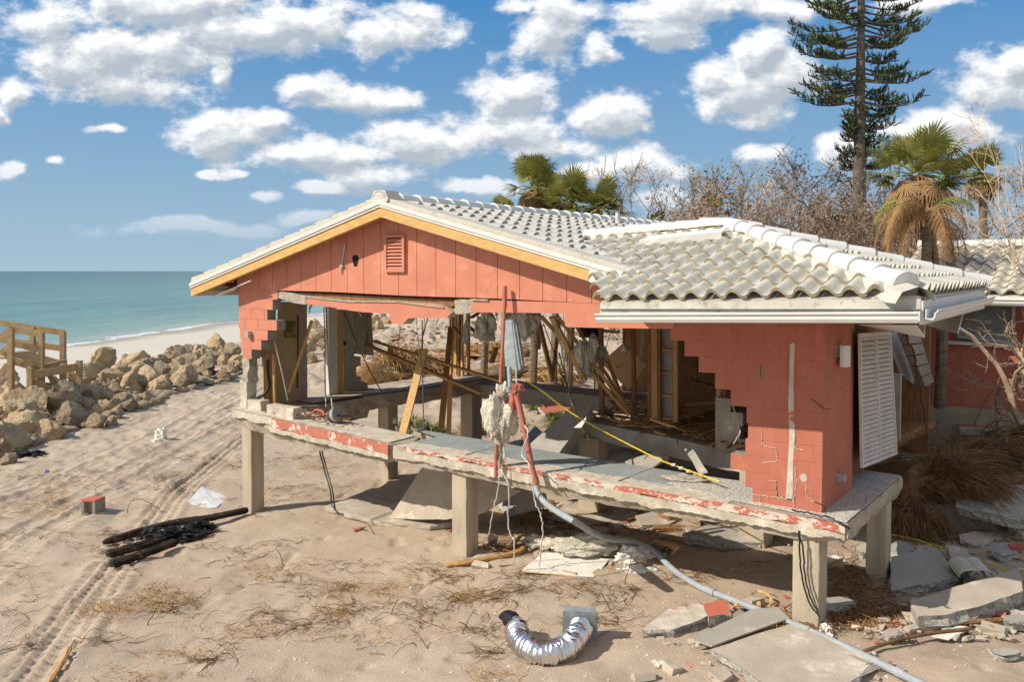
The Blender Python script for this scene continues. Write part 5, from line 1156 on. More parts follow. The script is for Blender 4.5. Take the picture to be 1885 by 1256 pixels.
# V of fallen slabs under the floor
def quadslab(name, P, thick, m, label, cat='concrete slab', seed=1, jit=.02, up=None):
    # slab in an arbitrary plane: P top corners, thickness along -normal
    P = [Vector(p) for p in P]; n = (P[1]-P[0]).cross(P[2]-P[0]).normalized()
    if up is not None: n = n if n.dot(up) > 0 else -n
    e = (P[1]-P[0]).normalized(); f = n.cross(e); Q = [Vector(((p-P[0]).dot(e), (p-P[0]).dot(f), 0)) for p in P]
    mb = MB(); rough_slab(mb, ccw(Q), 0, thick, jit, .02, .1, seed=seed)
    mb.v = [tuple(P[0] + e*v[0] + f*v[1] + n*v[2]) for v in mb.v]
    return one(name, mb, [m], label, cat)
A = G(598, 934, .03); B = G(712, 962, .05); 
quadslab('concrete_slab', [G(597,932,.12), G(700,962,.1), G(790,968,.1), G(850,960,.1), G(780,935,.1), G(655,918,.12)], .10, M_slab, 'flat fallen slab resting on the sand under the left floor', seed=41, up=ZU)
quadslab('concrete_slab', [G(716,955,.1), W(776,862,.95), W(860,876,.9), W(960,905,.9), G(950,958,.1), G(850,962,.1)], .1, M_slab, 'steeply tilted fallen slab rising to the left floor beam', seed=42, up=Vector((-.5,-.5,.3)))
quadslab('concrete_slab', [G(900,905,.1), W(990,884,1.4), W(1000,930,1.0), G(910,950,.05)], .1, M_dark, 'dark slab fallen behind the middle pier', seed=43, up=ZU)
tilt = [W(955,836,1.6), W(1060,742,2.9), W(1090,750,2.9), W(1010,838,1.5)]
quadslab('concrete_beam', tilt, .3, M_dark, 'fallen concrete beam slanting from the inner beam to the front floor', 'concrete beam', seed=44, up=Vector((-.5,-.3,.8)))
quadslab('concrete_slab', [G(940,834,.0), G(985,784,.35), G(1042,834,.0)], .08, M_gslab, 'triangular grey slab standing behind the front floor', seed=45, up=Vector((0,-1,.3)))
quadslab('concrete_slab', [W(1150,850,2.2), W(1225,824,2.6), W(1218,850,2.4), W(1172,872,2.0)], .06, M_gslab, 'small slab wedge in the dark under the inner beam, left one', seed=46, up=ZU)
quadslab('concrete_slab', [W(1258,824,2.2), W(1275,826,2.2), W(1302,868,1.9), W(1290,876,1.9)], .06, M_gslab, 'slim slab leaning in the dark under the inner beam', seed=47, up=ZU)
quadslab('concrete_slab', [W(1090,835,3.3), W(1190,815,3.7), W(1230,838,3.4), W(1130,860,3.0)], .12, M_dark, 'dark broad slab lying deep under the inner beam', seed=48, up=ZU)
# insulation on the ground
fluff(G(1085,1008,.12), .55, .28, .17, 21, 'wide mat of dirty insulation behind the white board', drip=0, strands=0)
fluff(G(1168,1024,.08), .26, .16, .12, 22, 'lump of white insulation beside the grey pipe', drip=0, strands=0, m=M_wfoam)
fluff(G(1172,1052,.04), .20, .10, .07, 23, 'flat scrap of white insulation right of the white board', drip=0, strands=0, m=M_wfoam)
fluff(G(1005,1000,.08), .22, .14, .1, 24, 'small lump of cream insulation left of the wide mat', drip=0, strands=0)
# cardboard box behind the pipe
b0 = G(1222, 1022); bx = thing('cardboard_box', tuple(b0), 'crushed cardboard box flap behind the grey pipe', 'box')
mb = MB(); P = [G(1190,1008,.02), G(1235,1028,.02), G(1250,1010,.28), G(1205,998,.26)]; mb.prism(P, Vector((.05,.12,.0))); mb.build('flap', M_card, bx)
mb = MB(); n = (P[1]-P[0]).cross(P[3]-P[0]).normalized(); n = n if n.y < 0 else -n
for (s0, s1, t0, t1) in ((.52,.58,.35,.8),(.58,.64,.35,.42),(.58,.64,.72,.8),(.70,.74,.35,.8),(.74,.8,.55,.6),(.8,.84,.35,.8)): mb.prism([bil([P[0],P[1],P[2],P[3]], s, t_) + n*.004 for s, t_ in ((s0,t0),(s1,t0),(s1,t1),(s0,t1))], n*.002)
mb.build('printed_mark', M_wire, bx)
# ---- silver flexible duct
pth = [G(948,1152,.26), G(958,1176,.16), G(985,1194,.15), G(1018,1197,.15), G(1050,1184,.16), G(1068,1166,.2), G(1070,1152,.22)]
duct = thing('flexible_duct', tuple(G(1010,1200)), 'crumpled silver flexible duct curved like a banana on the sand', 'duct')
pth[-1] = G(1069, 1158, .17); pth[-2] = G(1062, 1170, .17)
pth = [G(950,1154,.2)] + [G(958,1178,.13), G(985,1200,.125), G(1016,1203,.125), G(1046,1192,.13)] + pth[-2:]
C_ = curve_pts(pth, 22); rr = random.Random(2); mb = MB(); k = len(C_)
rad = [.128 * (1 + .06 * math.cos(i * math.pi / 2)) * (1 + .16 * mnoise.noise(Vector((i*.22, 1, 0)))) for i in range(k)]
mb.tube(C_, rad, 28)
for i, v in enumerate(mb.v):
    p = Vector(v); a = mnoise.noise(p * 9) * .03 + mnoise.noise(p * 22) * .016; mb.v[i] = (v[0] + a, v[1] + a * .5, v[2] + a)
mb.build('foil_sleeve', M_foil, duct, smooth=True, angle=60)
mb = MB(); q = C_[0]; mb.tube(curve_pts([G(926,1142,.22), G(930,1136,.27), G(940,1140,.28), q, C_[6]], 5), [.02,.035,.045,.055,.06,.065,.07,.075,.08,.08,.085,.09,.095,.1,.105,.11,.115,.12,.124,.127,.129], 16)
for i, v in enumerate(mb.v): p = Vector(v); a = mnoise.noise(p * 14) * .03; mb.v[i] = (v[0] + a, v[1], v[2] + a)
mb.build('black_liner', M_cloth, duct, smooth=True)
q = C_[-1]; bc = G(1068, 1154, .19); mb = MB(); mb.box(bc + Vector((0,.08,0)), Vector((.185,-.02,0)), Vector((.01,.075,.02)), Vector((.0,-.03,.165))); mb.box(bc + Vector((0,.01,0)), Vector((.20,-.02,0)), Vector((.001,.008,.001)), Vector((.0,-.03,.178))); mb.build('metal_boot', M_galv, duct)
# ---- salmon block, white plastic sheet, charred timbers
br = thing('hollow_brick', tuple(G(173, 942)), 'small salmon-topped hollow block alone on the sand', 'brick'); c = Vector(G(172, 944)); ax = Vector((.93,-.15,0)).normalized(); ay = Vector((.2,.98,0)).normalized()
mb = MB(); mb.box(c + ZU*.27, ax*.15, ay*.15, ZU*.02); mb.build('painted_face', M_brk, br)
mb = MB(); mb.box(c - ax*.12 + ZU*.125, ax*.03, ay*.15, ZU*.125); mb.box(c + ax*.12 + ZU*.125, ax*.03, ay*.15, ZU*.125); mb.box(c + ay*.0 + ZU*.125, ax*.09, ay*.03, ZU*.125); mb.build('block_web', M_blk, br)
mb = MB(); P = [G(337,934,.01), G(372,895,.16), G(421,918,.02), G(398,935,.02)]; ctr = G(384,920,.05)
for a, b in zip(P, P[1:] + P[:1]):
    for i in range(4):
        s0, s1 = i/4, (i+1)/4; p0, p1 = a.lerp(b, s0), a.lerp(b, s1); 
        for j in range(4):
            t0, t1 = j/4, (j+1)/4; w = lambda p, t_: p.lerp(ctr, t_) + ZU * .02 * mnoise.noise(p.lerp(ctr, t_) * 6)
            v = [w(p0,t0), w(p1,t0), w(p1,t1), w(p0,t1)]; mb.add(v + [q - ZU*.012 for q in v], [(0,1,2,3),(7,6,5,4)])
one('white_sheet', mb, M_metal, 'folded white plastic sheet lying by the left front pier', 'plastic sheet')
def timber(pts, r, label, seed, m=M_char, name='charred_timber', cat='timber', sq=.8):
    mb = MB(); C = curve_pts(pts, 16); L_ = len(C); mb.tube(C, r, 22)
    for i, v in enumerate(mb.v):
        ring, k = divmod(i, 22)
        if ring >= L_: break
        c = C[ring]; q = Vector(v) - c; a = k / 22 * 6.283; f = ring / L_
        g = .32 * mnoise.noise(Vector((math.cos(a) * 2.6 + seed, math.sin(a) * 2.6, f * 1.6))) + .2 * mnoise.noise(Vector((math.cos(a) * 7, math.sin(a) * 7 + seed, f * 5))) + .12 * mnoise.noise(Vector((a * 3, seed, f * 26)))
        e = min(1, (1 - abs(2 * f - 1)) * 9 + .45 + .5 * mnoise.noise(Vector((a * 2, seed, 3)))); q *= (1 + g) * e; q.z *= sq; mb.v[i] = tuple(c + q)
    return one(name, mb, m, label, cat, smooth=True, angle=28)
timber([G(190,1000,.1), G(300,968,.12), G(380,955,.12), G(455,940,.1)], .075, 'long charred timber, rear one of the burnt pile', 1)
timber([G(195,1022,.08), G(250,1008,.1), G(300,992,.1)], .09, 'short thick charred timber in the middle of the burnt pile', 2)
timber([G(202,1040,.08), G(260,1022,.1), G(320,1000,.1)], .085, 'front charred timber of the burnt pile', 3)
timber([G(330,1000,.04), G(360,992,.04), G(388,980,.04)], .035, 'thin charred splinter right of the burnt pile', 4)
mb = MB(); blob(mb, G(325,985,.1), .30, .16, .09, 3, 5, 1.1, 3); blob(mb, G(368,972,.08), .24, .12, .07, 7, 5, 1.1, 3); blob(mb, G(280,985,.12), .18, .12, .1, 8, 3, .9, 3); one('black_cloth', mb, M_cloth, 'black crumpled cloth draped over the charred timbers', 'cloth', smooth=True, angle=50)
timber([G(92,1256,.03), G(112,1225,.04), G(128,1195,.06)], .03, 'bent brown palm stalk at the lower left edge', 5, M_wood, 'palm_stalk', 'stalk')
timber([G(820,1042,.03), G(870,1034,.05), G(945,1020,.05), G(965,1010,.05)], .045, 'frayed brown palm stalk at the foot of the middle pier', 6, M_wood, 'palm_stalk', 'stalk')
timber([G(1352,1116,.04), G(1380,1112,.05), G(1400,1114,.04)], .04, 'short splintered yellow stake beside the grey pipe', 7, M_wlight, 'splintered_stake', 'stake')
timber([G(1395,1088,.1), G(1415,1096,.1), G(1420,1108,.06), G(1416,1118,.03)], .018, 'bent yellow stick near the right front pier', 8, M_wlight, 'bent_stick', 'stick')
timber([G(960,985,.12), G(945,1003,.08), G(930,1010,.04)], .03, 'brown splinter leaning under the floor by the middle pier', 9, M_wood, 'splintered_stake', 'stake')
timber([G(1710,1150,.03), G(1780,1146,.04), G(1885,1138,.04), G(1960,1128,.04)], .03, 'long dry branch lying below the big pale slab', 10, M_wdark, 'fallen_branch', 'branch')
timber([G(1590,1200,.03), G(1650,1180,.05), G(1720,1166,.04), G(1790,1158,.03)], .022, 'dry branch lying left of the big pale slab', 11, M_twig, 'fallen_branch', 'branch')
mb = MB(); P = [G(894,1003,.02), G(912,1003,.02), G(915,990,.22), G(900,985,.22)]; mb.prism(P, Vector((.02,.03,0))); one('block_chip', mb, M_slab, 'pale wood chip standing right of the middle pier', 'chip')
mb = MB(); blob(mb, G(1525,1035,.05), .22, .12, .08, 12, 3, .7, 3); one('paper_scrap', mb, M_wfoam, 'white scrap of paper right of the right front pier', 'paper', angle=20)
mb = MB(); mb.prism([G(1520,1048,.02), G(1555,1052,.02), G(1552,1030,.2), G(1522,1040,.1)], Vector((.0,.03,0))); one('cardboard_piece', mb, M_card, 'brown cardboard piece right of the right front pier', 'cardboard')
mb = MB(); blob(mb, G(1520,1160,.04), .06, .05, .06, 9, 3, .8, 3); blob(mb, G(1528,1172,.02), .04, .06, .03, 19, 3, .8, 3); one('white_rag', mb, M_wfoam, 'small white rag beside the foot of the right front pier', 'rag', angle=30)
# plaster sack / white bag by the rocks
mb = MB(); blob(mb, G(296,803,.12), .17, .14, .2, 9, 3, .6, 2.5); blob(mb, G(288,812,.05), .12, .1, .06, 4, 3, .6, 2.5); one('white_bag', mb, M_wfoam, 'white torn bag on the churned sand below the rocks', 'bag', angle=30)
mb = MB(); mb.prism([G(202,768,.02), G(216,768,.02), G(212,756,.3), G(203,757,.3)], Vector((.05,.1,0))); one('white_scrap', mb, M_metal, 'white plate scrap at the foot of the rock pile', 'scrap')
mb = MB(); mb.prism([G(82,872,.02), G(92,870,.02), G(90,866,.03), G(84,867,.05)], Vector((.0,.0,.01))); one('blue_scrap', mb, M_blue, 'tiny blue plastic scrap on the track sand', 'scrap')
mb = MB(); blob(mb, W(727,775,3.0), .05, .05, .07, 2, 2, .2); mb.box(W(733,790,3.0) , U*.05, D*.05, ZU*.06); one('dangling_socket', mb, M_metal, 'small white socket dangling right of the leaning bright plank', 'socket')
mb = MB(); mb.prism([G(1855,1005,.15), G(1885,1002,.2), G(1885,1015,.15), G(1862,1012,.12)], ZU*.03); one('dry_leaf', mb, M_brk, 'curled orange dry leaf at the right border', 'leaf')
# curved roof tile on the big slab
gcx = G(1800,1062,.22); mb = MB()
for j in range(2):
    o_ = gcx + Vector((.16*j-.1,.0,.0)); P = []
    for i in range(9): a = math.pi*i/8; P.append(o_ + Vector((math.cos(a)*.14, 0, math.sin(a)*.09)))
    for i in range(8): v = [P[i], P[i+1], P[i+1] + Vector((.08,.42,.02)), P[i] + Vector((.08,.42,.02))]; mb.add(v + [q - ZU*.015 for q in v], [(0,1,2,3),(7,6,5,4),(0,4,5,1)])
one('roof_tile', mb, M_tile, 'fallen curved roof tile lying on the big pale slab', 'roof tile', smooth=True)
gslab('white_scrap_board', [(1715,1172),(1760,1152),(1790,1156),(1745,1178)], .02, M_wfoam, 'thin white board scrap below the big pale slab', 'board', seed=50, jit=.01, mside=M_wfoam)
gslab('grey_board', [(1500,1105),(1560,1098),(1576,1112),(1520,1124)], .1, M_gslab, 'grey block fragment in the shade right of the right front pier', 'block', seed=51)
# ================================================================== boulders of the sea wall
def boulder_mesh(seed, sub=4):
    mb = MB(); rr = random.Random(seed); 
    blob(mb, (0, 0, 0), 1, rr.uniform(.7, .95), rr.uniform(.62, .85), seed * 3.7, sub, .34, 1.1, ridged=.22)
    # facet: push in by random planes
    P = [(Vector((rr.uniform(-1,1), rr.uniform(-1,1), rr.uniform(-.8,1))).normalized(), rr.uniform(.52,.78)) for _ in range(11)]
    for i, v in enumerate(mb.v):
        q = Vector(v)
        for n, dlim in P:
            e = q.dot(n) - dlim
            if e > 0: q -= n * e * .95
        q += q.normalized() * (.075 * mnoise.noise(q * 5 + Vector((seed, 0, 0))) + .05 * mnoise.noise(q * 11) - .06 * max(0, mnoise.noise(q * 7 + Vector((0, seed, 3)))-.15))
        mb.v[i] = tuple(q)
    return mb
protos = []
for s in range(10):
    me = boulder_mesh(s + 1).build('boulder', M_rock, smooth=True, angle=40); protos.append(me.data); bpy.data.objects.remove(me)
BOUL = [ # px centre, px half-width, height ratio, extra lift
 (186,672,26,1.5,.55),(238,672,20,.9,.25),(258,664,20,.9,.45),(302,668,19,.9,.3),(325,660,26,.9,.35),(352,652,18,.9,.3),(372,650,16,.9,.3),(400,640,26,.9,.35),(425,648,16,1,.3),(434,668,18,.9,.2),(392,658,18,1,.3),(375,675,26,.8,.2),(350,670,22,.9,.2),
 (280,680,24,.9,.2),(250,686,26,.8,.2),(220,690,24,1,.2),(205,700,22,1.1,.2),(322,686,20,.9,.1),(282,700,26,.9,.1),(240,712,26,.95,.1),(293,715,24,.9,.0),(338,700,34,.55,.0),(428,685,16,.8,.0),(410,694,14,.6,.0),
 (150,710,22,1,.2),(120,735,38,.8,.3),(170,735,26,.9,.1),(190,712,18,.9,.1),(100,728,28,.9,.3),(60,745,34,.9,.35),(20,735,28,.8,.45),(35,765,40,.8,.3),(5,765,26,.9,.4),(230,740,20,.95,.0),(255,740,16,.6,.0),(135,770,30,.9,.05),(50,790,36,.85,.1),(95,800,26,.8,.0),(175,782,18,.55,.0),(205,778,12,.6,.0),(12,815,34,.9,.05),(55,812,16,.8,.0),(15,850,16,.7,.0),(5,700,20,.9,.4),(160,694,20,.9,.3),(30,720,22,.8,.4),(-20,790,30,.9,.2),(-25,830,26,.9,.1),(215,760,14,.7,.0),(190,755,20,.8,.0),
 (575,622,16,.9,.3),(590,612,14,.9,.3),(568,640,18,.9,.2),(598,634,14,.9,.2),(580,600,12,.9,.3),(604,655,15,.8,.1),(572,664,14,.9,.1),
 (690,590,11,.9,.3),(702,584,10,.9,.3),(712,592,11,.9,.2),(697,600,10,.9,.1),(680,582,10,.9,.3),(722,588,8,.8,.1),(684,604,9,.8,.1),(733,596,9,.8,0),(664,588,12,.9,.3),(650,600,12,.9,.2),(640,590,10,.9,.3)]
_r = random.Random(21)
for _ in range(75):
    x = _r.uniform(-10, 438); low = 838 - (x / 440.) * 152; t_ = _r.random(); BOUL.append((x, low - 8 - t_ * (112 - x * .15), _r.uniform(8, 17), .8, .0 + .35 * t_ + _r.uniform(0, .15)))
BOUL = [(a, b, w * (.9 if (w > 17 and a > 300) else 1), r, l) for (a, b, w, r, l) in BOUL]
BOUL.sort(key=lambda b: (b[0]))
rr = random.Random(8)
def ordinal(n): return '%d%s' % (n, 'th' if 10 <= n % 100 <= 20 else {1:'st',2:'nd',3:'rd'}.get(n % 10, 'th'))
groups = {}
for (x, y, w, r, l) in BOUL:
    if x < 0: k = 'outer'
    elif x > 620: k = 'far'
    elif x > 500: k = 'mid'
    elif y > 40 + .0: 
        # band by distance from the pile's lower edge
        low = 830 - (x / 440.) * 150; k = 'front' if y > low - 45 else ('middle' if y > low - 95 else 'back')
    groups.setdefault(k, []).append((x, y, w, r, l))
for k, L_ in groups.items():
    for i, (x, y, w, r, l) in enumerate(sorted(L_)):
        g = G(x, y + w * .35 + 0, 0); gl = G(x, y + 0.35*w, l); dist = gl.y; rad = w / FPX * dist * 1.12
        p = Yd(x, y, gl.y); o = bpy.data.objects.new('boulder', rr.choice(protos)); col.objects.link(o)
        gz = zg(p.x, p.y); o.location = (p.x, p.y, max(p.z, gz + rad * .15)); o.rotation_euler = (rr.uniform(-.5,.5), rr.uniform(-.5,.5), rr.uniform(0, 6.28)); 
        if r > 1.2: o.rotation_euler = (0.1, .5, .3)
        o.scale = (rad, rad, rad * (1.15 if r <= 1.2 else 1.7))
        size = 'large' if rad > .75 else 'mid-sized' if rad > .45 else 'small'
        where = {'front': 'in the front row of the rock pile', 'middle': 'in the middle row of the rock pile', 'back': 'along the back crest of the rock pile', 'mid': 'between the tan panel and white post', 'far': 'in the far pile seen through the opening', 'outer': 'at the left border of the photo'}[k]
        nm = 'standing tall pointed' if r > 1.2 else ('flat slab-like' if r < .65 else size)
        tag(o, f'{nm} boulder, {ordinal(i+1)} from left {where}', 'boulder', 'limestone boulders of the sea wall')
mb = MB(); rr = random.Random(4)
for i in range(420):
    x = rr.uniform(-20, 440); low = 842 - (x / 440.) * 152 ; y = low - rr.uniform(-4, 112 - x * .18) * rr.random() ** .6; g = G(x, y); s = rr.uniform(.07, .26)
    blob(mb, g + ZU * s * .3, s, s * .8, s * .6, i, 2, .4, 1.5)
one('rubble_fill', mb, M_rock, 'small limestone rubble filling the gaps between the boulders', 'rubble', kind='stuff', smooth=True, angle=50)
# debris caught at the foot of the rocks
def dark_mat(x, y, s, seed, label, m=M_cloth, name='black_fabric', cat='fabric', sz=.3): mb = MB(); blob(mb, G(x, y, .05), s, s*.6, s*sz, seed, 4, 1.0, 3); return one(name, mb, m, label, cat, smooth=True, angle=45)
dark_mat(390,690,.9,3,'black geotextile fabric torn out from under the rocks near the house corner', sz=.14); dark_mat(335,708,.8,4,'black fabric strip below the flat boulder', sz=.14); dark_mat(122,790,.35,5,'black cloth scrap between boulders in the front row'); dark_mat(55,838,.35,6,'black cloth scrap on the sand under the leftmost rocks', sz=.2)
# ================================================================== wooden stair platform on the beach side
dk = thing('wooden_walkway', tuple(Yd(60, 720, 27)), 'weathered wooden beach stair platform with rails behind the boulders', 'walkway')
YB = 27.0
def dpt(x, y, dy=0): return Yd(x, y, YB + dy)
def post(name, x, yt, yb, dy, w=.16): mb = MB(); mb.bar(dpt(x, yt, dy), dpt(x, yb, dy), w, w, up=Vector((0,1,0))); mb.build(name, M_deck, dk)
for (x, yt, yb, dy) in ((116,611,666,1.6),(60,602,656,1.6),(76,614,722,-.2),(20,604,728,-.4),(56,678,735,-.6),(146,664,712,.5),(116,670,718,.6),(74,670,715,.9)): post('post', x, yt, yb, dy)
def rail(name, a, b, w=.19, h=.06, dya=0, dyb=0, up=None): mb = MB(); mb.bar(dpt(*a, dya), dpt(*b, dyb), w, h, up=up or Vector((0,1,0))); mb.build(name, M_deck, dk)
rail('rail', (0,594), (118,613), .07, .2, 1.6, 1.6, ZU); rail('rail', (0,625), (116,642), .06, .2, 1.6, 1.6, ZU); rail('rail', (20,606), (82,616), .07, .2, -.2, -.2, ZU); rail('rail', (26,632), (80,646), .06, .2, -.2, -.2, ZU)
rail('brace', (0,622), (22,604), .06, .16, -.4, -.4, ZU); rail('brace', (0,652), (20,634), .06, .16, -.4, -.4, ZU); rail('brace', (0,690), (14,672), .06, .18, -.4, -.4, ZU); rail('brace', (0,718), (14,730), .06, .18, -.4, -.4, ZU)
rail('deck_beam', (24,664), (78,680), .07, .24, -.2, -.2, ZU); rail('deck_beam', (70,680), (122,668), .07, .24, -.2, 1.5, ZU); rail('deck_beam', (54,692), (152,674), .07, .26, -.6, .6, ZU); rail('deck_beam', (50,683), (76,672), .07, .2, -.6, .4, ZU)
rail('brace', (60,702), (96,718), .06, .18, -.5, -.3, ZU); rail('brace', (120,716), (148,686), .06, .18, .4, .5, ZU); rail('brace', (90,690), (108,716), .06, .16, .4, .5, ZU)
mb = MB()
for i in range(16):
    t = i / 16; a = dpt(0 + 78*t, 652 + 24*t, -.2 + 0); b = dpt(50 + 68*t, 648 + 19*t, 1.5); mb.bar(a, b, .15, .045, up=ZU)
mb.build('deck_boards', M_deck, dk)
rail('tread', (0,660), (20,658), .3, .05, -.4, .4, ZU)

# ================================================================== neighbouring wing at the back right
nb = thing('rear_house', tuple(H(13, 10, 1)), 'red house with white tiled roof and shuttered window standing behind at the right', 'house')
u0, u1 = 8.6, 22.0; de = 8.3; dr = 11.6
ze = 4.28; zr = 5.28
Ea = H(u0 + 1.5, de, ze); Eb = H(u1, de, ze); Ra = H(u0 + 1.5, dr, zr); Rb = H(u1 - 4.6, dr, zr)
e4 = U; s4 = (Ra - Ea).normalized(); n4 = e4.cross(s4).normalized(); sl4 = (Ra - Ea).length
mb = MB(); mb.prism([Ea, H(u1, de, ze), Rb, Ra], n4 * -.06); 
mb.prism([H(u1, de, ze), H(u1, de + 7, ze), Rb], ZU * -.06); rf = mb.build('roof', M_tmort, nb)
tile_field('roof_tiles', M_tile, Ea + n4 * .02, e4, s4, n4, u1 - u0 - 1.5, .41, 9, lambda w: sl4 * min(1, max(0, (u1 - u0 - 1.5 - w) / 4.6)) - .06, tw=.30, parent=rf, seed=9, amp=.05)
cap_line('ridge_tiles', Ra + ZU*.06, Rb + ZU*.06, .15, .42, rf, seed=7); cap_line('hip_tiles', Eb + ZU*.06, Rb + ZU*.06, .15, .42, rf, seed=8)
mb = MB(); mb.prism([Ea - D*.02 - ZU*.02, Eb - D*.02 - ZU*.02, Eb - D*.02 - ZU*.2, Ea - D*.02 - ZU*.2], D*.03); mb.build('fascia', M_metal, nb); gutter('gutter', Ea - D*.025 - ZU*.06, Eb - D*.025 - ZU*.06, -D, nb)
mb = MB(); mb.prism([H(u0+1, de + .95, .9), H(u1, de + .95, .9), H(u1, de + .95, ze), H(u0+1, de + .95, ze)], D * .2); mb.build('wall', M_red, nb)
mb = MB(); mb.prism([H(u0+1, de + .9, .6), H(u1, de + .9, .6), H(u1, de + .9, 1.95), H(u0+1, de + .9, 1.95)], D * .04); mb.build('plinth', M_conc, nb)
c = [W(x, y, de + .86) for x, y in ((1762,622),(1868,634),(1870,556),(1762,545))]; louvre_panel('window_shutter', c, 16, 1, M_galv, nb, .06, out=-D)
mb = MB(); mb.prism([W(x, y, de + .8) for x, y in ((1745,628),(1868,634),(1868,640),(1745,634))], D*.1); mb.build('window_sill', M_metal, nb)
mb = MB(); mb.prism([H(u0+1, de, ze-.18), H(u1, de, ze-.18), H(u1, de+1, ze-.18), H(u0+1, de+1, ze-.18)], ZU*.01); mb.build('soffit', M_metal, nb)
# ================================================================== vegetation
def Vr(rr, s=1): return Vector((rr.uniform(-s, s), rr.uniform(-s, s), rr.uniform(-s, s)))
def trunk_mesh(mb, pts, r0, r1, n=12, rough=.12, seed=0, k=8):
    C = curve_pts(pts, k); L = len(C); o = len(mb.v); mb.tube(C, [r0 + (r1 - r0) * i / (L-1) for i in range(L)], n)
    for i in range(o, len(mb.v)):
        v = Vector(mb.v[i]); a = mnoise.noise(v * 2.3 + Vector((seed, 0, 0))) * rough * r0 + mnoise.noise(v * 9) * rough * .5 * r0; mb.v[i] = (v.x + a, v.y + a * .6, v.z)
# ---- Norfolk Island pine
def norfolk():
    base = G(1580, 470); base = Vector((Yd(1581, 455, 36).x, 36, 0)); base.z = zg(base.x, base.y)
    T = thing('norfolk_pine', tuple(base), 'tall dark green pine with tiered branches behind the rear roof', 'tree')
    top = Yd(1587, -140, 36); rr = random.Random(11); mb = MB(); H_ = top.z - base.z
    trunk_mesh(mb, [base - ZU*.5, base.lerp(top, .3), base.lerp(top, .6), top], .42, .10, 14, .12); mb.build('trunk', M_bark, T, smooth=True)
    br = MB(); nd = MB()
    def tuft(p, d, ln):
        for _ in range(3): whip(p + Vr(rr, .06), (d + Vr(rr, .55)).normalized(), ln * rr.uniform(.6, 1))
    def whip(p, d, ln):
        # upright brush: whip with needles around
        e = p + d * ln; br.tube([p, e], [.015, .006], 3, cap=False); m = int(ln / .03)
        sd = d.orthogonal().normalized()
        for i in range(m):
            q = p.lerp(e, (i + rr.random()) / m); a = rr.uniform(0, 6.28); o = (Matrix.Rotation(a, 3, d) @ sd) * rr.uniform(.05, .10) + d * rr.uniform(.08, .17)
            w = d.cross(o).normalized() * .024; nd.add([q - w, q + w, q + o + w*.2, q + o - w*.2], [(0,1,2,3)])
    rows = []
    # (y px, left reach px, right reach px, droop, density)
    W_ = [(-70,70,70),(-35,85,85),(-5,100,95),(18,90,100),(40,130,125),(62,125,110),(80,70,80),(105,120,70),(128,105,95),(152,108,128),(172,60,70),(186,118,120),(215,30,60),(235,30,65),(258,38,45),(285,45,55),(302,40,50),(408,75,45)]
    for (y, lf, rt) in W_:
        c = Yd(1583, y, 36)
        for side in (-1, 1):
            reach = (lf if side < 0 else rt) / FPX * 36 * rr.uniform(.8, 1.06)
            for kk in range(3):
                az = rr.uniform(-.75, .75) if kk else rr.uniform(-.2, .2); L = reach * (1 if kk == 0 else rr.uniform(.6, 1.0))
                dirh = Vector((side * math.cos(az), math.sin(az) * rr.choice((-1, 1)), 0)); p0 = c + dirh * .15 + ZU * rr.uniform(-.2, .2)
                sag = L * .10; pts = [p0, p0 + dirh*L*.35 - ZU*sag*.7, p0 + dirh*L*.7 - ZU*sag*.6, p0 + dirh*L + ZU*sag*(1.0)]
                C = curve_pts(pts, 5); br.tube(C, [.05 * (1 - .8*i/len(C)) for i in range(len(C))], 5, cap=False); n = int(L * 4.2) + 2
                for j in range(n):
                    t = .30 + .70 * j / n if L > 1.2 else .1 + .9*j/n; idx = min(int(t * (len(C)-1)), len(C)-2); q = C[idx].lerp(C[idx+1], t*(len(C)-1) - idx)
                    ang = rr.uniform(-1.2, 1.2); sd = Vector((-dirh.y, dirh.x, 0)); d = (dirh * .55 + sd * math.sin(ang) + ZU * rr.uniform(.5, 1.5)).normalized(); tuft(q, d, rr.uniform(.22, .55) * (1.1 - .35*t))
    for _ in range(40):   # tufts close to the trunk
        c = Yd(1583 + rr.uniform(-8, 8), rr.choice((-60,-20,30,50,90,150,200,240,270,300)) + rr.uniform(-10, 10), 36 - rr.uniform(-.5, .5)); tuft(c, (Vr(rr) + ZU*.6).normalized(), rr.uniform(.3, .6))
    br.build('branches', M_bark, T); nd.build('needles', M_need, T)
norfolk()
# ---- cabbage palms
def fan_leaf(mb, hub, fwd, R_, rr, droop=.25, nb=28, petiole=None, w=.024):
    sd = fwd.cross(ZU); sd = sd.normalized() if sd.length > .1 else Vector((1,0,0)); up = sd.cross(fwd).normalized()
    if petiole: mb.tube([petiole, petiole.lerp(hub, .5) + ZU*.06, hub], [.022, .018, .012], 4, cap=False)
    for i in range(nb):
        a = -2.0 + 4.0 * (i + rr.uniform(-.2, .2)) / nb; L = R_ * (1 - .25 * (abs(a) / 2.0) ** 2) * rr.uniform(.88, 1.08); d = (fwd * math.cos(a) + sd * math.sin(a) + up * .15 * math.cos(a*2)).normalized()
        mid = hub + d * L * .55 - ZU * droop * L * .12; tip = hub + d * L * .95 - ZU * droop * L * rr.uniform(.35, .9); wv = d.cross(up).normalized() * w
        mb.add([hub - wv*.3, hub + wv*.3, mid + wv, mid - wv, tip], [(0,1,2,3),(3,2,4)])
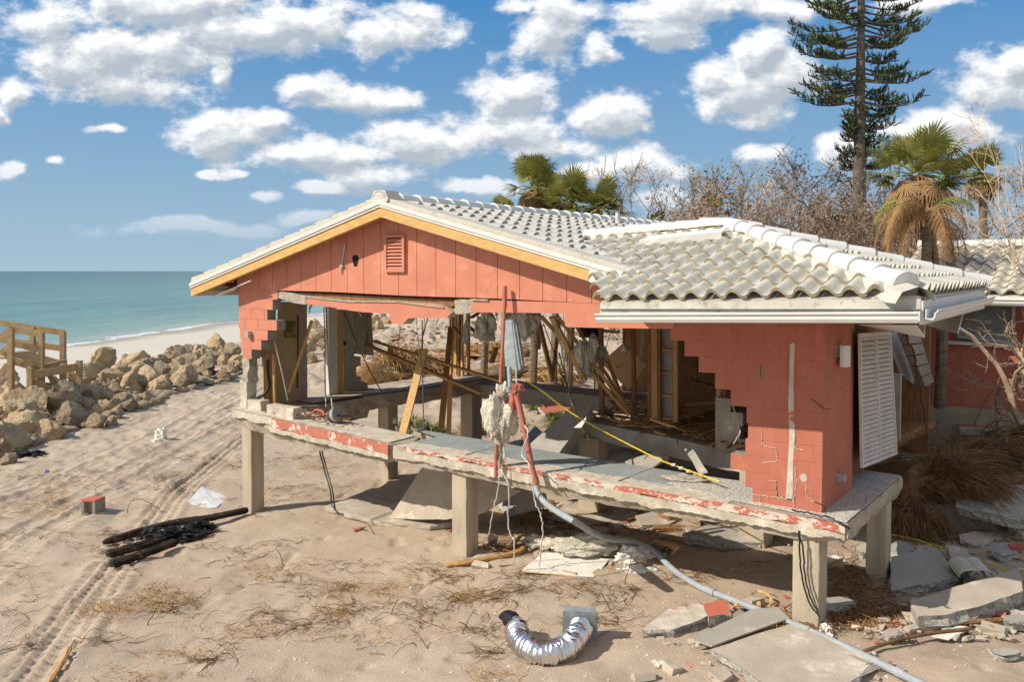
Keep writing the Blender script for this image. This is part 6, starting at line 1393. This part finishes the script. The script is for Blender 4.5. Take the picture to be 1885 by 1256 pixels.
def fan_palm(px, py, Y, R_, label, seed, base_px=None, crown=34, skirt=26, r=.13, deadr=.8, loc_name='cabbage_palm'):
    c = Yd(px, py, Y); rr = random.Random(seed); bx = Yd(base_px if base_px else px, py, Y); base = Vector((bx.x, bx.y + rr.uniform(-.3,.3), 0)); base.z = zg(base.x, base.y)
    T = thing(loc_name, tuple(base), label, 'palm tree', 'cabbage palms around the house'); mb = MB(); trunk_mesh(mb, [base - ZU*.3, base.lerp(c, .5) + Vector((.1,0,0)), c], r*1.15, r, 10, .2, seed); mb.build('trunk', M_pbark, T, smooth=True)
    mb = MB()
    for i in range(crown):
        el = rr.uniform(-.35, 1.35); az = rr.uniform(0, 6.283); d = Vector((math.cos(az)*math.cos(el), math.sin(az)*math.cos(el), math.sin(el))); pl_ = R_ * rr.uniform(.55, .95); hub = c + d * pl_ - ZU * .04; f = (d + ZU * rr.uniform(-.2, .35)).normalized()
        fan_leaf(mb, hub, f, R_ * rr.uniform(.6, .8), rr, rr.uniform(.1, .4), petiole=c + d*.12)
    mb.build('crown', M_palm, T)
    if skirt:
        mb = MB()
        for i in range(skirt):
            el = rr.uniform(-1.35, -.35); az = rr.uniform(0, 6.283); d = Vector((math.cos(az)*math.cos(el), math.sin(az)*math.cos(el), math.sin(el))); hub = c + d * R_ * rr.uniform(.35, .8); fan_leaf(mb, hub, (d - ZU*.8).normalized(), R_ * deadr * rr.uniform(.5, .8), rr, .9, 20, petiole=c + d*.1, w=.02)
        mb.build('dead_fronds', M_skirt, T)
fan_palm(980, 345, 30, 1.0, 'cabbage palm above the ridge, leftmost of the tight trio', 1, crown=30)
fan_palm(1047, 372, 29, 1.05, 'cabbage palm above the ridge, yellowish middle one of the trio', 2, crown=30)
fan_palm(1100, 382, 28.5, .95, 'cabbage palm above the ridge, rightmost green one of the trio', 3, crown=34)
fan_palm(1018, 366, 32, .9, 'cabbage palm half hidden behind the trio above the ridge', 13, crown=24)
fan_palm(925, 398, 31, .65, 'low cabbage palm peeping over the ridge left of the trio', 4, crown=18, skirt=6)
fan_palm(890, 402, 33, .5, 'lowest cabbage palm tips showing at the far left of the ridge', 14, crown=12, skirt=0)
fan_palm(1208, 412, 36, .5, 'tiny cabbage palm top right of the ridge vent', 5, crown=12, skirt=4)
fan_palm(1690, 322, 20, 1.0, 'large cabbage palm with shaggy skirt above the rear roof', 6, base_px=1712, crown=36, skirt=46, deadr=1.0)
fan_palm(1808, 318, 30, .85, 'smaller cabbage palm right of the large shaggy one', 7, crown=24, skirt=40)
fan_palm(1320, 392, 34, .7, 'withered brown-skirted palm in the thicket right of the ridge', 15, crown=8, skirt=34)
# ---- dying feather palm, brown drooping fronds
def feather(mb, p0, d, L, rr, droop=1.0, leaf=.42, w=.008, curl=1.0):
    pts = [p0]; v = d.normalized(); p = p0.copy(); n = 12
    for i in range(n): p = p + v * (L / n); v = (v - ZU * (.16 * droop * (1 + i * .12))).normalized(); pts.append(p.copy())
    mb.tube(pts, [.02 * (1 - .8*i/n) for i in range(n+1)], 4, cap=False)
    for i in range(2, n + 1):
        a = pts[i-1]; b = pts[i]; t = (b - a).normalized(); sd = t.cross(ZU); sd = sd.normalized() if sd.length > .05 else Vector((1,0,0))
        for k in range(5):
            q = a.lerp(b, k/5); l = leaf * math.sin(math.pi * min(1, (i + k/5) / (n + 1.5)) ) ** .6 * rr.uniform(.7, 1.1)
            for s in (-1, 1):
                dd = (sd * s * .7 + t * .5 - ZU * rr.uniform(.3, 1.1) * curl).normalized(); ww = t * w; e = q + dd * l; m_ = q + dd * l * .5 + ZU*.03; mb.add([q - ww, q + ww, m_ + ww*.8, m_ - ww*.8, e - ZU*.05], [(0,1,2,3),(3,2,4)])
c = Yd(1708, 400, 17.5); b = Vector((c.x + .15, c.y, 0)); b.z = zg(b.x, b.y)
FP = thing('dying_feather_palm', tuple(b), 'dying feather palm with drooping brown fronds in front of the rear roof', 'palm tree'); mb = MB()
trunk_mesh(mb, [b - ZU*.3, b.lerp(c, .5) + Vector((-.12,0,0)), c - ZU*.2], .13, .10, 10, .2, 3); b2 = b + Vector((.35, .2, 0)); trunk_mesh(mb, [b2 - ZU*.3, b2.lerp(c, .5) + Vector((.15,0,0)), c - ZU*.3 + Vector((.1,0,0))], .09, .07, 8, .2, 4)
mb.build('trunk', M_pbark, FP, smooth=True); mb = MB(); gr = MB(); rr = random.Random(31)
for i in range(24):
    az = rr.uniform(0, 6.283); el = rr.uniform(-.1, .9); feather(mb, c + Vr(rr, .1), Vector((math.cos(az)*math.cos(el), .7*math.sin(az)*math.cos(el), math.sin(el))), rr.uniform(1.0, 1.75), rr, rr.uniform(1.0, 1.7), .36)
for (az, el, L) in ((3.5, .9, 1.3), (2.6, .7, 1.4), (.3, 1.0, 1.2)): feather(gr, c, Vector((math.cos(az)*math.cos(el), 0, math.sin(el))), L, rr, .8, .34)
mb.build('dead_fronds', M_dead, FP); gr.build('green_fronds', M_palm, FP)
# ---- bare trees
def bare(name_l, seed, H_, r0, mat_, spread=.5, depth=5, kids=(2, 3), lean=(0, 0), twig=.35, leaf=False, wig=.25):
    rr = random.Random(seed); mb = MB(); lf = MB()
    def grow(p, d, L, r, dep):
        n = 4 if dep > 1 else 3; pts = [p]; v = d.copy()
        for i in range(n): v = (v + Vr(rr, wig) + ZU * .06).normalized(); pts.append(pts[-1] + v * L / n)
        mb.tube(pts, [r * (1 - .35*i/n) for i in range(n+1)], 6 if r > .05 else 4 if r > .02 else 3, cap=False)
        if leaf and dep <= 2:
            for q in pts[1:]:
                for _ in range(1): a = q + Vr(rr, .12); w = Vr(rr, .05); lf.add([a - w, a + w.orthogonal().normalized()*.04, a + w], [(0,1,2)])
        if dep == 0: return
        for k in range(rr.randint(*kids) + (1 if dep <= 2 else 0)):
            j = rr.randint(max(1, n-2), n) if k else n; a = (v + Vr(rr, spread) * 1.6).normalized(); a.z = max(a.z, -.25); grow(pts[j], a.normalized(), L * rr.uniform(.6, .88), max(r * rr.uniform(.45, .64), .006), dep - 1)
    grow(Vector((0,0,-.4)), Vector((lean[0], lean[1], 1)).normalized(), H_, r0, depth); return mb, lf
tps = []
def tree_proto(seed, H_, r0, m, **k):
    mb, lf = bare('', seed, H_, r0, m, **k); T = thing('bare_tree', (0,0,0), 'x', 'tree', 'storm-stripped trees behind the house'); mb.build('branches', m, T)
    if lf.f: lf.build('dead_leaves', M_bbark if seed % 2 else M_olive, T)
    return T
protosT = [tree_proto(1, 1.5, .13, M_bbark, depth=6, leaf=True), tree_proto(2, 1.3, .11, M_bbark, depth=6, spread=.6), tree_proto(3, 1.7, .14, M_bbark, depth=6, spread=.45, leaf=True), tree_proto(4, 1.2, .10, M_pale, depth=6, spread=.6)]
TREES = [ # px, top py, Y, proto, label
 (1245,330,34,3,'pale wispy bare tree just right of the ridge end'), (1290,352,37,3,'pale bare tree second from the ridge end'), (1345,345,36,0,'brown bare tree behind the withered palm'), (1400,335,40,1,'tall thin bare tree left of the pine, at the gap'), (1430,350,35,2,'bushy bare tree left of the pine, before the tall thin one'),
 (1465,330,38,0,'bare tree in the middle of the thicket left of the pine'), (1500,335,36,2,'rust-leaved bare tree nearest the pine on its left'), (1535,350,33,1,'twiggy bare tree touching the pine trunk from the left'), (1560,395,30,0,'low shrubby bare tree at the foot of the pine'), (1380,395,31,2,'low bare tree over the wing roof hip'), (1620,380,34,1,'bare tree between the pine and the shaggy palm'),
 (1760,350,26,2,'bare tree behind the shaggy palm on its right'), (1800,372,22,0,'dense bare tree above the rear roof at right'), (1850,350,24,1,'bare tree above the rear roof near the right border'), (1880,380,20,2,'dense bare tree cut by the right border'), (1730,400,24,1,'low bare tree behind the feather palm'), (1660,420,30,0,'low bare tree left of the feather palm'), (1490,400,29,1,'low twiggy bush over the wing hip'), (1225,360,39,2,'wispy bare tree behind the pale one right of the ridge end'), (1365,362,42,2,'distant bare tree behind the thicket, left of centre'), (1450,345,44,0,'distant bare tree behind the thicket, at its centre'), (1515,355,41,1,'distant bare tree behind the thicket, nearest the pine'), (1270,385,31,1,'low twiggy bush at the left end of the thicket'), (1345,400,29,0,'low twiggy bush over the wing ridge'), (1310,400,30,0,'low brown bush over the ridge end'), (1440,405,30,0,'low brown bush over the wing roof')]
used = set(); rr = random.Random(77)
for (px, py, Y, k, lab) in TREES:
    pr = protosT[k]; hs_ = {0:5.6,1:5.4,2:6.0,3:5.0}[k]; x = Yd(px, py, Y).x; gz = zg(x, Y); top = Yd(px, py, Y).z; sc = (top - gz) / hs_
    if k in used: o = copy_tree(pr, (x, Y, gz), rr.uniform(0, 6.28), sc)
    else: used.add(k); o = pr; o.location = (x, Y, gz); o.rotation_euler = (0, 0, rr.uniform(0, 6.28)); o.scale = (sc,)*3
    o['label'] = lab
# rescale by the true mesh height
for o in [o for o in col.objects if o.name.startswith('bare_tree')]:
    ch = o.children[0]; zs = [v.co.z for v in ch.data.vertices]; f = {0:5.6,1:5.4,2:6.0,3:5.0}; mx = sorted(zs)[int(len(zs)*.995)]
    hh = [f[i] for i, pr in enumerate(protosT) if pr.children[0].data is ch.data][0]; s = o.scale[0] * hh / mx * 1.1; o.scale = (s * 1.0, s * 1.0, s)
mb, lf = bare('', 21, 2.1, .085, M_pale, depth=6, spread=.6, kids=(2, 3), lean=(-.05, 0), wig=.42); p = Yd(1890, 440, 16.5); gz = zg(p.x, p.y)
mxz = sorted(v[2] for v in mb.v)[int(len(mb.v)*.995)]; s = (Yd(1850, 170, 16.5).z - gz) / mxz; PT = thing('pale_bare_tree', (p.x, p.y, gz), 'large pale bare tree with curling branches at the right border', 'tree')
mb.v = [(v[0]*s*.42 + p.x, v[1]*s + p.y, v[2]*s + gz) for v in mb.v]; mb.build('branches', M_pale, PT)
# thin trunk and curly twigs in front of the rear house
mb = MB(); a = G(1733, 750); a = Yd(1733, 750, 15.5); mb2 = MB(); trunk_mesh(mb2, [Yd(1731,752,15.5), Yd(1733,690,15.5), Yd(1735,610,15.6)], .11, .1, 10, .15, 2); one('topped_palm', mb2, M_pbark, 'slim ringed palm trunk standing before the shuttered red wall', 'trunk', smooth=True)
def twiggy(px, py, Y, H_, seed, label, lean):
    mb, lf = bare('', seed, H_, .06, M_bbark, depth=5, spread=.75, lean=lean, wig=.35); p = Yd(px, py, Y); mb.v = [(v[0]+p.x, v[1]+p.y, v[2]+p.z) for v in mb.v]; one('bare_shrub', mb, M_bbark, label, 'shrub')
twiggy(1880, 735, 13.5, 1.0, 5, 'bare shrub with curling twigs before the rear house wall', (-.7, 0)); twiggy(1845, 720, 14.5, .8, 9, 'bare shrub leaning left before the window shutter', (-.4, 0))
# ---- heaps of dead fronds and roots (each heap a thing)
def heap(px, py, Y, L, n, seed, label, m=M_root, w=1.3, h=.6, flow=(1, 0), name='dead_frond_heap', lift=.0, fall=1.0, thick=.012):
    rr = random.Random(seed); c = Yd(px, py, Y) if Y else G(px, py); c.z = zg(c.x, c.y) + lift; mb = MB()
    blob(mb, c + ZU*h*.25, w*.75, w*.5, h*.6, seed, 3, .4, 2)
    for i in range(n):
        a = rr.uniform(0, 6.283); r_ = rr.random() ** .5; s = c + Vector((math.cos(a)*w*r_*.6, math.sin(a)*w*.5*r_, h*(1 - r_*.6) + rr.uniform(-.08,.08))); d = Vector((flow[0] + rr.uniform(-.6,.6), flow[1] + rr.uniform(-.7,.7), rr.uniform(.0,.5))).normalized(); pts = [s]; k = 5; l = L * rr.uniform(.5, 1.1)
        for j in range(k): d = (d - ZU * .28 * fall + Vr(rr, .08)).normalized(); q = pts[-1] + d * l / k; q.z = max(q.z, zg(q.x, q.y) + .02); pts.append(q)
        mb.tube(pts, [thick, thick*.9, thick*.8, thick*.7, thick*.5, thick*.2], 3, cap=False)
    return one(name, mb, m, label, 'frond heap')
heap(1735, 955, 0, 1.2, 1300, 1, 'big arching heap of dark dead fronds beside the corner of the floor', w=.95, h=.85, flow=(.5,-.15), lift=.1, thick=.008)
heap(1810, 900, 0, 1.4, 1000, 2, 'dark frond heap behind the big arching one', w=1.2, h=.75, flow=(.8,0), lift=.1, thick=.009)
heap(1680, 985, 0, .7, 600, 3, 'tangled dark fronds hanging low under the arching heap', w=.55, h=.5, flow=(.1,-.3), lift=.0, fall=1.5, thick=.007)
heap(1870, 860, 0, 1.5, 600, 4, 'brown frond tangle near the right border', w=1.5, h=.6, flow=(.6,0), lift=.2)
heap(1760, 740, 15.2, 1.4, 400, 5, 'brown litter heap around the slim palm trunk', w=1.8, h=.45, flow=(.2,-.3), m=M_dead, lift=.1)
heap(1880, 930, 0, 1.0, 200, 15, 'loose dark fronds draped over the wide grey slab', w=.6, h=.25, flow=(.6,-.1), lift=.35, thick=.007)
heap(735, 686, 0, 1.5, 700, 6, 'bushy ball of brown roots lying in the yard seen through the opening', m=M_dead, w=1.5, h=1.0, flow=(.2,-.1), thick=.02, name='root_ball')
heap(705, 700, 0, 1.4, 300, 7, 'straw-coloured fallen palm crown left of the root ball', m=M_straw, w=.9, h=.7, flow=(-.6,-.3), thick=.018)
heap(800, 682, 0, 1.6, 400, 8, 'brown frond tangle right of the root ball', m=M_dead, w=1.6, h=.5, flow=(.6,-.2), thick=.018)
heap(930, 690, 0, 1.4, 400, 9, 'brown frond tangle seen under the hanging metal plate', m=M_dead, w=2.0, h=.4, flow=(.6,-.2), thick=.018)
heap(1010, 700, 0, 1.2, 300, 10, 'straw tangle seen behind the heavy slanting planks', m=M_straw, w=1.2, h=.5, flow=(.3,-.3), thick=.016)
heap(900, 652, 0, 1.6, 400, 18, 'far brown frond tangle seen right of the rear studs', m=M_dead, w=2.6, h=.5, flow=(.6,-.2), thick=.022)
def strap_plant(px, py, Y, n, L, seed, label, m=M_grn):
    rr = random.Random(seed); c = Yd(px, py, Y); c.z = zg(c.x, c.y); mb = MB()
    for i in range(n):
        az = rr.uniform(0, 6.28); el = rr.uniform(.3, 1.3); d = Vector((math.cos(az)*math.cos(el), math.sin(az)*math.cos(el), math.sin(el))); p = c + Vector((math.cos(az), math.sin(az), 0)) * rr.uniform(0, .25); sd = d.cross(ZU).normalized() * .022; l = L * rr.uniform(.6, 1); m1 = p + d*l*.5; d2 = (d - ZU*.9).normalized(); m2 = m1 + d2*l*.5
        mb.add([p - sd, p + sd, m1 + sd, m1 - sd, m2], [(0,1,2,3),(3,2,4)])
    return one('strap_leaf_plant', mb, m, label, 'plant')
strap_plant(790, 752, 23, 260, .85, 1, 'yellow-green strap-leaf plant behind the left pier'); strap_plant(758, 750, 24, 160, .8, 11, 'strap-leaf clump left of the yellow-green one'); strap_plant(868, 742, 23.5, 160, .6, 2, 'brownish strap-leaf clump right of the rear pier', M_straw)
strap_plant(992, 655, 27, 240, .9, 3, 'green strap-leaf plant seen behind the hanging metal plate'); strap_plant(1030, 690, 24, 180, .8, 4, 'low green strap-leaf plant behind the slanting planks')

for (px, yt, yb, Y, r, lab) in ((990,540,628,30,.11,'brown palm trunk seen through the opening, left of two'), (1022,540,648,28,.08,'brown palm trunk seen through the opening, right of two')):
    mb = MB(); trunk_mesh(mb, [Yd(px, yb, Y) - ZU*.3, Yd(px+1, (yt+yb)/2, Y), Yd(px-2, yt, Y)], r, r*.9, 10, .2); one('topped_palm', mb, M_pbark, lab, 'palm tree', smooth=True)
for i, (a, b, r, lab) in enumerate((((690,700,30),(735,668,31),.22,'fallen splintered log below the root ball'), ((880,662,34),(1000,655,33),.16,'long log lying in the yard, rear one'), ((870,684,30),(960,678,30),.15,'long log lying in the yard, front one'), ((1640,700,16),(1800,690,17),.10,'grey log lying along the foot of the rear house'))):
    A_ = Yd(*a); B_ = Yd(*b); A_.z = zg(A_.x, A_.y) + .2; B_.z = zg(B_.x, B_.y) + .25; mb = MB(); trunk_mesh(mb, [A_, A_.lerp(B_, .5) + ZU*.05, B_], r, r*.8, 9, .25, i); one('fallen_log', mb, M_pbark, lab, 'log', smooth=True)

# ---- bits of rubble: yard behind, under the floor, right yard
def bits(name, m, label, areas, seed, smin, smax):
    rr = random.Random(seed); mb = MB()
    for (x0, y0, x1, y1, n) in areas:
        for i in range(n):
            x = rr.uniform(x0, x1); y = rr.uniform(y0, y1); g = G(x, y); s = rr.uniform(smin, smax) * (1 + .02 * g.y) * (1 if rr.random() < .85 else 1.8); M = Matrix.Rotation(rr.uniform(0, 6.28), 3, 'Z') @ Matrix.Rotation(rr.uniform(-.5, .5), 3, 'X')
            a, b, c = M @ Vector((1,0,0)), M @ Vector((0,1,0)), M @ Vector((0,0,1)); z0 = g + ZU * s * .2; l, w, h = s, s * rr.uniform(.25, .9), s * rr.uniform(.1, .4)
            k = [z0 + a*sx*l*rr.uniform(.6,1) + b*sy*w*rr.uniform(.6,1) + c*sz*h*rr.uniform(.6,1) for sz in (-1,1) for (sx,sy) in ((-1,-1),(1,-1),(1,1),(-1,1))]; mb.hexa(k)
    return one(name, mb, m, label, 'debris', kind='stuff', origin=(0,0,0))
bits('yard_debris', M_wdark, 'dark wood debris strewn over the yard behind the house', [(640,600,1100,710,520), (1640,720,1900,800,160), (960,860,1240,990,60)], 1, .04, .12)
bits('yard_debris', M_blk, 'grey rubble strewn over the yard behind the house', [(640,590,1100,690,200), (1640,720,1900,1000,120), (900,740,1300,900,60)], 2, .03, .09)
bits('concrete_bits', M_slab, 'small pale concrete crumbs under and beside the floor', [(960,930,1460,1010,150), (1600,960,1900,1180,230), (1180,1110,1640,1256,110), (880,980,1260,1080,70)], 3, .02, .075)
bits('block_bits', M_brk, 'small salmon plaster chips under and beside the floor', [(960,930,1460,1010,14), (1600,960,1900,1180,26), (560,830,900,1000,6), (1180,1100,1640,1256,14)], 4, .02, .05)
for i, (px, py, w, h, lab) in enumerate(((1660,1010,52,26,'grey slab fragment left of the ragged grey slab'), (1800,990,70,24,'flat slab fragment below the toppled block row'), (1850,1010,50,22,'flat slab fragment near the right border'), (1640,1165,40,14,'pale slab fragment below the ragged grey slab'), (1870,1140,60,16,'pale slab sliver at the right border'), (1100,975,60,12,'pale slab sliver behind the insulation mat'), (1440,955,60,14,'pale slab sliver behind the right front pier'), (1590,1010,40,16,'slab fragment in the shade behind the right front pier'), (1720,960,60,18,'slab fragment in front of the dark frond heap'), (1490,1215,1,1,''), (1850,1200,60,14,'thin slab sliver near the lower right corner'))):
    if not lab: continue
    r_ = random.Random(i + 40); P = [(px + w*.5*math.cos(a)*r_.uniform(.75,1.15), py + h*.5*math.sin(a)*r_.uniform(.75,1.15)) for a in [k*6.283/7 for k in range(7)]]
    gslab('slab_fragment', P, r_.uniform(.06,.14), M_slab if i % 2 else M_gslab, lab, 'slab fragment', seed=60+i, jit=.04, tilt=(r_.uniform(-.1,.1), r_.uniform(0,.15)))
# ---- twigs, straw and shells strewn on the sand
def gz_(x, y):   # fine surface
    return zbase(x, y) + zdetail(x, y)
def litter(name, m, label, cat, centres, n_per, Lr, r, seed, curl=.5, rise=.015):
    rr = np.random.RandomState(seed); P = []
    for (px, py, sx, sy, k) in centres:
        for i in range(int(n_per * k)): P.append((px + rr.randn() * sx * 1.25, py + rr.randn() * sy * 1.1))
    st = []
    for (px, py) in P:
        if py < 760: continue
        g = G(px, py); a = rr.uniform(0, 2*math.pi) * .5 + rr.choice([0, .4, 2.6]); L = rr.uniform(*Lr); pts = [(g.x, g.y)]; k = 5; c = rr.uniform(-curl, curl)
        for j in range(k): a += c + rr.uniform(-.5, .5) * curl; pts.append((pts[-1][0] + math.cos(a) * L / k, pts[-1][1] + math.sin(a) * L / k))
        lift = [rr.uniform(0, rise) + (.10 * L if rr.rand() < .3 else 0) * math.sin(math.pi * q / k) for q in range(k+1)]; st.append((pts, lift, r * rr.uniform(.5, 1.3)))
    X = np.array([[p[0] for p in s[0]] for s in st]); Y = np.array([[p[1] for p in s[0]] for s in st]); Z = gz_(X, Y); mb = MB()
    for i, (pts, lift, rd) in enumerate(st): mb.tube([(X[i, j], Y[i, j], Z[i, j] + .006 + lift[j]) for j in range(6)], [rd, rd, rd*.9, rd*.8, rd*.6, rd*.3], 3, cap=False)
    return one(name, mb, m, label, cat, kind='stuff', origin=(0, 0, 0))
wide = [(700,1130,260,60,3.0),(350,1160,200,50,1.6),(900,1110,150,40,1.5),(560,1060,120,35,1.5),(250,900,120,40,1.5),(380,870,80,30,1),(1100,1100,120,30,1),(560,880,70,25,.8),(1250,1060,120,30,.5),(100,1000,80,50,.8)]
_q = random.Random(12); cl = []
for (px, py, sx, sy, k) in wide:
    for _ in range(int(k * 12)): cl.append((px + _q.gauss(0, sx), py + _q.gauss(0, sy), _q.uniform(6, 34), _q.uniform(2, 8), _q.uniform(.02, 1) ** 2 * .22 + .01))
litter('dry_twigs', M_twig, 'thin dark twigs strewn over the sand', 'twigs', cl, 130, (.06, .5), .0042, 1, .45, .02)
litter('dry_straw', M_straw, 'tufts of golden dry seagrass strewn over the sand', 'seagrass', [(265,1115,38,9,3),(190,1135,26,7,2),(300,1095,26,8,2),(100,905,26,14,3),(75,935,30,10,2.4),(620,1132,16,5,1.3),(590,860,20,4,1.5),(500,905,18,5,.8),(480,1045,26,6,1),(520,1065,30,6,1),(700,1085,30,10,1.6),(640,1090,24,8,1.2),(445,1165,30,8,1.2),(330,1210,30,8,1),(270,1250,40,6,1),(860,1100,14,5,1),(1220,1010,30,5,.6),(560,845,30,5,1),(640,1170,60,8,1.2),(900,1250,30,6,.8),(150,950,50,20,1.2),(40,1080,30,12,.8),(780,1060,40,8,.8),(240,870,50,14,1.2),(400,800,20,8,1),(1300,1015,30,6,.6)], 55, (.06, .34), .0034, 2, .75, .035)
litter('root_litter', M_wdark, 'tangle of brown roots around the right front pier', 'roots', [(1560,1130,40,10,3),(1620,1140,30,10,2),(1560,1060,30,20,1.6),(1500,1150,24,8,1.4),(1590,1090,30,14,2),(930,1010,30,10,1.4),(985,960,30,10,1),(1700,1130,60,12,1.2),(1140,985,50,8,1),(1330,985,50,8,.8)], 60, (.15, .6), .007, 3, .5, .05)
rr = np.random.RandomState(9); mb = MB(); px = rr.uniform(-20, 1880, 2600); py = 830 + 430 * rr.rand(2600) ** .9; Pg = [G(x, y) for x, y in zip(px, py)]; Z = gz_(np.array([p.x for p in Pg]), np.array([p.y for p in Pg]))
for i, p in enumerate(Pg):
    s = .004 + .013 * rr.rand() ** 5; a = rr.uniform(0, 3.1); mb.box((p.x, p.y, Z[i] + s*.4), Vector((math.cos(a), math.sin(a), .2)) * s, Vector((-math.sin(a), math.cos(a), 0)) * s * .7, ZU * s * .35)
one('shell_bits', mb, M_shell, 'tiny white shell and plaster bits scattered over the sand', 'shells', kind='stuff', origin=(0, 0, 0))
for i, (px, py, h, s) in enumerate(((520,640+400,.3,1),(1150,1080,.5,2),(1125,1130,.35,3),(690,985,.3,4),(270,1155,.3,5),(850,1170,.35,6),(860,1160,.25,7),(790,1200,.3,8),(655,900,.25,9),(235,945,.45,10),(720,1135,.3,11))):
    rr = random.Random(s); g = G(px, py); pts = [g]; d = Vector((rr.uniform(-.5,.5), rr.uniform(-.3,.3), 1))
    for j in range(5): d = (d + Vr(rr, .35)).normalized(); pts.append(pts[-1] + d * h / 5)
    mb = MB(); mb.tube(pts, [.009,.008,.007,.006,.005,.003], 4); 
    if h > .4: mb.tube([pts[3], pts[3] + Vector((.2,0,.05)), pts[3] + Vector((.5,.1,-.15)), pts[3] + Vector((.6,.1,-.35))], [.007,.007,.006,.005], 4)
    where = ['beyond the burnt pile', 'arching left of the whitish slab wedge', 'right of the silver duct', 'at the foot of the left fallen slab', 'in the golden seagrass patch', 'left of the silver duct, taller', 'left of the silver duct, shorter', 'near the bottom edge left of the duct', 'under the left floor', 'beside the white plastic sheet', 'in the middle of the twig litter'][i]
    one('standing_twig', mb, M_twig, 'thin dark twig sticking up from the sand ' + where, 'twig', 'twigs sticking up from the sand')
